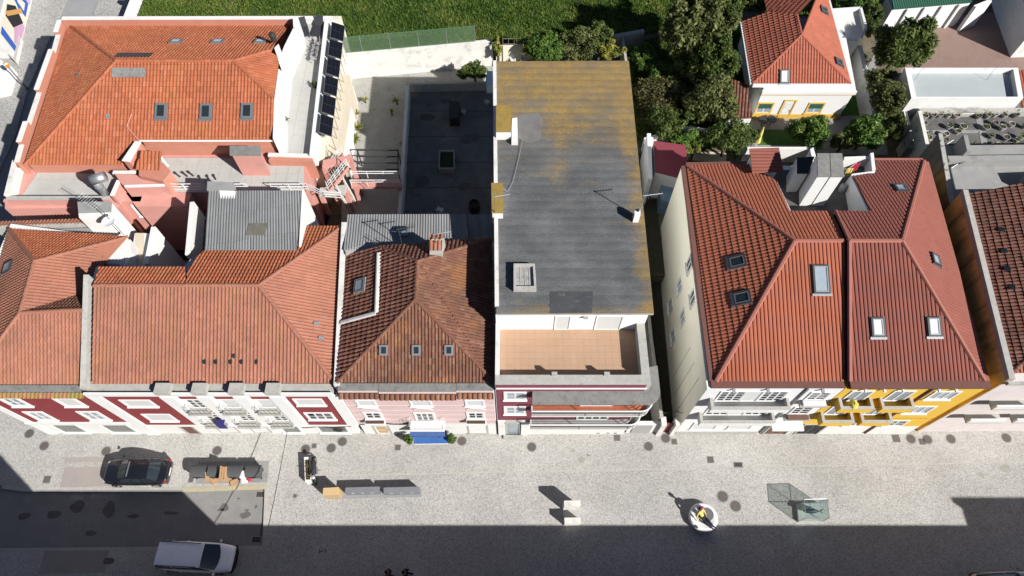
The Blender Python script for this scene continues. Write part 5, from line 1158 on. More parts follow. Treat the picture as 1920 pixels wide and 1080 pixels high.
# main terrace floor and its back strip
tq = [G(300, 351, TZ + .01), G(575, 351, TZ + .01), G(570, 288, TZ + .01), G(268, 280, TZ + .01)]
MB().prism([(-27.0, 29.9), (tq[1].x, tq[1].y), (tq[2].x + .2, 33.25), (-27.0, 33.25)], .3, TZ).build('terrace_block', 'pink_wall', Hh)
slabs(Hh, [Vector((-26.9, 30.0, TZ + .01)), Vector((tq[1].x - .1, 30.0, TZ + .01)), Vector((tq[2].x, 33.2, TZ + .01)), Vector((-26.9, 33.2, TZ + .01))], .85, .85)
# small tile roofed stair tower with a window
MB().prism(quadpx(8.2, (258, 300), (305, 302), (318, 318), (303, 336), (258, 326)), TZ, 8.0).build('stair_tower', 'salmon', Hh)
sq = [G(254, 318, 8.25), G(298, 320, 8.25), G(304, 284, 8.9), G(266, 283, 8.9)]; covering('tower_roof', sq, Hh, 'tile_orange', 'canudo', w=.27, l=.45)
MB().prism(quadpx(8.6, (230, 300), (242, 302), (262, 266), (254, 264)), TZ, 8.6).build('flank_wall', 'salmon', Hh)
MB().prism(quadpx(8.68, (228, 301), (243, 303), (264, 266), (253, 264)), 8.602, 8.68).build('flank_coping', 'white', Hh)
FT = frame_at(G(303, 336, TZ), G(318, 318, TZ) - G(303, 336, TZ), Vector((.8, -.55, 0)))
window(Hh, FT, .25, 1.05, .5, 1.5, 'sash', 'white_clean', glass='glass_sky', panes=1, rows=1)
# long block with low wall towards the little yard, flue and aerials
MB().prism(quadpx(7.6, (214, 325), (308, 330), (310, 348), (232, 350)), .4, 7.55).build('yard_block', 'pink_wall', Hh)
MB().prism(quadpx(7.0, (228, 352), (352, 352), (345, 378), (247, 378)), .4, 6.4).build('yard_block', 'pink_wall', Hh)
parapet(Hh, [G(211, 322, 7.5), G(255, 322, 7.5)], TZ, 7.4, .22, 'pink_wall', 'white'); parapet(Hh, [G(222, 337, 7.5), G(209, 366, 7.5)], TZ, 7.4, .24, 'pink_wall', 'white')
strip_wall(MB(), [G(234, 349, 7.62), G(308, 347, 7.62)], .12, 7.5, 7.7).build('roof_edge', 'white_clean', Hh)
FY = frame_at(G(236, 372, 5), (1, -0.9, 0), (.6, -.8, 0))
yb = VY(252, 385, 28.2)
m = MB(); wy = G(250, 378, 6.4).y - .02
FYs = frame_at((0, wy, 0), (1, 0, 0), (0, -1, 0)); p = VY(250, 388, wy)
window(Hh, FYs, p.x - .1, p.x + .95, 4.6, 6.0, 'sash', 'white_clean', glass='glass_sky', panes=1, rows=1); window(Hh, FYs, p.x + 3.0, p.x + 4.1, 3.6, 5.2, 'sash', 'white_clean', glass='glass_sky', panes=1, rows=1)
fl = thing('flue_pipe', 'fat galvanised flue pipe with angled cowl over the salmon terrace', 'flue', G(204, 365, TZ))
p0 = G(205, 372, 6.4); p1 = G(176, 338, 9.2); m = MB(); m.tube([p0, p1], .27, 12); m.build('pipe', 'galvanised', fl, smooth=True)
m = MB(); m.tube([p1 + Vector((-.15, 0, 0)), p1 + Vector((.75, .25, .12))], .36, 12); m.build('cowl', 'galvanised', fl, smooth=True); m = MB(); m.tube([p1.lerp(p0, .3), p1.lerp(p0, .33)], .3, 12); m.build('clamp', 'grey_metal', fl)
# pink chimney shaft with grey cap
MB().prism(quadpx(8.9, (434, 289), (487, 289), (487, 279), (434, 279)), TZ, 8.9).build('chimney_shaft', 'pink_wall', Hh); MB().prism(quadpx(8.98, (431, 291), (489, 291), (488, 274), (431, 274)), 8.902, 9.02).build('chimney_cap', 'stone_dark', Hh)
# terrace rails
def whiterail(parent, pp, z, h=.85, n=3):
    m = MB(); P = [G(x, y, z) if not isinstance(x, Vector) else x for x, y in pp]
    for k in range(n): m.tube([p + Vector((0, 0, h * (1 - k * .36))) for p in P], .035, 5)
    for a, b in zip(P, P[1:]):
        q = max(1, int((b - a).length / 1.3))
        for i in range(q + 1): c_ = a.lerp(b, i / q); m.tube([c_, c_ + Vector((0, 0, h))], .03, 5)
    return m.build('railing', 'white_metal', parent)
whiterail(Hh, [(312, 358), (388, 358)], TZ); whiterail(Hh, [(440, 358), (468, 358)], TZ); whiterail(Hh, [(512, 358), (580, 358)], TZ)
whiterail(Hh, [(583, 358), (610, 372), (642, 374)], 6.0)
# ---- east terrace with white walls, rack of solar panels
EZ = 6.6
ew = [(548, 33), (549, 52), (531, 88), (523, 113), (513, 187), (511, 259)]
pts = [G(x + 6, y, 8.75) for x, y in ew]
strip_wall(MB(), pts, .42, TZ - .2, 8.75).build('white_wall', 'white_clean', Hh)
MB().prism([G(x, y, EZ)[:2] for x, y in [(505, 292), (602, 292), (640, 30), (543, 30)]], -.2, EZ).build('east_wing', 'cream', Hh)
slabs(Hh, [G(512, 290, EZ + .01), G(588, 290, EZ + .01), G(616, 45, EZ + .01), G(553, 45, EZ + .01)], .85, .85)
parapet(Hh, [G(613, 38, 7.3), G(585, 290, 7.3)], EZ - .6, 7.23, .34, 'white', 'white_clean'); parapet(Hh, [G(552, 33, 7.15), G(622, 33, 7.15)], EZ, 7.1, .3, 'white', 'white_clean')
MB().prism(quadpx(7.05, (505, 293), (586, 296), (586, 302), (503, 301)), 5.0, 7.0).build('end_wall', 'salmon', Hh)
strip_wall(MB(), [G(503, 290, 7.05), G(586, 292, 7.05)], .3, 6.4, 7.1).build('end_coping', 'white', Hh)
MB().prism([G(x, y, 5.2)[:2] for x, y in [(586, 310), (630, 300), (655, 140), (628, 140)]], -.2, 5.2).build('cream_roof', 'cream_roof', Hh)
MB().prism([G(x, y, 3.4)[:2] for x, y in [(640, 300), (657, 170), (662, 160), (650, 305)]], .5, 3.4).build('side_wall', 'white_clean', Hh)
m = MB(); m.tube([G(613, 300, 5.3), G(600, 318, 5.3)], .2, 6); m.build('roof_pipe', 'stone', Hh)
MB().prism(quadpx(9.9, (512, 84), (521, 112), (531, 106), (520, 76)), 7.8, 9.6).build('rear_chimney', 'white_clean', Hh)
m = MB(); p = G(514, 76, 9.7); m.tube([p, p + Vector((0, 0, .35))], .22, 10); m.ball(p + Vector((0, 0, .5)), .28, 10); m.build('chimney_cowl', 'iron_dark', Hh)
# ridge wire pipe
m = MB(); a = on_plane(248, 216, [FLh, FMa, R0]) + Vector((0, 0, .12)); b = on_plane(239, 239, [FLh, FMa, R0]) + Vector((0, 0, .12)); m.tube([a, b, on_plane(262, 266, [FLh, FMa, R0]) + Vector((0, 0, .12))], .055, 6); m.build('overflow_pipe', 'salmon', Hh)
# solar panels, six separate modules leaning on a rack
sp0, sp1 = G(622, 40, 7.6), G(597, 250, 7.6); s2, s3 = G(647, 48, 7.15), G(621, 259, 7.15)
for i in range(6):
    a, b = i / 6 + .006, (i + 1) / 6 - .006
    A0, A1, B0, B1 = sp0.lerp(sp1, a), sp0.lerp(sp1, b), s2.lerp(s3, a), s2.lerp(s3, b)
    t = thing('solar_panel', ['solar panel at the far end of the terrace rack', 'second solar panel from the far end of the rack', 'third solar panel from the far end of the rack', 'fourth solar panel from the far end of the rack', 'fifth solar panel from the far end of the rack', 'solar panel nearest the pink outside stair'][i], 'solar panel', A1, 'solar panels along the terrace')
    n_ = (A1 - A0).cross(B0 - A0).normalized(); n_ = n_ if n_.z > 0 else -n_
    m = MB(); m.obox(A0, A1 - A0, B0 - A0, n_ * .04); m.build('frame', 'grey_metal', t)
    for r in range(2):
        for c in range(3):
            f = lambda u, v: A0 + (A1 - A0) * u + (B0 - A0) * v
            u0, u1 = .02 + r * .482, .02 + r * .482 + .474; v0, v1 = .025 + c * .318, .025 + c * .318 + .312
            o_ = f(u0, v0) + n_ * .041; m = MB(); m.obox(o_, f(u1, v0) - f(u0, v0), f(u0, v1) - f(u0, v0), n_ * .008); m.build('cell_block', 'solar_cell', t)
    m = MB()
    for u in (.2, .8): p = f(u, .85); m.tube([p, Vector((p.x, p.y, 5.2))], .03, 5); p = f(u, .1); m.tube([p, Vector((p.x, p.y, 5.2))], .03, 5)
    m.build('rack_leg', 'galvanised', t)
# loungers, chairs and pots on the terrace
def lounger(x, y, ang, label):
    t = thing('sun_lounger', label, 'lounger', G(x, y, EZ + .04), 'loungers on the white terrace'); o = t.location
    m = MB(); m.obox(o + Vector((-.33, -.9, .28)), (.66, 0, 0), (0, 1.2, 0), (0, 0, .05)); m.build('seat', 'lounger_dark', t); m = MB(); m.obox(o + Vector((-.33, .31, .29)), (.66, 0, 0), (0, .62, .5), (0, -.03, .04)); m.build('backrest', 'lounger_dark', t)
    for sx in (-.3, .27):
        for sy in (-.85, .6): m = MB(); m.box(o.x + sx, o.x + sx + .04, o.y + sy, o.y + sy + .04, o.z, o.z + .285); m.build('leg', 'grey_metal', t)
    m = MB(); m.obox(o + Vector((-.37, -.95, .24)), (.04, 0, 0), (0, 1.6, 0), (0, 0, .06)); m.obox(o + Vector((.33, -.95, .24)), (.04, 0, 0), (0, 1.6, 0), (0, 0, .06)); m.build('frame', 'grey_metal', t)
    t.rotation_euler = (0, 0, math.radians(ang)); return t
lounger(572, 60, 18, 'dark sun lounger turned towards the white wall'); lounger(598, 58, -6, 'dark sun lounger beside the solar panels')
def chair(x, y, z, ang, label, mt='plastic_grey', group=None, name='garden_chair'):
    o = G(x, y, z); t = thing(name, label, 'chair', o, group)
    MB().box(o.x - .24, o.x + .24, o.y - .24, o.y + .24, o.z + .42, o.z + .46).build('seat', mt, t)
    m = MB(); m.obox(o + Vector((-.24, .22, .47)), (.48, 0, 0), (0, .04, 0), (0, .08, .42)); m.build('backrest', mt, t)
    for sx in (-.22, .18):
        for sy in (-.22, .18): MB().box(o.x + sx, o.x + sx + .04, o.y + sy, o.y + sy + .04, o.z, o.z + .418).build('leg', mt, t)
        m = MB(); m.box(o.x + sx, o.x + sx + .04, o.y - .2, o.y + .24, o.z + .62, o.z + .65); m.box(o.x + sx, o.x + sx + .04, o.y - .2, o.y - .16, o.z + .461, o.z + .619); m.build('armrest', mt, t)
    t.rotation_euler = (0, 0, math.radians(ang)); return t
chair(559, 86, EZ + .04, 100, 'pale grey armchair by the white terrace wall')
for k, (x, y) in enumerate([(597, 88), (594, 98), (592, 107), (590, 115)]): chair(x, y, EZ + .04, -80, ['grey terrace chair nearest the loungers', 'second grey terrace chair from the loungers', 'third grey terrace chair from the loungers', 'grey terrace chair farthest from the loungers'][k], group='chairs in the shade of the solar panels')
def pot(x, y, z, r, h, label, mt='stone', plant='leaf_dark', n=60):
    o = G(x, y, z); t = thing('plant_pot', label, 'plant pot', o); MB().lathe((o.x, o.y, z), [(r * .7, 0), (r, h), (r * 1.08, h), (r * 1.08, h + .04), (r * .9, h + .04), (r * .88, h - .03)], 14).build('pot', mt, t)
    m = MB()
    for i in range(n):
        c_ = Vector((o.x, o.y, z + h)) + Vector((random.gauss(0, r * .5), random.gauss(0, r * .5), abs(random.gauss(.1, r * .6)))); a = Vector((random.gauss(0, 1), random.gauss(0, 1), random.gauss(0, .6))).normalized() * .09; b = Vector((random.gauss(0, 1), random.gauss(0, 1), random.gauss(0, .6))).normalized() * .06
        m.poly([c_ - a, c_ + b, c_ + a, c_ - b], random.random())
    m.build('foliage', plant, t); return t
pot(537, 231, EZ + .04, .26, .4, 'round stone pot with a plant near the terrace skylight wall'); pot(592, 164, EZ + .04, .22, .35, 'dark pot in the shade under the solar panels', 'iron_dark')

# ---------------------------------------------------------------- pink outside stair with white rails
St = thing('outside_stair', 'pink outside staircase with white rails leading down to the court', 'staircase', G(660, 390, BACK))
def beam(a, b, wd, h, mt, name, parent):
    a, b = Vector(a), Vector(b); d = b - a; n2 = Vector((-d.y, d.x, 0)).normalized() * wd; m = MB(); m.obox(a - n2 / 2, d, n2, (0, 0, h)); return m.build(name, mt, parent)
u0, u1 = G(618, 302, 6.5), G(655, 296, 6.5); l0, l1 = G(640, 372, 4.2), G(668, 380, 4.2)
ta, tb = G(598, 352, 6.3), G(652, 298, 6.3)
MB().prism(quadpx(6.35, (606, 300), (656, 290), (654, 302), (604, 312)), 6.05, 6.35).build('landing', 'pink_wall', St)
# upper flight descends from the terrace level landing towards the street side, lower flight returns
n_st = 11
P0, P1 = G(648, 300, 6.3), G(612, 346, 4.3)
Q0_, Q1_ = G(640, 350, 4.25), G(664, 392, BACK + .2)
for (a, b, nm) in ((P0, P1, 1), (Q0_, Q1_, 2)):
    d = b - a; hor = Vector((d.x, d.y, 0)).normalized(); sidev = Vector((-hor.y, hor.x, 0)) * (1.15 if nm == 1 else .9)
    for i in range(n_st):
        p = a + d * (i / n_st); m = MB(); m.obox(p - sidev / 2 + Vector((0, 0, d.z / n_st - .04)), Vector((d.x, d.y, 0)) / n_st * 1.15, sidev, (0, 0, .05)); m.build('step', 'slab_grey', St)
    for sg in (-1, 1):
        m = MB(); o_ = a + sidev * .52 * sg; m.obox(o_ - Vector((0, 0, .28)), d, sidev.normalized() * .14 * sg, (0, 0, .38)); m.build('stringer', 'pink_wall', St)
        m = MB(); s_ = o_ + sidev.normalized() * .07 * sg
        for k in (.35, .62, .9): m.tube([s_ + Vector((0, 0, k)), s_ + d + Vector((0, 0, k))], .028, 5)
        for i in range(6): p = s_ + d * (i / 5); m.tube([p, p + Vector((0, 0, .9))], .028, 5)
        m.build('railing', 'white_metal', St)
MB().prism(quadpx(4.25, (600, 352), (650, 346), (646, 362), (598, 366)), 4.0, 4.25).build('landing', 'slab_grey', St)
for (x, y) in [(655, 292), (607, 312)]: p = G(x, y, 6.05); MB().box(p.x - .15, p.x + .15, p.y - .15, p.y + .15, BACK - .1, 6.04).build('column', 'pink_wall', St)
for (x, y) in [(601, 362), (648, 358)]: p = G(x, y, 4.0); MB().box(p.x - .15, p.x + .15, p.y - .15, p.y + .15, BACK - .1, 3.99).build('column', 'pink_wall', St)
# footbridge from the stair across to the court wall
Br = thing('footbridge', 'narrow pink footbridge with white rails beside the outside stair', 'footbridge', G(710, 340, BACK))
ba, bb = G(660, 345, 3.6), G(752, 345, 3.6); MB().prism([G(658, 350, 3.6)[:2], G(752, 350, 3.6)[:2], G(752, 335, 3.6)[:2], G(658, 335, 3.6)[:2]], 3.3, 3.6).build('deck', 'pink_wall', Br)
for y in (334, 350):
    m = MB(); A_, B_ = G(660, y, 3.6), G(751, y, 3.6)
    for k in (.85, .6): m.tube([A_ + Vector((0, 0, k)), B_ + Vector((0, 0, k))], .035, 5)
    for i in range(4): p = A_.lerp(B_, i / 3); m.tube([p, p + Vector((0, 0, .85))], .03, 5)
    m.build('railing', 'white_metal', Br)
for x in (665, 748): p = G(x, 343, 3.3); MB().box(p.x - .13, p.x + .13, p.y - .3, p.y + .3, BACK - .1, 3.29).build('column', 'pink_wall', Br)
pg = thing('pergola', 'dark metal pergola bars over the gravel court', 'pergola', G(705, 300, BACK))
for y in (281, 293, 305, 317): m = MB(); a, b = G(668, y, 3.5), G(748, y, 3.5); m.box(a.x, b.x, a.y - .04, a.y + .04, 3.42, 3.5); m.build('bar', 'dark_metal', pg)
for x in (670, 746): m = MB(); a, b = G(x, 281, 3.4), G(x, 317, 3.4); m.obox(a - Vector((.04, 0, .06)), b - a, (.08, 0, 0), (0, 0, .06)); m.build('beam', 'dark_metal', pg)
for (x, y) in ((670, 281), (746, 281), (670, 317), (746, 317)): p = G(x, y, 3.3); MB().box(p.x - .04, p.x + .04, p.y - .04, p.y + .04, BACK - .02, 3.335).build('post', 'dark_metal', pg)
# court walls
wall_thing('court_wall', 'thin white capped wall between gravel court and dark court', 'wall', [G(764, 160, 2.6), G(753, 345, 2.6), G(748, 410, 2.6)], .2, BACK - .3, 2.55, 'white_old', 'white')
wall_thing('court_wall', 'low wall with thin rail closing the far side of the dark court', 'wall', [G(764, 156, 2.2), G(925, 153, 2.2)], .22, BACK - .3, 2.15, 'stone', None)

# ================================================================== GARDENS AND BUILDINGS AT THE UPPER RIGHT
GH = thing('garden_house', 'small white house with yellow window trim and orange hip roof', 'house', G(1490, 222, BACK))
ez = 4.95; az = 7.1
FLg = G(1411, 157, ez); FRg = G(1595, 157, ez); A0 = G(1503, 65, az); A1 = G(1494, 28, az); A2 = G(1533, -12, az); BLg = G(1392, 41, ez); BRg = G(1549, -12, ez)
yb = G(1490, 222, BACK).y
xa, xb = G(1408, 222, BACK).x, G(1572, 222, BACK).x
MB().prism([(xa, yb), (xb, yb), (BRg.x + .9, 50.5), (BLg.x + .7, 50.5)], .9, 4.7).build('wall_body', 'white_clean', GH)
covering('roof_front', [FLg, FRg, A0], GH, 'tile_house', w=.24, l=.4); cw = on_plane(1438, 23, [FLg, A0, BLg])
covering('roof_west', [FLg, A0, A1, cw, BLg] if False else [FLg, A0, on_plane(1494, 28, [FLg, A0, BLg]), cw, BLg], GH, 'tile_house', 'canudo', w=.3, l=.42)
covering('roof_wing', [cw, on_plane(1494, 28, [FLg, A0, BLg]), A2, G(1428, -14, 5.6)] if False else [cw, on_plane(1494, 28, [FLg, A0, BLg]), A2 + Vector((0, 0, .0))], GH, 'tile_house', 'canudo', w=.3, l=.42)
covering('roof_wing', [cw, A2, G(1430, -12, 5.2)], GH, 'tile_house', 'canudo', w=.3, l=.42)
covering('roof_east', [FRg, BRg, A0], GH, 'tile_house', w=.24, l=.4); covering('roof_east', [A0, BRg, A2], GH, 'tile_house', w=.24, l=.4)
for a, b in ((FLg, A0), (FRg, A0), (A0, A1)): ridge(a, b, GH, 'tile_house', r=.11)
for a, b in ((BLg, FLg), (FLg, FRg), (FRg, BRg)):
    d = (b - a); n2 = Vector((d.y, -d.x, 0)).normalized() * .2; m = MB(); m.obox(a + Vector((0, 0, -.22)), d, n2, (0, 0, .25)); m.build('eave_gutter', 'white_clean', GH)
FG = frame_at((0, yb, 0), (1, 0, 0), (0, -1, 0))
def gbox(name, mt, a0, a1, b0, b1, c0, c1): m = MB(); wbox(m, FG, a0, a1, b0, b1, c0, c1); m.build(name, mt, GH)
gbox('cornice', 'yellow_trim', xa - .1, xb + .1, .0, .14, 4.15, 4.28); gbox('cornice', 'white_clean', xa - .1, xb + .1, .0, .2, 4.283, 4.6); gbox('plinth', 'yellow_trim', xa, xb, .0, .05, BACK, 1.75)
p1 = VY(1433, 202, yb); p2 = VY(1528, 202, yb); p3 = VY(1474, 208, yb)
for p in (p1, p2):
    window(GH, FG, p.x - .72, p.x + .72, p.z - .65, p.z + .65, 'sash', 'yellow_trim', glass='glass_sky', fw=.14)
    gbox('green_blind', 'green_shutter', p.x - .56, p.x + .56, .031, .05, p.z - .05, p.z + .5)
door(GH, FG, p3.x - .6, p3.x + .5, BACK + .02, 3.5, 'white_metal', 'yellow_trim', fw=.13)
e1_, e2_, n_ = plane_axes([FLg, FRg, A0]); rooflight(GH, on_plane(1470, 144, [FLg, FRg, A0]) + n_ * .05, e1_, e2_, n_, .78, 1.15, 'glass_pale')
e1_, e2_, n_ = plane_axes([FRg, BRg, A0])
for x, y in ((1571, 118), (1543, 20)): rooflight(GH, on_plane(x, y, [FRg, BRg, A0]) + n_ * .05, e1_, e2_, n_, .8, .8, 'glass_dark')
m = MB(); p = G(1583, 190, 3.0); m.obox(p, (.35, .1, 0), (0, .2, 0), (0, 0, .18)); m.build('wall_lamp', 'plastic_grey', GH)
# flat white annex by that house
an2 = thing('annex', 'white flat roofed annex with stained roof behind the garden house', 'outbuilding', G(1590, 70, BACK))
q = quadpx(4.0, (1562, 68), (1612, 76), (1622, 55), (1612, 18), (1556, 22)); MB().prism(q, .9, 3.8).build('wall_body', 'white_old', an2); MB().prism(q, 3.801, 3.82).build('roof_felt', 'white_old', an2)
for i in (1, 2, 3): strip_wall(MB(), [q[i], q[(i + 1) % 5]], .22, 3.5, 4.25).build('parapet', 'white', an2)
sh = thing('tile_shed', 'lean-to shed with dark red tiles left of the garden house', 'shed', G(1390, 230, BACK))
sq = [G(1363, 224, 3.4), G(1409, 222, 3.4), G(1402, 160, 4.3), G(1372, 150, 4.3)]; covering('roof', sq, sh, 'tile_brown', 'canudo', w=.27, l=.42, irregular=.01); MB().prism([p[:2] for p in sq], .9, 3.3).build('wall_body', 'white_clean', sh)
bs = thing('burgundy_shed', 'small white shed with flat burgundy roof beside the alley', 'shed', G(1255, 320, BACK))
bq = quadpx(4.4, (1229, 322), (1290, 337), (1286, 272), (1226, 264)); MB().prism(bq, 0, 4.3).build('wall_body', 'white', bs); MB().prism(bq, 4.301, 4.4).build('roof', 'burgundy_roof', bs)
strip_wall(MB(), [G(1220, 335, 4.6), G(1217, 250, 4.6)], .3, 0, 4.6).build('side_wall', 'white', bs)
m = MB(); q = quadpx(3.0, (1240, 375), (1262, 380), (1262, 345), (1240, 345)); MB().prism(q, 0, 3.0).build('lean_to', mat('blue_sheet', (0.18, 0.27, 0.36), .6, .15, 2), bs)
# walls of the gardens
wall_thing('garden_wall', 'tall weathered cream wall running beside the garden house lawn', 'wall', [G(1612, 85, 3.2), G(1630, 160, 3.2), G(1645, 240, 3.2)], .4, BACK - .2, 3.2, 'white_old')
wall_thing('garden_wall', 'pale wall behind the red dormer box and yellow parasol', 'wall', [G(1402, 276, 3.0), G(1530, 276, 3.0)], .25, BACK - .2, 2.9, 'white')
wall_thing('garden_wall', 'broken white wall below the twiggy bush', 'wall', [G(1208, 262, 2.6), G(1290, 240, 2.6), G(1340, 246, 2.6)], .25, BACK - .2, 2.7, 'white')
wall_thing('garden_wall', 'old stone wall at the corner of the grass field', 'wall', [G(1150, 80, 2.4), G(1205, 70, 2.4)], .4, BACK - .2, 3.2, 'stone')
wall_thing('garden_wall', 'narrow grey wall beside the flat roofed block garden', 'wall', [G(1167, 66, 2.9), G(1174, 118, 2.9)], .22, BACK - .2, 3.0, 'stone')
wall_thing('garden_wall', 'short cream wall behind two white chairs', 'wall', [G(930, 98, 2.4), G(1000, 92, 2.4)], .2, BACK - .2, 3.1, 'cream')
wall_thing('garden_wall', 'grey wall edging the pot terrace on its left', 'wall', [G(1690, 205, 3.0), G(1700, 240, 3.0)], .25, BACK - .2, 3.4, 'white')
chair(962, 119, BACK, 10, 'left white plastic chair behind the flat roof', 'white_metal', 'white chairs in the rear garden'); chair(981, 118, BACK, -12, 'right white plastic chair behind the flat roof', 'white_metal', 'white chairs in the rear garden')
pv = thing('trellis', 'thin wooden trellis frame over the two white chairs', 'trellis', G(960, 105, BACK))
for x in (943, 985):
    for y in (108, 118): p = G(x, y, BACK); MB().box(p.x - .03, p.x + .03, p.y - .03, p.y + .03, BACK, 3.4).build('post', 'twig', pv)
for y in (108, 118): a, b = G(943, y, BACK), G(985, y, BACK); m = MB(); m.tube([Vector((a.x, a.y, 3.42)), Vector((b.x, b.y, 3.42))], .035, 5); m.build('bar', 'twig', pv)
for k in range(5): a = G(943 + k * 10.5, 108, BACK); b = G(943 + k * 10.5, 118, BACK); m = MB(); m.tube([Vector((a.x, a.y, 3.47)), Vector((b.x, b.y, 3.47))], .025, 5); m.build('bar', 'twig', pv)
pu = thing('parasol', 'closed yellow parasol beside the garden house terrace', 'parasol', G(1415, 275, BACK)); o = pu.location
m = MB(); m.tube([o, o + Vector((0, 0, 2.4))], .03, 6); m.build('pole', 'white_metal', pu); m = MB(); m.lathe((o.x, o.y, BACK), [(.30, .7), (.22, 1.2), (.14, 1.9), (.04, 2.45)], 8); m.build('canopy', mat('parasol_yellow', (.70, .58, .16), .8, .06, 3), pu)
m = MB(); m.lathe((o.x, o.y, BACK), [(.3, 0), (.3, .08), (.06, .12)], 10); m.build('base', 'concrete', pu)
for i, (x, y, l_) in enumerate([(1427, 236, 'left dark round garden table'), (1442, 234, 'right dark round garden table')]):
    p = G(x, y, BACK); t = thing('garden_table', l_ + ' in front of the garden house', 'table', p, 'dark tables in the garden'); MB().lathe((p.x, p.y, BACK), [(.42, .7), (.45, .72), (.45, .75), (.42, .76)], 16).build('table_top', 'dark_metal', t); m = MB(); m.tube([p, p + Vector((0, 0, .7))], .05, 6); m.build('leg', 'dark_metal', t)
# white flat roofed outbuilding
OB = thing('outbuilding', 'long white flat roofed outbuilding with pale grey sunken roof', 'outbuilding', G(1810, 205, BACK))
oq = quadpx(4.9, (1709, 184), (1919, 184), (1909, 127), (1697, 127)); MB().prism(oq, .9, 4.4).build('wall_body', 'white_clean', OB)
m, inn = ring(oq, .91, 4.401, 4.9); m.build('parapet', 'white_clean', OB); MB().prism([(p.x, p.y) for p in inn], 4.401, 4.42).build('roof_felt', mat('roof_paint', (.40, .44, .45), .8, .05, .8), OB)
FO = frame_at((0, oq[0].y, 0), (1, 0, 0), (0, -1, 0))
for px_ in (1735, 1880): p = VY(px_, 203, oq[0].y); window(OB, FO, p.x - .5, p.x + .5, 2.2, 3.2, 'sash', 'white_clean')
m = MB()
for i in range(8): p = VY(1765 + i * 4, 198 - i * 1.2, oq[0].y - .5); m.box(p.x - .15, p.x + .15, oq[0].y - .9, oq[0].y - .02, BACK + .2 * i, BACK + .2 * i + .05)
m.build('iron_steps', 'dark_metal', OB)
for x, y in ((1715, 150), (1850, 150)): m = MB(); p = G(x, y, 4.45); m.tube([p, p + Vector((.1, .2, .9)), p + Vector((.5, .5, .9))], .02, 4); m.build('aerial', 'grey_metal', OB)
# terrace of flower pots
PT = thing('pot_terrace', 'dark concrete roof terrace crowded with flower pots', 'terrace', G(1830, 285, BACK)); tz = 3.4
tqv = quadpx(tz, (1728, 210), (1990, 208), (1990, 292), (1744, 292)); MB().prism(tqv, .9, tz).build('floor_block', 'concrete_dark', PT)
strip_wall(MB(), [G(1725, 208, 4.0), G(1744, 292, 4.0)], .3, 0.9, 4.0).build('parapet', 'white_old', PT); strip_wall(MB(), [G(1725, 206, 4.0), G(1990, 205, 4.0)], .45, tz - .4, 3.95).build('parapet', 'stone', PT)
strip_wall(MB(), [G(1835, 222, tz), G(1850, 290, tz)], .5, tz + .001, tz + .02).build('path_strip', 'concrete', PT); strip_wall(MB(), [G(1748, 247, tz), G(1835, 247, tz)], .3, tz + .001, tz + .02).build('path_strip', 'concrete', PT)
m = MB()
for k in range(9): p = G(1805 + k * 2.6, 213, 4.0); m.tube([p, p + Vector((0, 0, .8))], .015, 4)
a, b = G(1805, 213, 4.8), G(1827, 213, 4.8); m.tube([a, b], .02, 4); m.build('railing', 'white_metal', PT)
potdesc = []
pps = [(1731, 222), (1745, 221), (1758, 219), (1775, 220), (1790, 220), (1831, 221), (1848, 221), (1862, 219), (1880, 220), (1900, 219), (1731, 235), (1777, 241), (1803, 241), (1862, 235), (1845, 243), (1876, 243), (1893, 237), (1917, 240), (1738, 262), (1770, 256), (1793, 250), (1856, 258), (1883, 262), (1903, 266), (1912, 261), (1770, 266), (1822, 278), (1860, 278), (1868, 276), (1892, 278)]
KP = ['pale rimmed flower pot', 'dark clay flower pot', 'grey flower pot', 'flower pot with a leafy plant', 'flower pot with a yellowish plant']
for i, (x, y) in enumerate(pps):
    row = 'top row along the far parapet' if y < 225 else ('row second from the far parapet' if y < 245 else ('middle row of the terrace' if y < 264 else 'row nearest the grey roof'))
    same = [j for j in range(len(pps)) if (pps[j][1] < 225) == (y < 225) and (225 <= pps[j][1] < 245) == (225 <= y < 245) and (245 <= pps[j][1] < 264) == (245 <= y < 264)]
    same.sort(key=lambda j: pps[j][0]); k = same.index(i); ordn = ['leftmost', 'second', 'third', 'fourth', 'fifth', 'sixth', 'seventh', 'eighth', 'ninth', 'tenth', 'eleventh'][k]
    lab = (f'{ordn} flower pot from the left, {row}' if k else f'leftmost flower pot, {row}')
    o = G(x, y, tz + .001); t = thing('flower_pot', lab, 'flower pot', o, 'pots on the dark terrace'); r = random.uniform(.2, .3); h = random.uniform(.28, .42)
    MB().lathe((o.x, o.y, tz), [(r * .72, .001), (r, h), (r * 1.1, h), (r * 1.1, h + .05), (r * .92, h + .05), (r * .88, h - .04)], 12).build('pot', ['stone', 'stone_dark', 'concrete', 'slab_grey'][i % 4], t)
    MB().lathe((o.x, o.y, tz), [(r * .86, h - .06), (r * .86, h - .02)], 12).build('soil', 'soil', t)
    if i % 3 != 1:
        m = MB()
        for q in range(26):
            c_ = Vector((o.x, o.y, tz + h)) + Vector((random.gauss(0, r * .45), random.gauss(0, r * .45), abs(random.gauss(0.02, .16)))); a = Vector((random.gauss(0, 1), random.gauss(0, 1), random.gauss(0, .6))).normalized() * .1; b = Vector((random.gauss(0, 1), random.gauss(0, 1), .2)).normalized() * .05
            m.poly([c_ - a, c_ + b, c_ + a, c_ - b], random.random())
        m.build('foliage', 'leaf_yellow' if i in (13, 18) else 'leaf_dark', t)
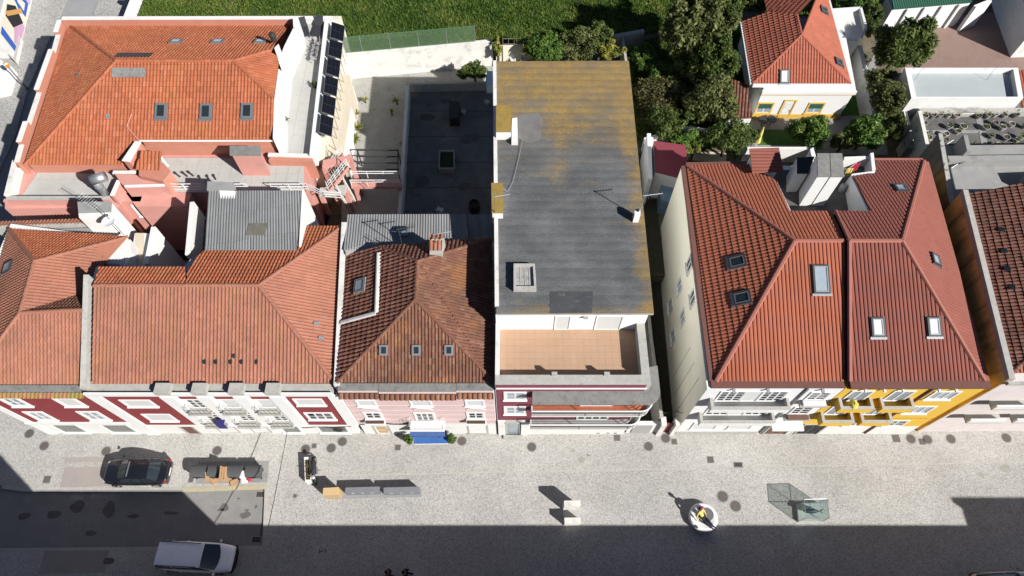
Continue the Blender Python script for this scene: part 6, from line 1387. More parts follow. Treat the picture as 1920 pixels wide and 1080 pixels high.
# rear annex of the right edge house: bare concrete roofs
RA = thing('concrete_annex', 'bare grey concrete annex roofs behind the brown tiled house', 'outbuilding', G(1860, 350, 0))
aq = [Vector((30.1, 27.45, 0)), Vector((48, 27.65, 0)), Vector((48, 33.6, 0)), Vector((31.2, 33.4, 0))]; MB().prism([p[:2] for p in aq], 0, 7.6).build('wall_body', 'concrete', RA)
m = MB(); a, b = Vector((30.0, 27.42, 0)), Vector((31.05, 33.6, 0)); d = b - a; n2 = Vector((-d.y, d.x, 0)).normalized() * .04; m.obox(a, d, n2, (0, 0, 8.6)); m.build('stained_wall', mat('grey_stain', (.20, .175, .155), .92, .15, .9, spots=[((.09, .075, .065), .6, .45, .65, .8), ((.30, .28, .25), 1.5, .55, .7, .5)], stretch=(1, 1.6, .4)), RA)
strip_wall(MB(), [a + Vector((.15, 0, 0)), b + Vector((.15, 0, 0))], .3, 7.3, 8.7).build('parapet', 'stone', RA)
strip_wall(MB(), [(31.4, 31.6), (48, 31.9)], .5, 7.3, 8.3).build('parapet', 'concrete', RA); strip_wall(MB(), [(32.6, 31.8), (32.8, 33.3)], .3, 7.3, 8.9).build('parapet', 'concrete', RA)
strip_wall(MB(), [(36.2, 29.6), (48, 30.2)], .8, 7.5, 8.6).build('cross_wall', 'concrete', RA); MB().prism([(33.0, 27.5), (35.0, 27.5), (35.0, 29.0), (33.0, 29.0)], 7.601, 7.63).build('roof_patch', 'stone_dark', RA)
for k in (0, .45, .8): p = a.lerp(b, k) + Vector((.1, 0, 8.7)); m = MB(); m.tube([p, p + Vector((.2, 0, .3)), p + Vector((.6, .2, .5))], .03, 5); m.build('bracket', 'grey_metal', RA)
# sheds and white buildings round the brown yard
GS = thing('green_roof_shed', 'white lean-to shed row with dark green corrugated roof by the brown yard', 'shed', G(1760, 45, BACK))
gq_ = [G(1675, 18, 4.0), G(1822, 5, 4.0), G(1818, -25, 4.5), G(1670, -14, 4.5)]; covering('roof', gq_, GS, 'green_sheet', 'corr', w=.22, l=2.5, lift=.02); MB().prism([(p + Vector((0, .15, 0)))[:2] for p in gq_], .9, 3.85).build('wall_body', 'white_clean', GS)
for k in range(4): p = gq_[0].lerp(gq_[1], .2 + k * .22); MB().box(p.x - .08, p.x + .08, p.y - .05, p.y + .4, .9, 3.84).build('pier', 'white', GS)
WB = thing('white_shed', 'white building with grey coping at the top right corner', 'outbuilding', G(1900, 100, BACK))
q = [Vector((p.x, p.y, 4.6)) for p in quadpx(BACK, (1864, 24), (1894, 108), (2010, 104), (2000, -60), (1840, -60))]; MB().prism(q, .9, 4.5).build('wall_body', 'white', WB); m, inn = ring(q, .86, 4.501, 4.75); m.build('coping', 'stone', WB); MB().prism([(p.x, p.y) for p in inn], 4.501, 4.52).build('roof_felt', 'concrete', WB)
strip_wall(MB(), [G(1858, 0, 4), G(1828, 12, 4)], .3, .9, 4.0).build('wing_wall', 'white_clean', WB)
rs = thing('red_tile_roof', 'sliver of red tiled roof beside the white outbuilding, at the right edge', 'outbuilding', G(1925, 170, BACK)); rq_ = [G(1917, 210, 3.6), G(1990, 210, 3.6), G(1985, 132, 4.6), G(1910, 132, 4.6)]; covering('roof', rq_, rs, 'tile_house', 'canudo', w=.28, l=.42); MB().prism([p[:2] for p in rq_], .9, 3.5).build('wall_body', 'white', rs)
cg = thing('cage', 'rusty wire cage on a ledge behind the red ribbed roof', 'cage', G(1700, 285, BACK)); p = G(1700, 288, BACK)
MB().box(p.x - .8, p.x + .8, p.y - .5, p.y + .5, BACK, 2.6).build('ledge', 'concrete', cg); m = MB()
for sx in (-.8, .8):
    for sy in (-.5, .5): m.tube([p + Vector((sx, sy, 1.4)), p + Vector((sx, sy, 2.3))], .025, 4)
m.tube([p + Vector((sx, sy, 2.3)) for sx, sy in ((-.8, -.5), (.8, -.5), (.8, .5), (-.8, .5))], .03, 4, closed=True); m.build('frame', 'grey_metal', cg)

# ================================================================== FAR LEFT: mural building, lamp post
MW = thing('mural_building', 'low pale building with a painted mural wall at the top left', 'building', G(20, 120, 0))
mq = [G(58, 40, 0), G(40, 75, 0)]; a = Vector((-49.2, 60, 0)); b = Vector((-47.6, 51.2, 0))
MB().prism([(-47.4, 50.6), (-49.6, 64), (-62, 64), (-62, 50.6)], -.2, 3.0).build('wall_body', 'white', MW)
MB().prism([(-47.6, 50.8), (-49.7, 63.8), (-61.8, 63.8), (-61.8, 50.8)], 3.001, 3.12).build('roof_slab', 'slab_grey', MW)
FM_ = frame_at((-47.4, 50.6, 0), (-2.2, 13.4, 0), (13.4, 2.2, 0))
def pt(poly, mt, b_): 
    m = MB(); m.faces([FM_(x, b_, z) for x, z in poly], [tuple(range(len(poly)))]); m.build('mural_shape', mt, MW)
pt([(.2, .1), (11, .1), (11, 2.9), (.2, 2.9)], 'g_cream', .012)
pt([(1.0, .1), (4.2, .1), (4.6, 1.1), (3.2, 1.5), (2.0, 1.1), (1.2, .9)], 'g_pink', .02); pt([(2.6, 1.4), (4.4, .4), (5.2, 1.8), (4.2, 2.8), (2.8, 2.6)], 'g_black', .024)
pt([(3.0, 2.4), (5.4, .8), (5.7, 1.1), (3.2, 2.8)], 'g_orange', .03); pt([(5.4, .3), (7.4, .4), (7.2, 2.2), (5.9, 2.6), (5.3, 1.4)], 'g_blue', .026); pt([(5.8, .7), (6.8, .8), (6.6, 1.7), (5.9, 1.8)], 'g_cream', .034)
pt([(7.2, .2), (8.6, .2), (8.2, 1.6), (7.6, 2.2)], 'g_lilac', .03); pt([(8.2, .1), (9.4, .2), (9.0, 1.3)], 'g_green', .036); pt([(.3, .1), (1.0, .1), (1.3, 2.7), (.4, 2.6)], 'g_blue', .02); pt([(6.9, 2.0), (8.4, 1.8), (8.0, 2.8)], 'g_orange', .03)
PK = thing('paved_platform', 'pebbled concrete platform below the mural wall', 'platform', G(20, 85, 0)); pq_ = quadpx(.5, (14, 38), (38, 70), (28, 115), (0, 88), (0, 60)); MB().prism(pq_, -.1, .45).build('slab', 'white_old', PK); m, inn = ring(pq_, .85, .451, .56); m.build('kerb', 'slab_grey', PK)
LW = thing('low_wall', 'white ramp wall along the left pavement', 'wall', G(5, 140, 0)); MB().prism(quadpx(.9, (0, 112), (22, 125), (10, 165), (-20, 172), (-20, 112)), -.1, .9).build('wall_body', 'white_clean', LW)
lp = thing('street_lamp', 'grey street lamp post with square lantern at the left edge', 'street lamp', G(50, 166, 0)); p = Vector(lp.location)
m = MB(); m.tube([p, p + Vector((0, 0, 2.6))], [.07, .05], 8); m.build('pole', 'grey_metal', lp); m = MB(); m.lathe((p.x, p.y, 0), [(.16, 0), (.14, .12), (.08, .3)], 10); m.build('base', 'grey_metal', lp)
m = MB(); m.lathe((p.x, p.y, 2.6), [(.10, 0), (.2, .1), (.24, .42), (.12, .55)], 4); m.build('lantern', 'amber', lp)
bo_ = thing('dark_bollard', 'black post box by the white wall at the top left', 'post box', G(257, 24, 0)); p = Vector(bo_.location); m = MB(); m.tube([p, p + Vector((0, 0, 1.5))], .1, 8); m.build('post', 'iron_dark', bo_); MB().box(p.x - .28, p.x + .28, p.y - .2, p.y + .2, 1.5, 1.95).build('box_head', 'iron_dark', bo_)
wall_thing('garden_wall', 'white wall end with green sheet at the corner of the field', 'wall', [(-36.9, 47.4), (-37.0, 70)], .5, -.2, 2.0, 'white_clean', None)

# ================================================================== TREES AND SHRUBS
def tree(name, label, cat, base, h, crown, n, mt, leaf=0.16, clumps=50, trunk=0.16, lean=(0, 0), low=0.25, group=None, bare=0.0, seed=None, spread=.33, tall=None):
    """base point, height of crown top, crown (rx, ry, rz): leaf-sized faces gathered in clumps through the crown"""
    rng_ = np.random.default_rng(seed if seed is not None else int(abs(base[0] * 31 + base[1] * 17)) % 9999)
    t = thing(name, label, cat, base, group); b = Vector(base); cx = b + Vector((lean[0], lean[1], h - crown[2]))
    m = MB(); top = cx + Vector((0, 0, crown[2] * .25)); m.tube([b - Vector((0, 0, .1)), b.lerp(cx, .5) + Vector((.1, .05, 0)), top], [trunk, trunk * .75, trunk * .3], 7)
    cen = []
    for i in range(clumps):
        u = rng_.normal(0, 1, 3); u /= np.linalg.norm(u); r = rng_.uniform(.35, 1.0) ** .5
        if u[2] < -.35: u[2] *= .5
        k = 1 + .22 * math.sin(3 * math.atan2(u[1], u[0]) + b.x) + rng_.uniform(-.12, .12)
        cen.append(np.array(cx) + u * np.array(crown) * r * k)
    for i in range(0, clumps, max(1, clumps // 9)):
        m.tube([b.lerp(cx, .55), Vector(cen[i]).lerp(cx, .35), Vector(cen[i])], [trunk * .5, trunk * .28, trunk * .08], 5)
    if bare:
        for i in range(int(bare)):
            u = Vector(rng_.normal(0, 1, 3)).normalized(); u.z = abs(u.z) * .8; e = cx + Vector((u.x * crown[0], u.y * crown[1], u.z * crown[2])) * 1.08; md = cx.lerp(e, .5) + Vector(rng_.normal(0, .2, 3)); m.tube([cx - Vector((0, 0, crown[2] * .5)), md, e], [.05, .035, .012], 4)
    m.build('trunk', 'twig' if bare else 'bark', t)
    per = max(6, n // clumps); C_ = np.repeat(np.array(cen), per, 0); N_ = len(C_)
    cs = np.array(crown) * spread
    offs = rng_.normal(0, 1, (N_, 3)); offs /= np.maximum(1e-6, np.linalg.norm(offs, axis=1))[:, None]; offs *= (rng_.uniform(.2, 1, N_) ** .6)[:, None]
    P = C_ + offs * np.minimum(cs, cs.mean() * 1.2)
    P[:, 2] = np.maximum(P[:, 2], b.z + .08)
    nn = offs + rng_.normal(0, .7, (N_, 3)) + np.array([0, 0, .5]); nn /= np.linalg.norm(nn, axis=1)[:, None]
    a = np.cross(nn, rng_.normal(0, 1, (N_, 3))); a /= np.maximum(1e-6, np.linalg.norm(a, axis=1))[:, None]; c = np.cross(nn, a)
    s = leaf * rng_.uniform(.6, 1.35, N_)[:, None]; tl = tall if tall else 1.0
    V = np.stack([P - a * s * tl, P + c * s * .55, P + a * s * tl, P - c * s * .55], 1).reshape(-1, 3)
    me = bpy.data.meshes.new('crown'); me.vertices.add(len(V)); me.vertices.foreach_set('co', V.ravel().astype(np.float32)); me.loops.add(len(V)); me.loops.foreach_set('vertex_index', np.arange(len(V)))
    me.polygons.add(N_); me.polygons.foreach_set('loop_start', np.arange(0, 4 * N_, 4)); me.update(calc_edges=True)
    ct = np.repeat(rng_.uniform(.15, .85, clumps), per); tv = np.clip(ct + rng_.normal(0, .18, N_), 0, 1)
    at = me.attributes.new('tint', 'FLOAT', 'FACE'); at.data.foreach_set('value', tv); me.materials.append(MATS[mt]); link('crown', me, t)
    return t
def TR(px, py, *a, **k):                                       # placed by the middle of the crown
    c_ = G(px, py, BACK + a[3] - a[4][2]); return tree(*a[:3], Vector((c_.x, c_.y, BACK)), *a[3:], **k)
GT = 'trees between the gardens'
TR(1305, 50, 'evergreen_tree', 'tallest olive green tree with long leafy plumes beside the field', 'tree', 8.2, (2.5, 2.6, 3.2), 18000, 'leaf_olive', leaf=.18, clumps=150, trunk=.28, group=GT, spread=.24, tall=1.3)
TR(1352, 18, 'evergreen_tree', 'dark tree at the top edge between the olive tree and house', 'tree', 8.0, (1.8, 2.0, 2.4), 9000, 'leaf_dark', leaf=.16, clumps=70, trunk=.2, group=GT, spread=.26)
TR(1345, 112, 'round_tree', 'dark round tree left of the garden house roof', 'tree', 6.0, (1.8, 1.7, 1.8), 10000, 'leaf_dark', leaf=.13, clumps=80, group=GT)
TR(1335, 190, 'round_tree', 'brownish green tree just left of the tiled shed', 'tree', 4.6, (1.9, 1.9, 1.8), 11000, 'leaf_olive', leaf=.14, clumps=80, group=GT)
TR(1366, 258, 'round_tree', 'deep green bushy tree below the tiled shed', 'tree', 3.6, (1.8, 1.2, 1.3), 7000, 'leaf_dark', leaf=.12, clumps=55, group=GT)
TR(1290, 262, 'shrub', 'green shrub spilling over the broken white wall', 'shrub', 2.4, (1.9, .8, .8), 5000, 'leaf_bright', leaf=.11, clumps=45)
TR(1232, 190, 'twiggy_bush', 'big twiggy brown bush with bare branches beside the flat roof', 'shrub', 2.9, (2.0, 2.3, 1.4), 5500, 'leaf_brown', leaf=.13, clumps=60, bare=26)
TR(1285, 160, 'shrub', 'olive shrub behind the twiggy bush', 'shrub', 3.0, (1.5, 1.9, 1.4), 6000, 'leaf_olive', leaf=.13, clumps=50)
TR(1205, 106, 'shrub', 'bright green low shrub beside the far corner of the flat roof', 'shrub', 2.2, (1.1, 1.4, .8), 5000, 'leaf_bright', leaf=.10, clumps=40)
TR(1240, 140, 'shrub', 'bright green ground shrub between flat roof and dark trees', 'shrub', 1.9, (1.2, 1.5, .6), 5000, 'leaf_bright', leaf=.10, clumps=40)
TR(1520, 249, 'citrus_tree', 'round leafy tree in front of the garden house door', 'tree', 3.0, (1.5, 1.3, 1.2), 8000, 'leaf_bright', leaf=.12, clumps=60, group='trees in front of the garden house')
TR(1622, 250, 'citrus_tree', 'round leafy tree at the foot of the lawn', 'tree', 3.3, (1.4, 1.3, 1.3), 8000, 'leaf_bright', leaf=.12, clumps=60, group='trees in front of the garden house')
TR(1580, 268, 'shrub', 'small olive shrub between the two round leafy trees', 'shrub', 2.2, (1.0, .6, .7), 2600, 'leaf_olive', leaf=.11, clumps=26)
TR(1690, 85, 'spiky_tree', 'dark tree with spiky shoots leaning over the brown yard', 'tree', 6.0, (2.1, 2.0, 2.3), 14000, 'leaf_dark', leaf=.13, clumps=90, bare=22, spread=.28, tall=1.6)
TR(1665, 184, 'lemon_tree', 'citrus tree with yellow fruit by the weathered garden wall', 'tree', 4.6, (1.3, 1.4, 1.5), 6500, 'leaf_olive', leaf=.12, clumps=55)
TR(1648, 150, 'shrub', 'small green tree under the spiky tree', 'shrub', 3.2, (1.2, 1.0, 1.0), 3500, 'leaf_olive', leaf=.12, clumps=32)
TR(1023, 88, 'clipped_bush', 'dense green bush behind the flat grey roof', 'shrub', 3.8, (1.35, 1.1, 1.5), 8000, 'leaf_bright', leaf=.10, clumps=70)
TR(1085, 82, 'flowering_shrub', 'wide silvery shrub behind the flat grey roof', 'shrub', 3.8, (1.9, 1.2, 1.5), 7000, 'leaf_olive', leaf=.12, clumps=55)
TR(1145, 95, 'shrub', 'yellow green shrub near the narrow grey wall', 'shrub', 2.8, (1.0, .9, .8), 3500, 'leaf_yellow', leaf=.11, clumps=35)
TR(1126, 72, 'shrub', 'dark evergreen shrub at the field corner behind the block', 'shrub', 3.6, (1.1, 1.0, 1.2), 4000, 'leaf_dark', leaf=.11, clumps=35)
TR(1000, 88, 'shrub', 'yellowish shrub behind the dense green bush', 'shrub', 2.8, (1.0, .8, .7), 3000, 'leaf_yellow', leaf=.11, clumps=28)
TR(932, 88, 'climber', 'yellow green climber on the wall end by the flat roof', 'plant', 3.6, (.45, .6, 1.1), 2400, 'leaf_yellow', leaf=.09, clumps=24)
TR(888, 132, 'shrub', 'dark shrub in the shaded corner beside the long white wall', 'shrub', 3.2, (1.2, .6, 1.1), 3500, 'leaf_dark', leaf=.11, clumps=30)
TR(1440, -12, 'evergreen_tree', 'dark tree behind the garden house at the top edge', 'tree', 6.0, (2.0, 1.8, 2.0), 4500, 'leaf_dark', leaf=.16, clumps=40, group=GT)
TR(1600, 4, 'shrub', 'sunlit green shrub at the top edge right of the garden house', 'shrub', 3.2, (2.0, 1.0, 1.1), 5000, 'leaf_bright', leaf=.12, clumps=40)
TR(1632, 32, 'shrub', 'dark hedge between the annex and the green roofed shed', 'shrub', 3.0, (.8, 2.2, 1.0), 4500, 'leaf_dark', leaf=.12, clumps=40)
TR(1300, 280, 'shrub', 'yellow flowering plant beside the sandy strip', 'shrub', 1.9, (.7, .35, .35), 1600, 'leaf_yellow', leaf=.09, clumps=18)
TR(1255, 232, 'shrub', 'dark green shrub right of the flat roof edge', 'shrub', 3.0, (1.6, 1.2, 1.2), 6000, 'leaf_dark', leaf=.12, clumps=50)
TR(1300, 120, 'shrub', 'dark undershrub below the tallest olive tree', 'shrub', 3.4, (1.5, 1.8, 1.4), 6000, 'leaf_dark', leaf=.13, clumps=50)
TR(1395, 255, 'shrub', 'dark leafy shrub beside the closed parasol', 'shrub', 2.4, (.9, .8, .9), 3500, 'leaf_dark', leaf=.11, clumps=30)
TR(1680, 235, 'shrub', 'dark shrub left of the pot terrace wall', 'shrub', 2.6, (.8, 1.2, .9), 3000, 'leaf_dark', leaf=.11, clumps=28)
sheet('sand_strip', BACK + .02, [(1285, 300), (1362, 304), (1362, 286), (1285, 282)], 'cream_roof')
# yucca tufts in the gravel court
def yucca(px, py, label, n=34, ln=.75, z=BACK):
    o = G(px, py, z); t = thing('yucca', label, 'plant', o, 'plants in the gravel court'); m = MB(); m.tube([o, o + Vector((0, 0, .4))], .07, 6); m.build('trunk', 'bark', t); m = MB()
    for i in range(n):
        a = random.uniform(0, 6.283); e = random.uniform(.1, 1.2); d = Vector((math.cos(a) * math.cos(e), math.sin(a) * math.cos(e), math.sin(e))); s_ = d.cross(Vector((0, 0, 1))).normalized() * .05; p = o + Vector((0, 0, .4)); L_ = ln * random.uniform(.7, 1.1); tip = p + d * L_ - Vector((0, 0, .12 * L_)); md = p + d * L_ * .55
        m.poly([p - s_ * .5, p + s_ * .5, md + s_, md - s_], random.random()); m.poly([md - s_, md + s_, tip], random.random())
    m.build('leaves', 'leaf_yellow', t); return t
yucca(668, 222, 'bright spiky plant by the side wall, nearest the far end', 40); yucca(672, 245, 'bright spiky plant by the side wall, middle one', 40); yucca(668, 268, 'bright spiky plant by the side wall, nearest the footbridge', 40)
yucca(686, 193, 'small green tuft in the open gravel', 22, .4); yucca(745, 196, 'green spiky tuft beside the thin court wall', 24, .55); yucca(735, 215, 'low green tuft in the shaded gravel', 18, .35); yucca(757, 275, 'bright plant against the thin court wall', 30, .5); yucca(757, 300, 'second bright plant against the thin court wall', 26, .45)
# things in the shaded court
for k in range(1, 5): a, b = G(760 + (0), 160 + k * 48, BACK + .014), G(926, 160 + k * 48, BACK + .014); strip2d(bpy.data.objects['sunken_court'], a, b, .05, BACK + .0135, 'iron_dark', 'floor_joint')
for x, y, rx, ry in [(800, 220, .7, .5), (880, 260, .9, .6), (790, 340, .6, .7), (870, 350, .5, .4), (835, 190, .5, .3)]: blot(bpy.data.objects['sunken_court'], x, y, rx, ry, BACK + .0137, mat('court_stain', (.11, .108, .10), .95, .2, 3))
tb = thing('planter_box', 'square grey planter with dark green growth in the shaded court', 'planter', G(838, 300, BACK)); q = quadpx(BACK + .6, (822, 317), (853, 317), (852, 281), (823, 281)); m, inn = ring(q, .84, BACK, BACK + .6); m.build('box', 'concrete', tb); MB().prism([p[:2] for p in inn], BACK, BACK + .5).build('growth', mat('dark_growth', (.02, .035, .012), .95, .3, 6, bump=.5), tb)
tk = thing('dark_cabinet', 'dark cabinet standing in the shaded court', 'cabinet', G(851, 215, BACK)); MB().prism(quadpx(BACK + 1.0, (842, 222), (861, 222), (861, 190), (842, 190)), BACK, BACK + 1.0).build('body', 'iron_dark', tk)
chair(826, 400, BACK + .02, 160, 'white framed chair by the grey sheet roof in the shaded court', 'white_metal')
for x, y, l_ in ((870, 215, 'pale round stool next to the dark cabinet'), (913, 197, 'round pale dish on the wall side of the shaded court')): p = G(x, y, BACK); tag(MB().lathe((p.x, p.y, BACK), [(.12, 0), (.14, .35), (.24, .4), (.24, .45)], 12).build('stool', 'stone'), l_, 'stool')
dr_ = thing('water_butt', 'dark round water butt in the shaded court corner', 'barrel', G(890, 395, BACK)); p = G(890, 395, BACK); MB().lathe((p.x, p.y, BACK), [(.42, 0), (.48, .5), (.44, 1.0), (.4, 1.02), (.38, .8)], 16).build('body', 'iron_dark', dr_)
acu = thing('wall_unit', 'white and blue box fixed to the wall of the flat roofed block', 'cabinet', G(917, 160, BACK)); MB().prism(quadpx(7.0, (912, 160), (924, 160), (924, 133), (913, 133)), 6.2, 7.0).build('box', 'white_clean', acu); MB().prism(quadpx(6.2, (911, 166), (925, 166), (925, 140), (911, 140)), 5.6, 6.195).build('bracket', 'blue_sheet', acu)

# ================================================================== THINGS IN THE STREET
# ---- covers and grates set flush in the paving
def cover_round(x, y, label, r=.30, z=0.0):
    o = G(x, y, z); t = thing('manhole_cover', label, 'manhole cover', o, 'round covers in the paving')
    MB().lathe((o.x, o.y, z), [(r * 1.22, -.02), (r * 1.22, .006), (r * 1.02, .007), (r * 1.02, -.01)], 28).build('rim', 'concrete', t)
    MB().lathe((o.x, o.y, z), [(r, -.02), (r, .010)], 28).build('plate', 'iron_cover', t)
    m = MB(); 
    for k in range(-3, 4):
        h = math.sqrt(max(0, r * r * .8 - (k * r * .25) ** 2)); m.box(o.x - h, o.x + h, o.y + k * r * .25 - .012, o.y + k * r * .25 + .012, z + .0105, z + .016)
    m.build('tread_ribs', 'iron_cover', t)
for x, y, l_ in [(55, 813, 'round iron cover nearest the left edge of the street'), (83, 836, 'round iron cover by the left house corner, lower of two'), (199, 846, 'round iron cover above the black car'), (407, 845, 'round iron cover above the waste containers'), (573, 842, 'round iron cover at the head of the long planter'),
                 (621, 840, 'lower of the pair of round covers right of the planter'), (642, 828, 'upper of the pair of round covers right of the planter'), (866, 827, 'round iron cover right of the blue mat'), (997, 838, 'round iron cover in front of the maroon block door'), (1216, 837, 'lower round cover by the alley gate'), (1248, 822, 'upper round cover by the alley gate'),
                 (1708, 823, 'round cover below the yellow house corner, left of three'), (1739, 824, 'round cover beside the square plate near the yellow house corner'), (1783, 823, 'round cover in front of the green shutters'), (1887, 821, 'round cover nearest the right edge of the street')]: cover_round(x, y, l_)
cover_round(1355, 931, 'upper round plate between the round seat and the glass case', .34); cover_round(1379, 949, 'lower round plate between the round seat and the glass case', .34)
def cover_square(x, y, label, s=.42):
    o = G(x, y, 0); t = thing('inspection_cover', label, 'access cover', o, 'square covers in the paving'); MB().box(o.x - s / 2 - .04, o.x + s / 2 + .04, o.y - s / 2 - .04, o.y + s / 2 + .04, -.02, .005).build('rim', 'concrete', t); MB().box(o.x - s / 2, o.x + s / 2, o.y - s / 2, o.y + s / 2, -.02, .010).build('plate', 'iron_cover', t)
for x, y, l_, s_ in [(589, 836, 'small square plate above the parked motorbike', .3), (746, 839, 'square plate left of the blue mat', .36), (1157, 821, 'square plate in front of the white ground wall', .42), (1264, 828, 'square plate by the alley gate', .36), (1332, 862, 'square plate in the paving below the white house', .42), (1680, 822, 'square plate in front of the yellow house', .5), (1729, 828, 'square plate touching a round cover near the yellow house', .4), (358, 900, 'small square plate left of the waste containers', .3), (88, 899, 'faint square plate left of the parking bay', .45), (553, 930, 'small stone square in the paving left of the display boards', .22)]: cover_square(x, y, l_, s_)
def grate(x, y, wd, ln, label, z=0.0):
    o = G(x, y, z); t = thing('drain_grate', label, 'drain grate', o, 'street drains'); m, inn = ring([o + Vector((sx * wd / 2, sy * ln / 2, 0)) for sx, sy in ((-1, -1), (1, -1), (1, 1), (-1, 1))], .82, z - .02, z + .012); m.build('frame', 'concrete', t)
    MB().box(o.x - wd * .42, o.x + wd * .42, o.y - ln * .42, o.y + ln * .42, z - .02, z + .002).build('pit', 'iron_dark', t)
    for k in range(6): xx = o.x - wd * .38 + k * wd * .152; MB().box(xx - .018, xx + .018, o.y - ln * .40, o.y + ln * .40, z + .0021, z + .011).build('bar', 'iron_cover', t)
grate(489, 927, .72, .42, 'drain grate at the sunlit corner of the road', -.118); grate(481, 1012, .72, .42, 'drain grate at the shaded corner of the road', -.118); grate(1384, 872, .68, .42, 'drain grate in the middle of the paving below the white house')

# ---- cars
def car(label, loc, ang, L_, W_, H_, paint, hood=.27, tail=.16, belt=.92, kind='car', plate=True, roofk=.72, win=True, name='parked_car', wsl=.16, rsl=.13, roofmat=None):
    t = thing(name, label, kind, loc); ox, oy, oz = loc; N = 15; m = MB(); rings = []
    xw0, xr0, xr1, xw1 = L_ / 2 - hood * L_, L_ / 2 - (hood + wsl) * L_, -L_ / 2 + (tail + rsl) * L_, -L_ / 2 + tail * L_
    def hw(s): return W_ / 2 * (1 - .16 * abs(s) ** 5 - .05 * abs(s) ** 2)
    def ztop(x):
        s = x / (L_ / 2)
        if x > xw0: k = (x - xw0) / (L_ / 2 - xw0); return belt + .04 - .20 * k ** 1.6 - (.12 if s > .985 else 0)
        if x < xw1: k = (xw1 - x) / (xw1 + L_ / 2); return belt + .06 - .06 * k - (.14 if s < -.985 else 0)
        return belt + .05
    S = [-1, -.97, -.9, -.78, -.62, -.42, -.2, 0, .2, .4, .56, .7, .82, .92, .98, 1]
    for s in S:
        x = s * L_ / 2; w_ = hw(s); zt = ztop(x); end = abs(s) > .985; zb = .42 if end else .24
        half = [(0, zt + .02), (w_ * .55, zt + .01), (w_ * .86, zt - .03), (w_ * .97, zt - .12), (w_, .58), (w_ * .985, .42 if not end else .46), (w_ * .93, zb), (0, zb)]
        rings.append([(x, y, z) for y, z in half] + [(x, -y, z) for y, z in half[-2:0:-1]])
    k = len(rings[0]); vs = [(ox + p[0], oy + p[1], oz + p[2]) for r in rings for p in r]; fs = []
    for i in range(len(S) - 1):
        for q in range(k): fs.append((i * k + q, i * k + (q + 1) % k, (i + 1) * k + (q + 1) % k, (i + 1) * k + q))
    fs += [tuple(range(k - 1, -1, -1)), tuple((len(S) - 1) * k + q for q in range(k))]
    m.faces(vs, fs); body = m.build('body', paint, t, smooth=True); sb = body.modifiers.new('sub', 'SUBSURF'); sb.levels = 1; sb.render_levels = 2
    P = lambda x, y, z: Vector((ox + x, oy + y, oz + z))
    wb, wr = W_ / 2 * .90, W_ / 2 * roofk; zb = belt + .04; zr_ = H_
    # roof shell, crowned
    m = MB(); nx, ny = 8, 6; g = []
    for i in range(nx + 1):
        u = i / nx; x = xr1 + (xr0 - xr1) * u; row = []
        for j in range(ny + 1):
            v = -1 + 2 * j / ny; ww = wr * (1 - .06 * (2 * u - 1) ** 2); z = zr_ - .05 * (2 * u - 1) ** 2 - .05 * abs(v) ** 3; row.append(P(x, v * ww, z))
        g.append(row)
    vs = [p for r in g for p in r]; fs = [(i * (ny + 1) + j, (i + 1) * (ny + 1) + j, (i + 1) * (ny + 1) + j + 1, i * (ny + 1) + j + 1) for i in range(nx) for j in range(ny)]; m.faces(vs, fs); m.build('roof', roofmat or paint, t, smooth=True)
    R = lambda i, j: g[i][j]
    def curved(name, bx, wbase, edge, bow, mt, par=t):
        m = MB(); vs = []; 
        for j in range(ny + 1):
            v = -1 + 2 * j / ny; vs.append(P(bx - bow * abs(v) ** 2, v * wbase, zb + .0)); 
        top = [edge[j] for j in range(ny + 1)]; a = vs; m.faces(a + top, [(j, j + 1, ny + 2 + j, ny + 1 + j) for j in range(ny)]); return m.build(name, mt, par, smooth=True)
    curved('windscreen', xw0 + .06, wb * .92, [R(nx, j) for j in range(ny + 1)], .22, 'glass_dark'); curved('rear_window', xw1 - .05, wb * .86, [R(0, j) for j in range(ny + 1)], -.14, 'glass_dark')
    for sg, j in ((1, ny), (-1, 0)):
        a = P(xw0 - .16, sg * wb * .96, zb); b = P(xw1 + .09, sg * wb * .94, zb); c_ = R(0, j); d = R(nx, j); mid = 3
        for i in range(mid):
            u0, u1 = i / mid + .012, (i + 1) / mid - .012; m = MB(); lo0, lo1 = b.lerp(a, u0), b.lerp(a, u1); hi0, hi1 = c_.lerp(d, u0), c_.lerp(d, u1); off = Vector((0, sg * .012, 0)); m.faces([lo0 + off, lo1 + off, hi1 + off, hi0 + off], [(0, 1, 2, 3)]); m.build('side_window', 'glass_dark', t)
        m = MB(); m.faces([b, a, d, c_], [(0, 1, 2, 3)]); m.faces([P(xw0 + .06 - .22, sg * wb * .92, zb), a, d], [(0, 1, 2)]); m.faces([P(xw1 - .05 + .14, sg * wb * .86, zb), b, c_], [(0, 1, 2)]); m.build('pillar', paint, t)
        m = MB(); m.tube([P(xw0 - .12, sg * (W_ / 2 - .02), zb + .02), P(xw0 - .14, sg * (W_ / 2 + .14), zb + .06)], [.05, .08], 6); m.build('mirror', paint, t)
        m = MB(); m.obox(P(L_ / 2 - .22, sg * W_ / 2 * .55, .62), (.13, -.03 * sg, 0), (0, sg * W_ / 2 * .24, 0), (0, 0, .14)); m.build('headlight', 'lamp_clear', t)
        m = MB(); m.obox(P(-L_ / 2 + .06, sg * W_ / 2 * .60, .70), (.16, 0, 0), (0, sg * W_ / 2 * .26, 0), (0, 0, .17)); m.build('tail_light', 'tail_red', t)
        for q in (.36, .02): m = MB(); m.obox(P(xr1 + (xr0 - xr1) * (q + .1), sg * (hw(0) - .005), .72), (.16, 0, 0), (0, sg * .03, 0), (0, 0, .035)); m.build('door_handle', paint, t)
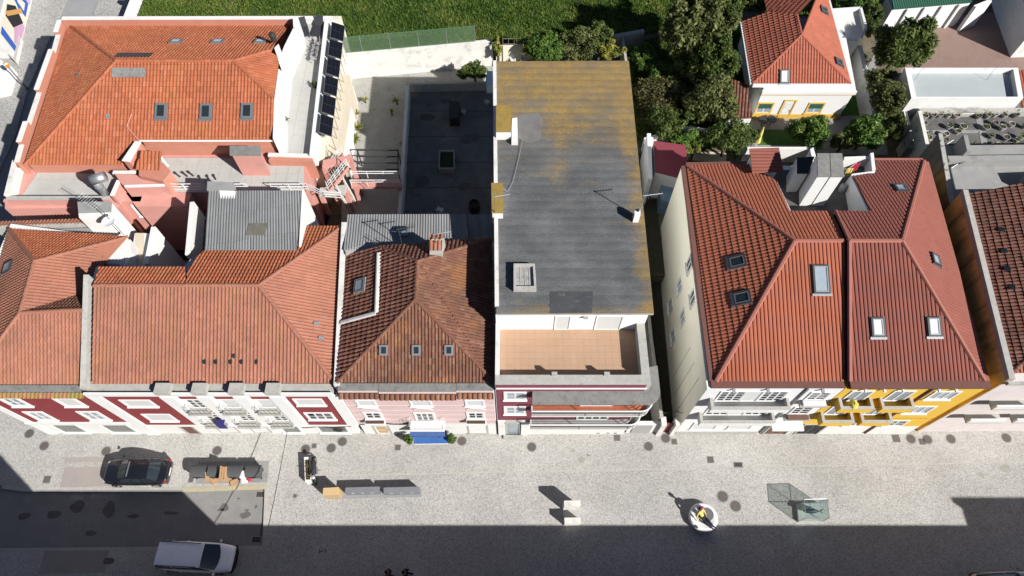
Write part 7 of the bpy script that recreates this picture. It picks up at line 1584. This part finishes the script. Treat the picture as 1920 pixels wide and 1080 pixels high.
        for fx in (.31, -.30):
            cx = fx * L_; m = MB(); m.tube([P(cx, sg * (W_ / 2 - .24), .32), P(cx, sg * (W_ / 2 - .015), .32)], .32, 18); wl = m.build('wheel', 'black_rubber', t); m = MB(); m.tube([P(cx, sg * (W_ / 2 - .05), .32), P(cx, sg * (W_ / 2 - .005), .32)], .2, 14); m.build('rim', 'galvanised', wl)
    m = MB(); m.obox(P(-L_ / 2 - .012, -.26, .6), (.02, 0, 0), (0, .52, 0), (0, 0, .11)); m.build('number_plate', 'white_clean', t); m = MB(); m.obox(P(L_ / 2 - .01, -.26, .42), (.02, 0, 0), (0, .52, 0), (0, 0, .11)); m.build('number_plate', 'white_clean', t)
    m = MB(); m.tube([P(xr1 - .25, 0, zr_ - .12), P(xr1 - .3, 0, zr_ - .02)], .012, 4); m.build('aerial', 'black_rubber', t)
    m = MB(); m.box(ox - L_ * .46, ox + L_ * .46, oy - W_ * .40, oy + W_ * .40, oz + .16, oz + .24); m.build('underbody', 'iron_dark', t)
    t.rotation_euler = (0, 0, math.radians(ang)); return t
c0 = G(267, 889, 0); bc = car('glossy black saloon car parked above the road kerb', tuple(c0), 180.5, 4.35, 1.80, 1.45, 'car_black', hood=.24, tail=.13)
mm = MB(); mm.obox(Vector(c0) + Vector((.32, -.5, 1.452)), (-.09, 0, 0), (0, 1.0, 0), (0, 0, .012)); sr = mm.build('sunroof_edge', 'grey_metal'); sr.parent = bc; sr.matrix_parent_inverse = Matrix.Translation(-Vector(c0))
c1 = G(376, 1047, 0); wv = car('white people carrier parked in the shade of the street', tuple(c1), -2.5, 4.75, 1.86, 1.72, 'car_white', hood=.16, tail=.02, kind='van', name='parked_van', wsl=.18, rsl=.035, roofk=.80, belt=.98)
mm = MB(); mm.tube([Vector(c1) + Vector((2.28, -.82, .42)), Vector(c1) + Vector((2.42, -.4, .42)), Vector(c1) + Vector((2.44, 0, .42)), Vector(c1) + Vector((2.42, .4, .42)), Vector(c1) + Vector((2.28, .82, .42))], .13, 8); q_ = mm.build('bumper', 'black_rubber'); q_.parent = wv; q_.matrix_parent_inverse = Matrix.Translation(-Vector(c1))
for sg in (-1, 1):
    mm = MB(); mm.tube([Vector(c1) + Vector((-2.0, sg * .70, 1.73)), Vector(c1) + Vector((.55, sg * .70, 1.73))], .025, 6); q_ = mm.build('roof_rail', 'dark_metal'); q_.parent = wv; q_.matrix_parent_inverse = Matrix.Translation(-Vector(c1))
c2 = G(1870, 1101, 0); car('grey silver car cut off by the bottom right corner', tuple(c2), 2, 4.2, 1.75, 1.45, 'car_silver', hood=.23, tail=.08)

# ---- waste containers and rubbish between them
def container(x, label):
    o = G(x, 889, .006); t = thing('waste_container', label, 'bin', o, 'waste containers on the concrete slab'); wd, dp = .92, .78
    m = MB(); vs = [(sx * wd * k, sy * dp * k, z) for z, k in ((.18, .42), (.78, .5)) for sx, sy in ((-1, -1), (1, -1), (1, 1), (-1, 1))]; m.faces([Vector(v) + o for v in vs], [(3, 2, 1, 0), (4, 5, 6, 7), (0, 1, 5, 4), (1, 2, 6, 5), (2, 3, 7, 6), (3, 0, 4, 7)]); m.build('body', 'bin_grey', t, bevel=.03)
    m = MB(); n = 10; vs = []
    for i in range(n + 1):
        a = math.pi * i / n; vs += [o + Vector((-wd * .54, -dp * .54 * math.cos(a), 0.78 + .24 * math.sin(a))), o + Vector((wd * .54, -dp * .54 * math.cos(a), 0.78 + .24 * math.sin(a)))]
    m.faces(vs, [(2 * i, 2 * i + 1, 2 * i + 3, 2 * i + 2) for i in range(n)] + [tuple(2 * i for i in range(n + 1)), tuple(2 * i + 1 for i in range(n, -1, -1))]); m.build('lid', 'bin_grey', t, smooth=False)
    m = MB(); m.tube([o + Vector((-.25, -dp * .56, .82)), o + Vector((.25, -dp * .56, .82))], .03, 6); m.build('handle', 'black_rubber', t)
    for sx in (-.33, .33):
        for sy in (-.26, .26): m = MB(); p = o + Vector((sx, sy, .1)); m.tube([p - Vector((.03, 0, 0)), p + Vector((.03, 0, 0))], .1, 10); m.build('wheel', 'black_rubber', t)
for x, l_ in ((381, 'leftmost grey waste container'), (413, 'second grey waste container from the left'), (448, 'third grey waste container from the left'), (483, 'rightmost grey waste container')): container(x, l_)
def rub(name, label, cat, mt, o, parts):
    t = thing(name, label, cat, o)
    for i, (dx, dy, dz, sx, sy, sz, a) in enumerate(parts):
        m = MB(); c_, s_ = math.cos(a), math.sin(a); m.obox(Vector(o) + Vector((dx, dy, dz)), (sx * c_, sx * s_, 0), (-sy * s_, sy * c_, .0), (s_ * sz * .2, -sz * .25, sz)); m.build('flattened_box' if 'card' in mt else 'bag_lump', mt, t)
rub('cardboard_boxes', 'brown cardboard leaning between the first two containers', 'cardboard', 'cardboard', G(400, 890, 0), [(-.1, -.5, .01, .25, .7, .9, .2), (.1, -.7, .01, .5, .4, .12, .5)])
rub('cardboard_stack', 'tall stack of folded cardboard between the middle containers', 'cardboard', 'cardboard', G(429, 893, 0), [(-.08, -.3, .01, .10, 1.0, 1.35, .1), (.06, -.35, .01, .10, 1.0, 1.3, .1), (.2, -.25, .01, .08, .9, 1.25, .15), (.32, -.7, .01, .5, .4, .12, .4)])
t = thing('rubbish_bags', 'white and red rubbish bags between the right hand containers', 'rubbish bag', G(465, 893, 0)); p = Vector(t.location)
m = MB(); m.ball(p + Vector((-.12, -.05, .72)), .3, 10, (1, 1.1, .9), .12); m.ball(p + Vector((-.1, -.3, .25)), .27, 10, (1, 1, .9), .12); m.build('white_bag', 'paper_white', t); m = MB(); m.ball(p + Vector((.2, -.05, .6)), .24, 10, (.8, 1, 1.1), .14); m.ball(p + Vector((.2, -.2, .25)), .24, 8, (.8, 1, 1), .1); m.build('red_bag', 'cloth_red', t)

# ---- planter trough and motorbike
pl_ = thing('planter_trough', 'long white rimmed planter trough full of brown soil', 'planter', G(579, 888, 0))
q = quadpx(.6, (572, 904), (583, 904), (580, 857), (570, 857)); m, inn = ring(q, .80, 0, .6)
m.build('trough', 'white_clean', pl_); MB().prism([p[:2] for p in inn], 0, .52).build('soil', 'soil', pl_)
m = MB()
for i in range(70): c_ = inn[0].lerp(inn[1], random.random()).lerp(inn[3].lerp(inn[2], random.random()), random.random()); c_ = Vector((c_.x, c_.y, .55 + random.random() * .08)); a = Vector((random.gauss(0, 1), random.gauss(0, 1), .5)).normalized() * .06; b = Vector((random.gauss(0, 1), random.gauss(0, 1), .2)).normalized() * .04; m.poly([c_ - a, c_ + b, c_ + a, c_ - b], random.random())
m.build('dry_plants', 'leaf_brown', pl_)
mo = thing('motorbike', 'black motorbike parked alongside the planter trough', 'motorbike', G(593, 884, 0)); o = Vector(mo.location); fw = Vector((.16, -.98, 0)); fw.normalize(); rt = Vector((fw.y, -fw.x, 0))
for s_ in (-.68, .68):
    c_ = o + fw * s_ + Vector((0, 0, .31)); ring_ = [c_ + fw * (.27 * math.cos(a)) + Vector((0, 0, .27 * math.sin(a))) for a in [2 * math.pi * k / 16 for k in range(16)]]; m = MB(); m.tube(ring_, .055, 6, closed=True); wl = m.build('wheel', 'black_rubber', mo)
    m = MB(); m.tube([c_ - rt * .03, c_ + rt * .03], .17, 12); m.build('rim', 'galvanised', wl)
m = MB(); m.tube([o + fw * -.55 + Vector((0, 0, .55)), o + fw * -.1 + Vector((0, 0, .62)), o + fw * .25 + Vector((0, 0, .75)), o + fw * .45 + Vector((0, 0, .82))], [.11, .17, .18, .10], 9); m.build('body', 'dark_metal', mo, smooth=True)
m = MB(); m.tube([o + fw * -.8 + Vector((0, 0, .80)), o + fw * -.45 + Vector((0, 0, .78)), o + fw * .0 + Vector((0, 0, .76))], [.08, .15, .12], 8); m.build('seat', 'black_fabric', mo, smooth=True)
m = MB(); m.tube([o + fw * .42 - rt * .36 + Vector((0, 0, 1.0)), o + fw * .50 + Vector((0, 0, .96)), o + fw * .42 + rt * .36 + Vector((0, 0, 1.0))], .025, 6); m.build('handlebar', 'grey_metal', mo)
m = MB(); m.tube([o + fw * .5 + Vector((0, 0, .95)), o + fw * .68 + Vector((0, 0, .31))], .05, 6); m.build('fork', 'galvanised', mo); m = MB(); m.ball(o + fw * .62 + Vector((0, 0, .86)), .12, 10); m.build('headlight', 'lamp_clear', mo)
m = MB(); m.tube([o + rt * .16 + fw * -.75 + Vector((0, 0, .38)), o + rt * .16 + fw * .1 + Vector((0, 0, .3))], .06, 7); m.build('exhaust', 'galvanised', mo); m = MB(); m.tube([o - rt * .05 + Vector((0, 0, .35)), o - rt * .28 + Vector((0, 0, .01))], .02, 5); m.build('side_stand', 'grey_metal', mo)
m = MB(); m.obox(o + fw * -.22 - rt * .16 + Vector((0, 0, .22)), fw * .45, rt * .32, (0, 0, .32)); m.build('engine', 'grey_metal', mo)

# ---- display boards on a plinth with a wooden block
ib = thing('display_boards', 'low grey display boards in a row on a stone plinth', 'display board', G(705, 933, 0))
MB().prism(quadpx(.10, (616, 935), (791, 931), (790, 919), (640, 922), (616, 925)), -.02, .10).build('plinth', 'concrete', ib)
for (x0, x1) in ((651, 714), (722, 788)):
    a, b = G(x0, 928.5, .101), G(x1, 926.5, .101); d = b - a; n2 = Vector((-d.y, d.x, 0)).normalized()
    m = MB(); m.obox(a, d, n2 * .34, (0, 0, .62)); bd = m.build('board', mat('board_blue', (.16, .19, .21), .5, .12, 3, spots=[((.24, .25, .25), 2, .5, .7, .5)]), ib)
    m = MB(); m.obox(a + Vector((0, 0, .622)) - n2 * .02, d, n2 * .38, (0, 0, .035)); m.build('board_top', 'galvanised', bd)
    for k in (.22, .5, .78): p = a + d * k - n2 * .012 + Vector((0, 0, .46)); m = MB(); m.obox(p - d.normalized() * .09, d.normalized() * .18, n2 * .01, (0, 0, .07)); m.build('label_plate', 'white_clean', bd)
wbk = thing('wooden_block', 'pale wooden block standing at the left end of the display boards', 'block', G(628, 930, 0)); a, b = G(613, 935, .101), G(641, 933.5, .101); d = b - a; n2 = Vector((-d.y, d.x, 0)).normalized()
m = MB(); m.obox(a, d, n2 * .45, (0, 0, 1.05)); m.build('block_body', 'wood', wbk, bevel=.01); m = MB(); m.obox(a - d.normalized() * .02 - n2 * .02 + Vector((0, 0, 1.052)), d + d.normalized() * .04, n2 * .49, (0, 0, .04)); m.build('block_top', mat('wood_pale', (.58, .42, .22), .7, .1, 3, stretch=(1, 8, 8)), wbk)

# ---- white stone seat of two upright slabs
ss = thing('stone_seat', 'white stone seat of two upright slabs facing each other', 'stone seat', G(1072, 980, 0)); a = G(1057, 985.5, 0); X_ = Vector((1.06, .02, 0)); Y_ = Vector((-.03, 1, 0))
for (y0, dp, h) in ((0, .36, .85), (.98, .34, 1.45)): m = MB(); m.obox(a + Y_ * y0, X_, Y_ * dp, (0, 0, h)); m.build('slab', 'white_old', ss, bevel=.015)
m = MB(); m.obox(a + Y_ * .365, X_, Y_ * .61, (0, 0, .14)); m.build('seat', 'stone', ss)

# ---- glass case with a bronze fish
gc = thing('glass_case', 'square glass display case in front of the shade line', 'display case', G(1518, 975, 0)); q = quadpx(0, (1495, 979), (1538, 979), (1534, 944), (1492, 945)); hh = 1.5
MB().prism([p[:2] for p in q], 0, .25).build('plinth', mat('pale_stone', (.50, .52, .49), .7, .06, 2), gc)
cen = sum(q, Vector()) / 4
for i in range(4):
    a, b = q[i], q[(i + 1) % 4]; d = b - a; n2 = Vector((-d.y, d.x, 0)).normalized() * .014; m = MB(); m.obox(a + n2 + Vector((0, 0, .251)), d, n2, (0, 0, hh - .26)); m.build('glass_pane', 'case_glass', gc)
    m = MB(); m.tube([a + Vector((0, 0, .25)), a + Vector((0, 0, hh + .01))], .018, 5); m.build('edge_strip', 'galvanised', gc)
m = MB(); m.prism([p[:2] for p in q], hh - .008, hh + .008); m.build('glass_lid', 'case_glass', gc)
m = MB(); m.tube([p + Vector((0, 0, hh + .01)) for p in q], .02, 5, closed=True); m.build('top_rim', 'galvanised', gc)
fi = thing('bronze_fish', 'dark bronze fish sculpture inside the glass case', 'sculpture', (cen.x, cen.y, .25)); o = Vector((cen.x + .05, cen.y, .62))
pr = [(-.60, .03), (-.54, .10), (-.45, .14), (-.30, .22), (-.08, .26), (.15, .22), (.34, .12), (.46, .05), (.52, .05)]
vs = []; k = 10
for x, r in pr:
    for j in range(k): a = 2 * math.pi * j / k; vs.append(o + Vector((x, r * .62 * math.cos(a), r * math.sin(a) * .9)))
fs = [(i * k + j, i * k + (j + 1) % k, (i + 1) * k + (j + 1) % k, (i + 1) * k + j) for i in range(len(pr) - 1) for j in range(k)] + [tuple(range(k - 1, -1, -1)), tuple((len(pr) - 1) * k + j for j in range(k))]
m = MB(); m.faces(vs, fs); m.build('body', 'bronze', fi, smooth=True)
for sg in (-1, 1): m = MB(); m.obox(o + Vector((.48, -.02, 0)), (.16, .10 * sg, .14 * sg), (0, .04, 0), (.07, 0, .02 * sg)); m.build('tail_fin', 'bronze', fi)
m = MB(); m.obox(o + Vector((-.2, -.012, .2)), (.38, 0, -.03), (0, .024, 0), (.06, 0, .12)); m.build('back_fin', 'bronze', fi); m = MB(); m.tube([o + Vector((0, 0, -.37)), o + Vector((0, 0, -.1))], .05, 8); m.build('stand', 'bronze', fi)
for sg in (-1, 1): m = MB(); m.obox(o + Vector((-.22, sg * .12, -.05)), (.2, sg * .16, -.04), (.06, 0, 0), (0, 0, .02)); m.build('side_fin', 'bronze', fi)

# ---- round white seat and the person on it
rs_ = thing('round_bench', 'round white moulded bench ring with grey hollow centre', 'bench', G(1316, 972, 0)); o = Vector(rs_.location)
MB().lathe((o.x, o.y, 0), [(.86, 0), (.93, .2), (.93, .42), (.86, .5), (.74, .52), (.40, .46), (.36, .42), (.36, .30)], 40).build('ring', mat('moulded_white', (.74, .74, .74), .5, .04, 2), rs_, smooth=False)
oc = o + Vector((.24, .17, 0)); MB().lathe((oc.x, oc.y, 0), [(.43, .40), (.43, .519)], 32).build('hollow_disc', 'hollow_dark', rs_)  # solid dark disc, its tone painted in for the open hollow
def skin(name, verts, edges, radii, mt, parent, root=0, sub=2):
    me = bpy.data.meshes.new(name); me.from_pydata([tuple(v) for v in verts], edges, []); me.materials.append(MATS[mt]); ob = link(name, me, parent)
    sk_ = ob.modifiers.new('skin', 'SKIN'); sk_.use_smooth_shade = True
    lay = me.skin_vertices[0] if len(me.skin_vertices) else None
    if lay is None:
        bm = bmesh.new(); bm.from_mesh(me); bm.verts.layers.skin.verify(); bm.to_mesh(me); bm.free(); lay = me.skin_vertices[0]
    for i, r in enumerate(radii): lay.data[i].radius = (r, r) if not isinstance(r, tuple) else r; lay.data[i].use_root = (i == root)
    sv = ob.modifiers.new('sub', 'SUBSURF'); sv.levels = 1; sv.render_levels = sub; return ob
def person(label, root_loc, J, top, trousers, hairm='hair', shoe='black_rubber', group=None):
    """J: joint name -> world point; the body is one skin, clothes lie over it"""
    t = thing('person', label, 'person', root_loc, group); V_ = {k: Vector(v) for k, v in J.items()}
    names = ['pelvis', 'waist', 'chest', 'neck', 'head0', 'head1', 'shl', 'ell', 'wrl', 'hal', 'shr', 'elr', 'wrr', 'har', 'hil', 'knl', 'anl', 'tol', 'hir', 'knr', 'anr', 'tor']
    V_['hal'] = V_['wrl'] + (V_['wrl'] - V_['ell']).normalized() * .09; V_['har'] = V_['wrr'] + (V_['wrr'] - V_['elr']).normalized() * .09
    ids = {n: i for i, n in enumerate(names)}
    E_ = [('pelvis', 'waist'), ('waist', 'chest'), ('chest', 'neck'), ('neck', 'head0'), ('head0', 'head1'), ('chest', 'shl'), ('shl', 'ell'), ('ell', 'wrl'), ('wrl', 'hal'), ('chest', 'shr'), ('shr', 'elr'), ('elr', 'wrr'), ('wrr', 'har'), ('pelvis', 'hil'), ('hil', 'knl'), ('knl', 'anl'), ('anl', 'tol'), ('pelvis', 'hir'), ('hir', 'knr'), ('knr', 'anr'), ('anr', 'tor')]
    R_ = dict(pelvis=.13, waist=.12, chest=.14, neck=.055, head0=.085, head1=.085, shl=.06, ell=.045, wrl=.03, hal=.035, shr=.06, elr=.045, wrr=.03, har=.035, hil=.085, knl=.06, anl=.04, tol=.04, hir=.085, knr=.06, anr=.04, tor=.04)
    skin('body', [V_[n] for n in names], [(ids[a], ids[b]) for a, b in E_], [R_[n] for n in names], 'skin', t)
    def cloth(nm, sel, add, mt):
        s2 = [n for n in names if n in sel]; i2 = {n: i for i, n in enumerate(s2)}; skin(nm, [V_[n] for n in s2], [(i2[a], i2[b]) for a, b in E_ if a in i2 and b in i2], [R_[n] + add for n in s2], mt, t)
    cloth('top', {'pelvis', 'waist', 'chest', 'shl', 'ell', 'wrl', 'shr', 'elr', 'wrr'}, .022, top); cloth('trousers', {'pelvis', 'hil', 'knl', 'anl', 'hir', 'knr', 'anr'}, .026, trousers)
    hd = (V_['head1'] - V_['head0']).normalized(); fr = (V_['face'] - V_['head0']).normalized(); hc = V_['head0'] * .35 + V_['head1'] * .65
    m = MB(); m.ball(hc + hd * .025 - fr * .03, .118, 14, (1, 1, 1), .03); m.build('hair', hairm, t, smooth=True)
    sd = hd.cross(fr).normalized(); m = MB(); m.ball(hc + fr * .105 - hd * .03, .02, 6); m.build('nose', 'skin', t)
    for s_ in (-1, 1):
        m = MB(); m.ball(hc + fr * .088 + sd * .035 * s_, .014, 6); m.build('eye', 'iron_dark', t); m = MB(); m.ball(hc + sd * .105 * s_ - hd * .02, .028, 6); m.build('ear', 'skin', t)
        n = 'l' if s_ < 0 else 'r'; w_, h_ = V_['wr' + n], V_['ha' + n]; hd2 = (h_ - w_).normalized(); sp = hd2.cross(Vector((0, 0, 1)));  sp = sp.normalized() if sp.length > .1 else Vector((1, 0, 0))
        for f_ in range(4): b_ = h_ + sp * (.026 - f_ * .0175); m = MB(); m.tube([b_, b_ + hd2 * (.04 + .008 * (f_ in (1, 2))), b_ + hd2 * .065 - Vector((0, 0, .025))], [.0095, .009, .007], 5); m.build('finger', 'skin', t)
        b_ = w_.lerp(h_, .5) + sp * .03; m = MB(); m.tube([b_, b_ + sp * .03 + hd2 * .03, b_ + sp * .03 + hd2 * .06], [.011, .01, .008], 5); m.build('thumb', 'skin', t)
        m = MB(); a_, b2_ = V_['an' + n], V_['to' + n]; dd = (b2_ - a_).normalized(); m.tube([a_ - dd * .06, a_ + dd * .04, b2_, b2_ + dd * .05], [.045, .058, .055, .03], 8); m.build('shoe', shoe, t, smooth=True)
    return t
s0 = o + Vector((-.28, .22, .5)); dv = Vector((.62, -.78, 0)).normalized(); sv = Vector((dv.y, -dv.x, 0))
def at_(f, s_, z): return o + Vector((-.16, -.02, 0)) + dv * f + sv * s_ + Vector((0, 0, z))
person('person in yellow top and dark trousers lounging on the round white seat', tuple(o + Vector((0, 0, .5))), dict(
    pelvis=at_(.0, -.05, .66), waist=at_(-.14, -.05, .76), chest=at_(-.32, -.05, .98), neck=at_(-.42, -.05, 1.16), head0=at_(-.42, -.05, 1.27), head1=at_(-.41, -.05, 1.38), face=at_(-.2, -.05, 1.26),
    shl=at_(-.33, -.23, 1.05), ell=at_(-.18, -.33, .82), wrl=at_(.05, -.26, .78), shr=at_(-.33, .13, 1.05), elr=at_(-.22, .30, .80), wrr=at_(.0, .33, .70),
    hil=at_(.05, -.14, .63), knl=at_(.46, -.16, .70), anl=at_(.86, -.17, .60), tol=at_(1.0, -.19, .66), hir=at_(.05, .05, .63), knr=at_(.46, .04, .68), anr=at_(.84, -.02, .58), tor=at_(.98, -.03, .64)), 'shirt_yellow', 'trouser_dark', shoe='cloth_blue')
bgp = thing('shoulder_bag', 'pink bag lying behind the person on the round seat', 'bag', tuple(at_(-.52, -.42, .52))); p = at_(-.40, -.40, .64); m = MB(); m.ball(p, .17, 10, (1.1, .8, .85), .05); m.build('bag_body', 'bag_pink', bgp, smooth=True); m = MB(); m.tube([p + Vector((-.12, 0, .08)), p + Vector((0, .02, .26)), p + Vector((.12, 0, .08))], .014, 5); m.build('strap', 'bag_pink', bgp)
ph = at_(.12, .62, .52); m = MB(); m.obox(ph, dv * .2, sv * .14, (0, 0, .03)); tag(m.build('dark_wallet', 'dark_metal'), 'small dark pouch lying on the rim of the round seat', 'pouch')
# two people walking at the lower edge
for px_, l_, tp in ((725, 'left of two people in dark clothes at the bottom edge', 'jacket_dark'), (757, 'right of two people in dark clothes at the bottom edge', 'trouser_dark')):
    h = G(px_, 1073, 1.66); x, y = h.x, h.y; st = .12 if px_ < 740 else -.1
    person(l_, (x, y, 0), dict(pelvis=(x, y, .93), waist=(x, y, 1.08), chest=(x, y, 1.30), neck=(x, y, 1.46), head0=(x, y, 1.55), head1=(x, y + .01, 1.66), face=(x + .2, y - .04, 1.56), shl=(x, y - .18, 1.37), ell=(x - .05, y - .23, 1.12), wrl=(x + .08 + st, y - .22, .90), shr=(x, y + .18, 1.37), elr=(x + .05, y + .23, 1.12), wrr=(x + .1 - st, y + .22, .90),
           hil=(x, y - .09, .88), knl=(x + st, y - .09, .50), anl=(x + st * 1.6, y - .09, .08), tol=(x + st * 1.6 + .15, y - .09, .05), hir=(x, y + .09, .88), knr=(x - st * .4, y + .09, .50), anr=(x - st * 1.8, y + .09, .08), tor=(x - st * 1.8 + .15, y + .09, .05)), tp, 'trouser_dark', group='people at the lower edge')

# ---- hotel entrance: mat and clipped balls
bm_ = thing('entrance_mat', 'bright blue mat in front of the pink house entrance', 'mat', G(809, 825, 0)); q = quadpx(.02, (776, 833), (843, 832), (842, 817), (776, 818)); MB().prism([p[:2] for p in q], .0, .022).build('mat_sheet', 'blue_mat', bm_); strip_wall(MB(), [q[0], q[1]], .05, .0225, .026).build('pale_edge', 'white_clean', bm_)
for x, y, l_ in ((769, 829, 'clipped round bush in a pot left of the blue mat'), (848, 828, 'clipped round bush in a pot right of the blue mat')):
    o_ = G(x, y, 0); t = tree('topiary_ball', l_, 'potted bush', o_, 1.15, (.3, .3, .3), 2200, 'leaf_bright', leaf=.045, clumps=40, trunk=.03, group='bushes at the blue mat', spread=.35); MB().lathe((o_.x, o_.y, 0), [(.16, 0), (.22, .38), (.24, .4), (.19, .41)], 14).build('pot', 'iron_dark', t)
for (a, z, x, mt_, l_) in ((None, 3.0, -19.3, 'cloth_blue', 'dark purple cloth hung over the lower left iron balcony'),):
    m = MB()
    for k in range(6): x0 = x + k * .1; m.poly([FF(x0, .50 + .02 * (k % 2), 3.82), FF(x0 + .1, .50 + .02 * ((k + 1) % 2), 3.82), FF(x0 + .1, .56 + .03 * ((k + 1) % 2), 3.05), FF(x0, .56 + .03 * (k % 2), 3.05)]); m.poly([FF(x0, .20, 3.80), FF(x0 + .1, .20, 3.80), FF(x0 + .1, .51, 3.83), FF(x0, .51, 3.83)])
    tag(m.build('hanging_cloth', mt_), l_, 'cloth')

# ---- aerials and cables
def aerial(label, base, h, arm, n=7, dish=False, mt='grey_metal', yaw=0.2):
    b = Vector(base); t = thing('roof_aerial', label, 'aerial', base, 'aerials on the roofs'); m = MB(); m.tube([b, b + Vector((0, 0, h))], .03, 6); m.build('mast', mt, t); d = Vector((math.cos(yaw), math.sin(yaw), 0)); s_ = Vector((-d.y, d.x, 0)); top = b + Vector((0, 0, h - .08))
    m = MB(); m.tube([top - d * .1, top + d * arm], .025, 5); m.build('boom', mt, t)
    for k in range(n): p = top + d * (arm * k / (n - 1)); m = MB(); m.tube([p - s_ * .28, p + s_ * .28], .010, 4); m.build('element', mt, t)
    if dish: m = MB(); c_ = b + Vector((0, -.2, h * .55)); m.lathe((c_.x, c_.y, c_.z), [(.05, -.06), (.25, -.03), (.42, .05), (.43, .06), (.25, .0), (.05, -.03)], 18); m.build('dish', 'white_metal', t)
aerial('white aerial at the right verge of the flat grey roof', G(1197, 408, 11.45), 2.4, 1.1, mt='galvanised', yaw=.15); aerial('thin aerial on the left verge chimney of the flat roof', G(929, 398, 12.17), 1.7, .9, yaw=.2, mt='galvanised')
aerial('aerial on the grey sheet roof of the pink house', G(757, 470, 8.9), 2.6, 1.0, mt='dark_metal', yaw=.2); aerial('short aerial near the lead band of the pink house', G(713, 466, 8.8), 1.0, .3, 3, mt='dark_metal', yaw=2.5)
aerial('aerial mast with round dish on the white chimney of the corner house', G(232, 440, 8.0), 3.4, 1.6, 9, True, 'grey_metal', 2.6); aerial('bent aerial over the tiled chimney of the pink house', G(818, 458, 11.5), 1.2, 1.0, 5, mt='galvanised', yaw=.2)
def cable(label, pts, r=.02, mt='iron_dark'): m = MB(); m.tube(pts, r, 5); return tag(m.build('cable', mt), label, 'cable')
ca, cb = Vector((-15.1, 13.4, 2.1)), Vector((-14.6, -.98, 6.2)); cable('dark overhead cable crossing the street from the pilaster house', [ca.lerp(cb, k / 12) - Vector((0, 0, .5 * math.sin(math.pi * k / 12))) for k in range(13)], .022)
cable('bundle of wires along the pilaster house front', [FF(x, .16 + .04 * math.sin(x * 3), 2.0 + .05 * math.sin(x * 2)) for x in np.linspace(-14.2, -10.9, 18)], .03); cable('bundle of wires along the pink house front', [FF(x, .08 + .03 * math.sin(x * 3), 2.45 + .05 * math.sin(x * 2)) for x in np.linspace(-10.2, -6.9, 16)], .03)
cable('pale loose cable lying over the flat grey roof', [G(980, 262, 11.55), G(972, 300, 11.52), G(962, 340, 11.52), G(955, 355, 11.55), G(950, 359, 11.55), G(942, 352, 12.2)], .012, 'plastic_grey')
cable('thin pale cable over the corner house roof', [PL(-3, 685, (0, 18.7, 9.7), gy=.5), PL(30, 708, (0, 18.7, 9.7), gy=.5), PL(60, 717, (0, 18.7, 9.7), gy=.5)], .015, 'stone'); 
pb_ = [G(468, 500, 10.4), G(495, 600, 9.45), G(493, 680, 8.6), G(490, 722, 8.2)]
cable('thin pale cable over the pilaster house roof', pb_, .015, 'stone')
cable('thin pale cable at the left end of the pilaster house roof', [PL(178, 600, (0, 20, 10.62), gy=.51), PL(186, 690, (0, 20, 10.62), gy=.51), PL(199, 718, (0, 20, 10.62), gy=.51)], .015, 'stone')
for x, y, l_, ln in ((1100, 852, 'small dark scrap of litter on the paving', .18),): p = G(x, y, 0); m = MB(); m.obox(p, (ln, -ln * .8, 0), (.03, .04, 0), (0, 0, .02)); tag(m.build('litter', 'iron_dark'), l_, 'litter')
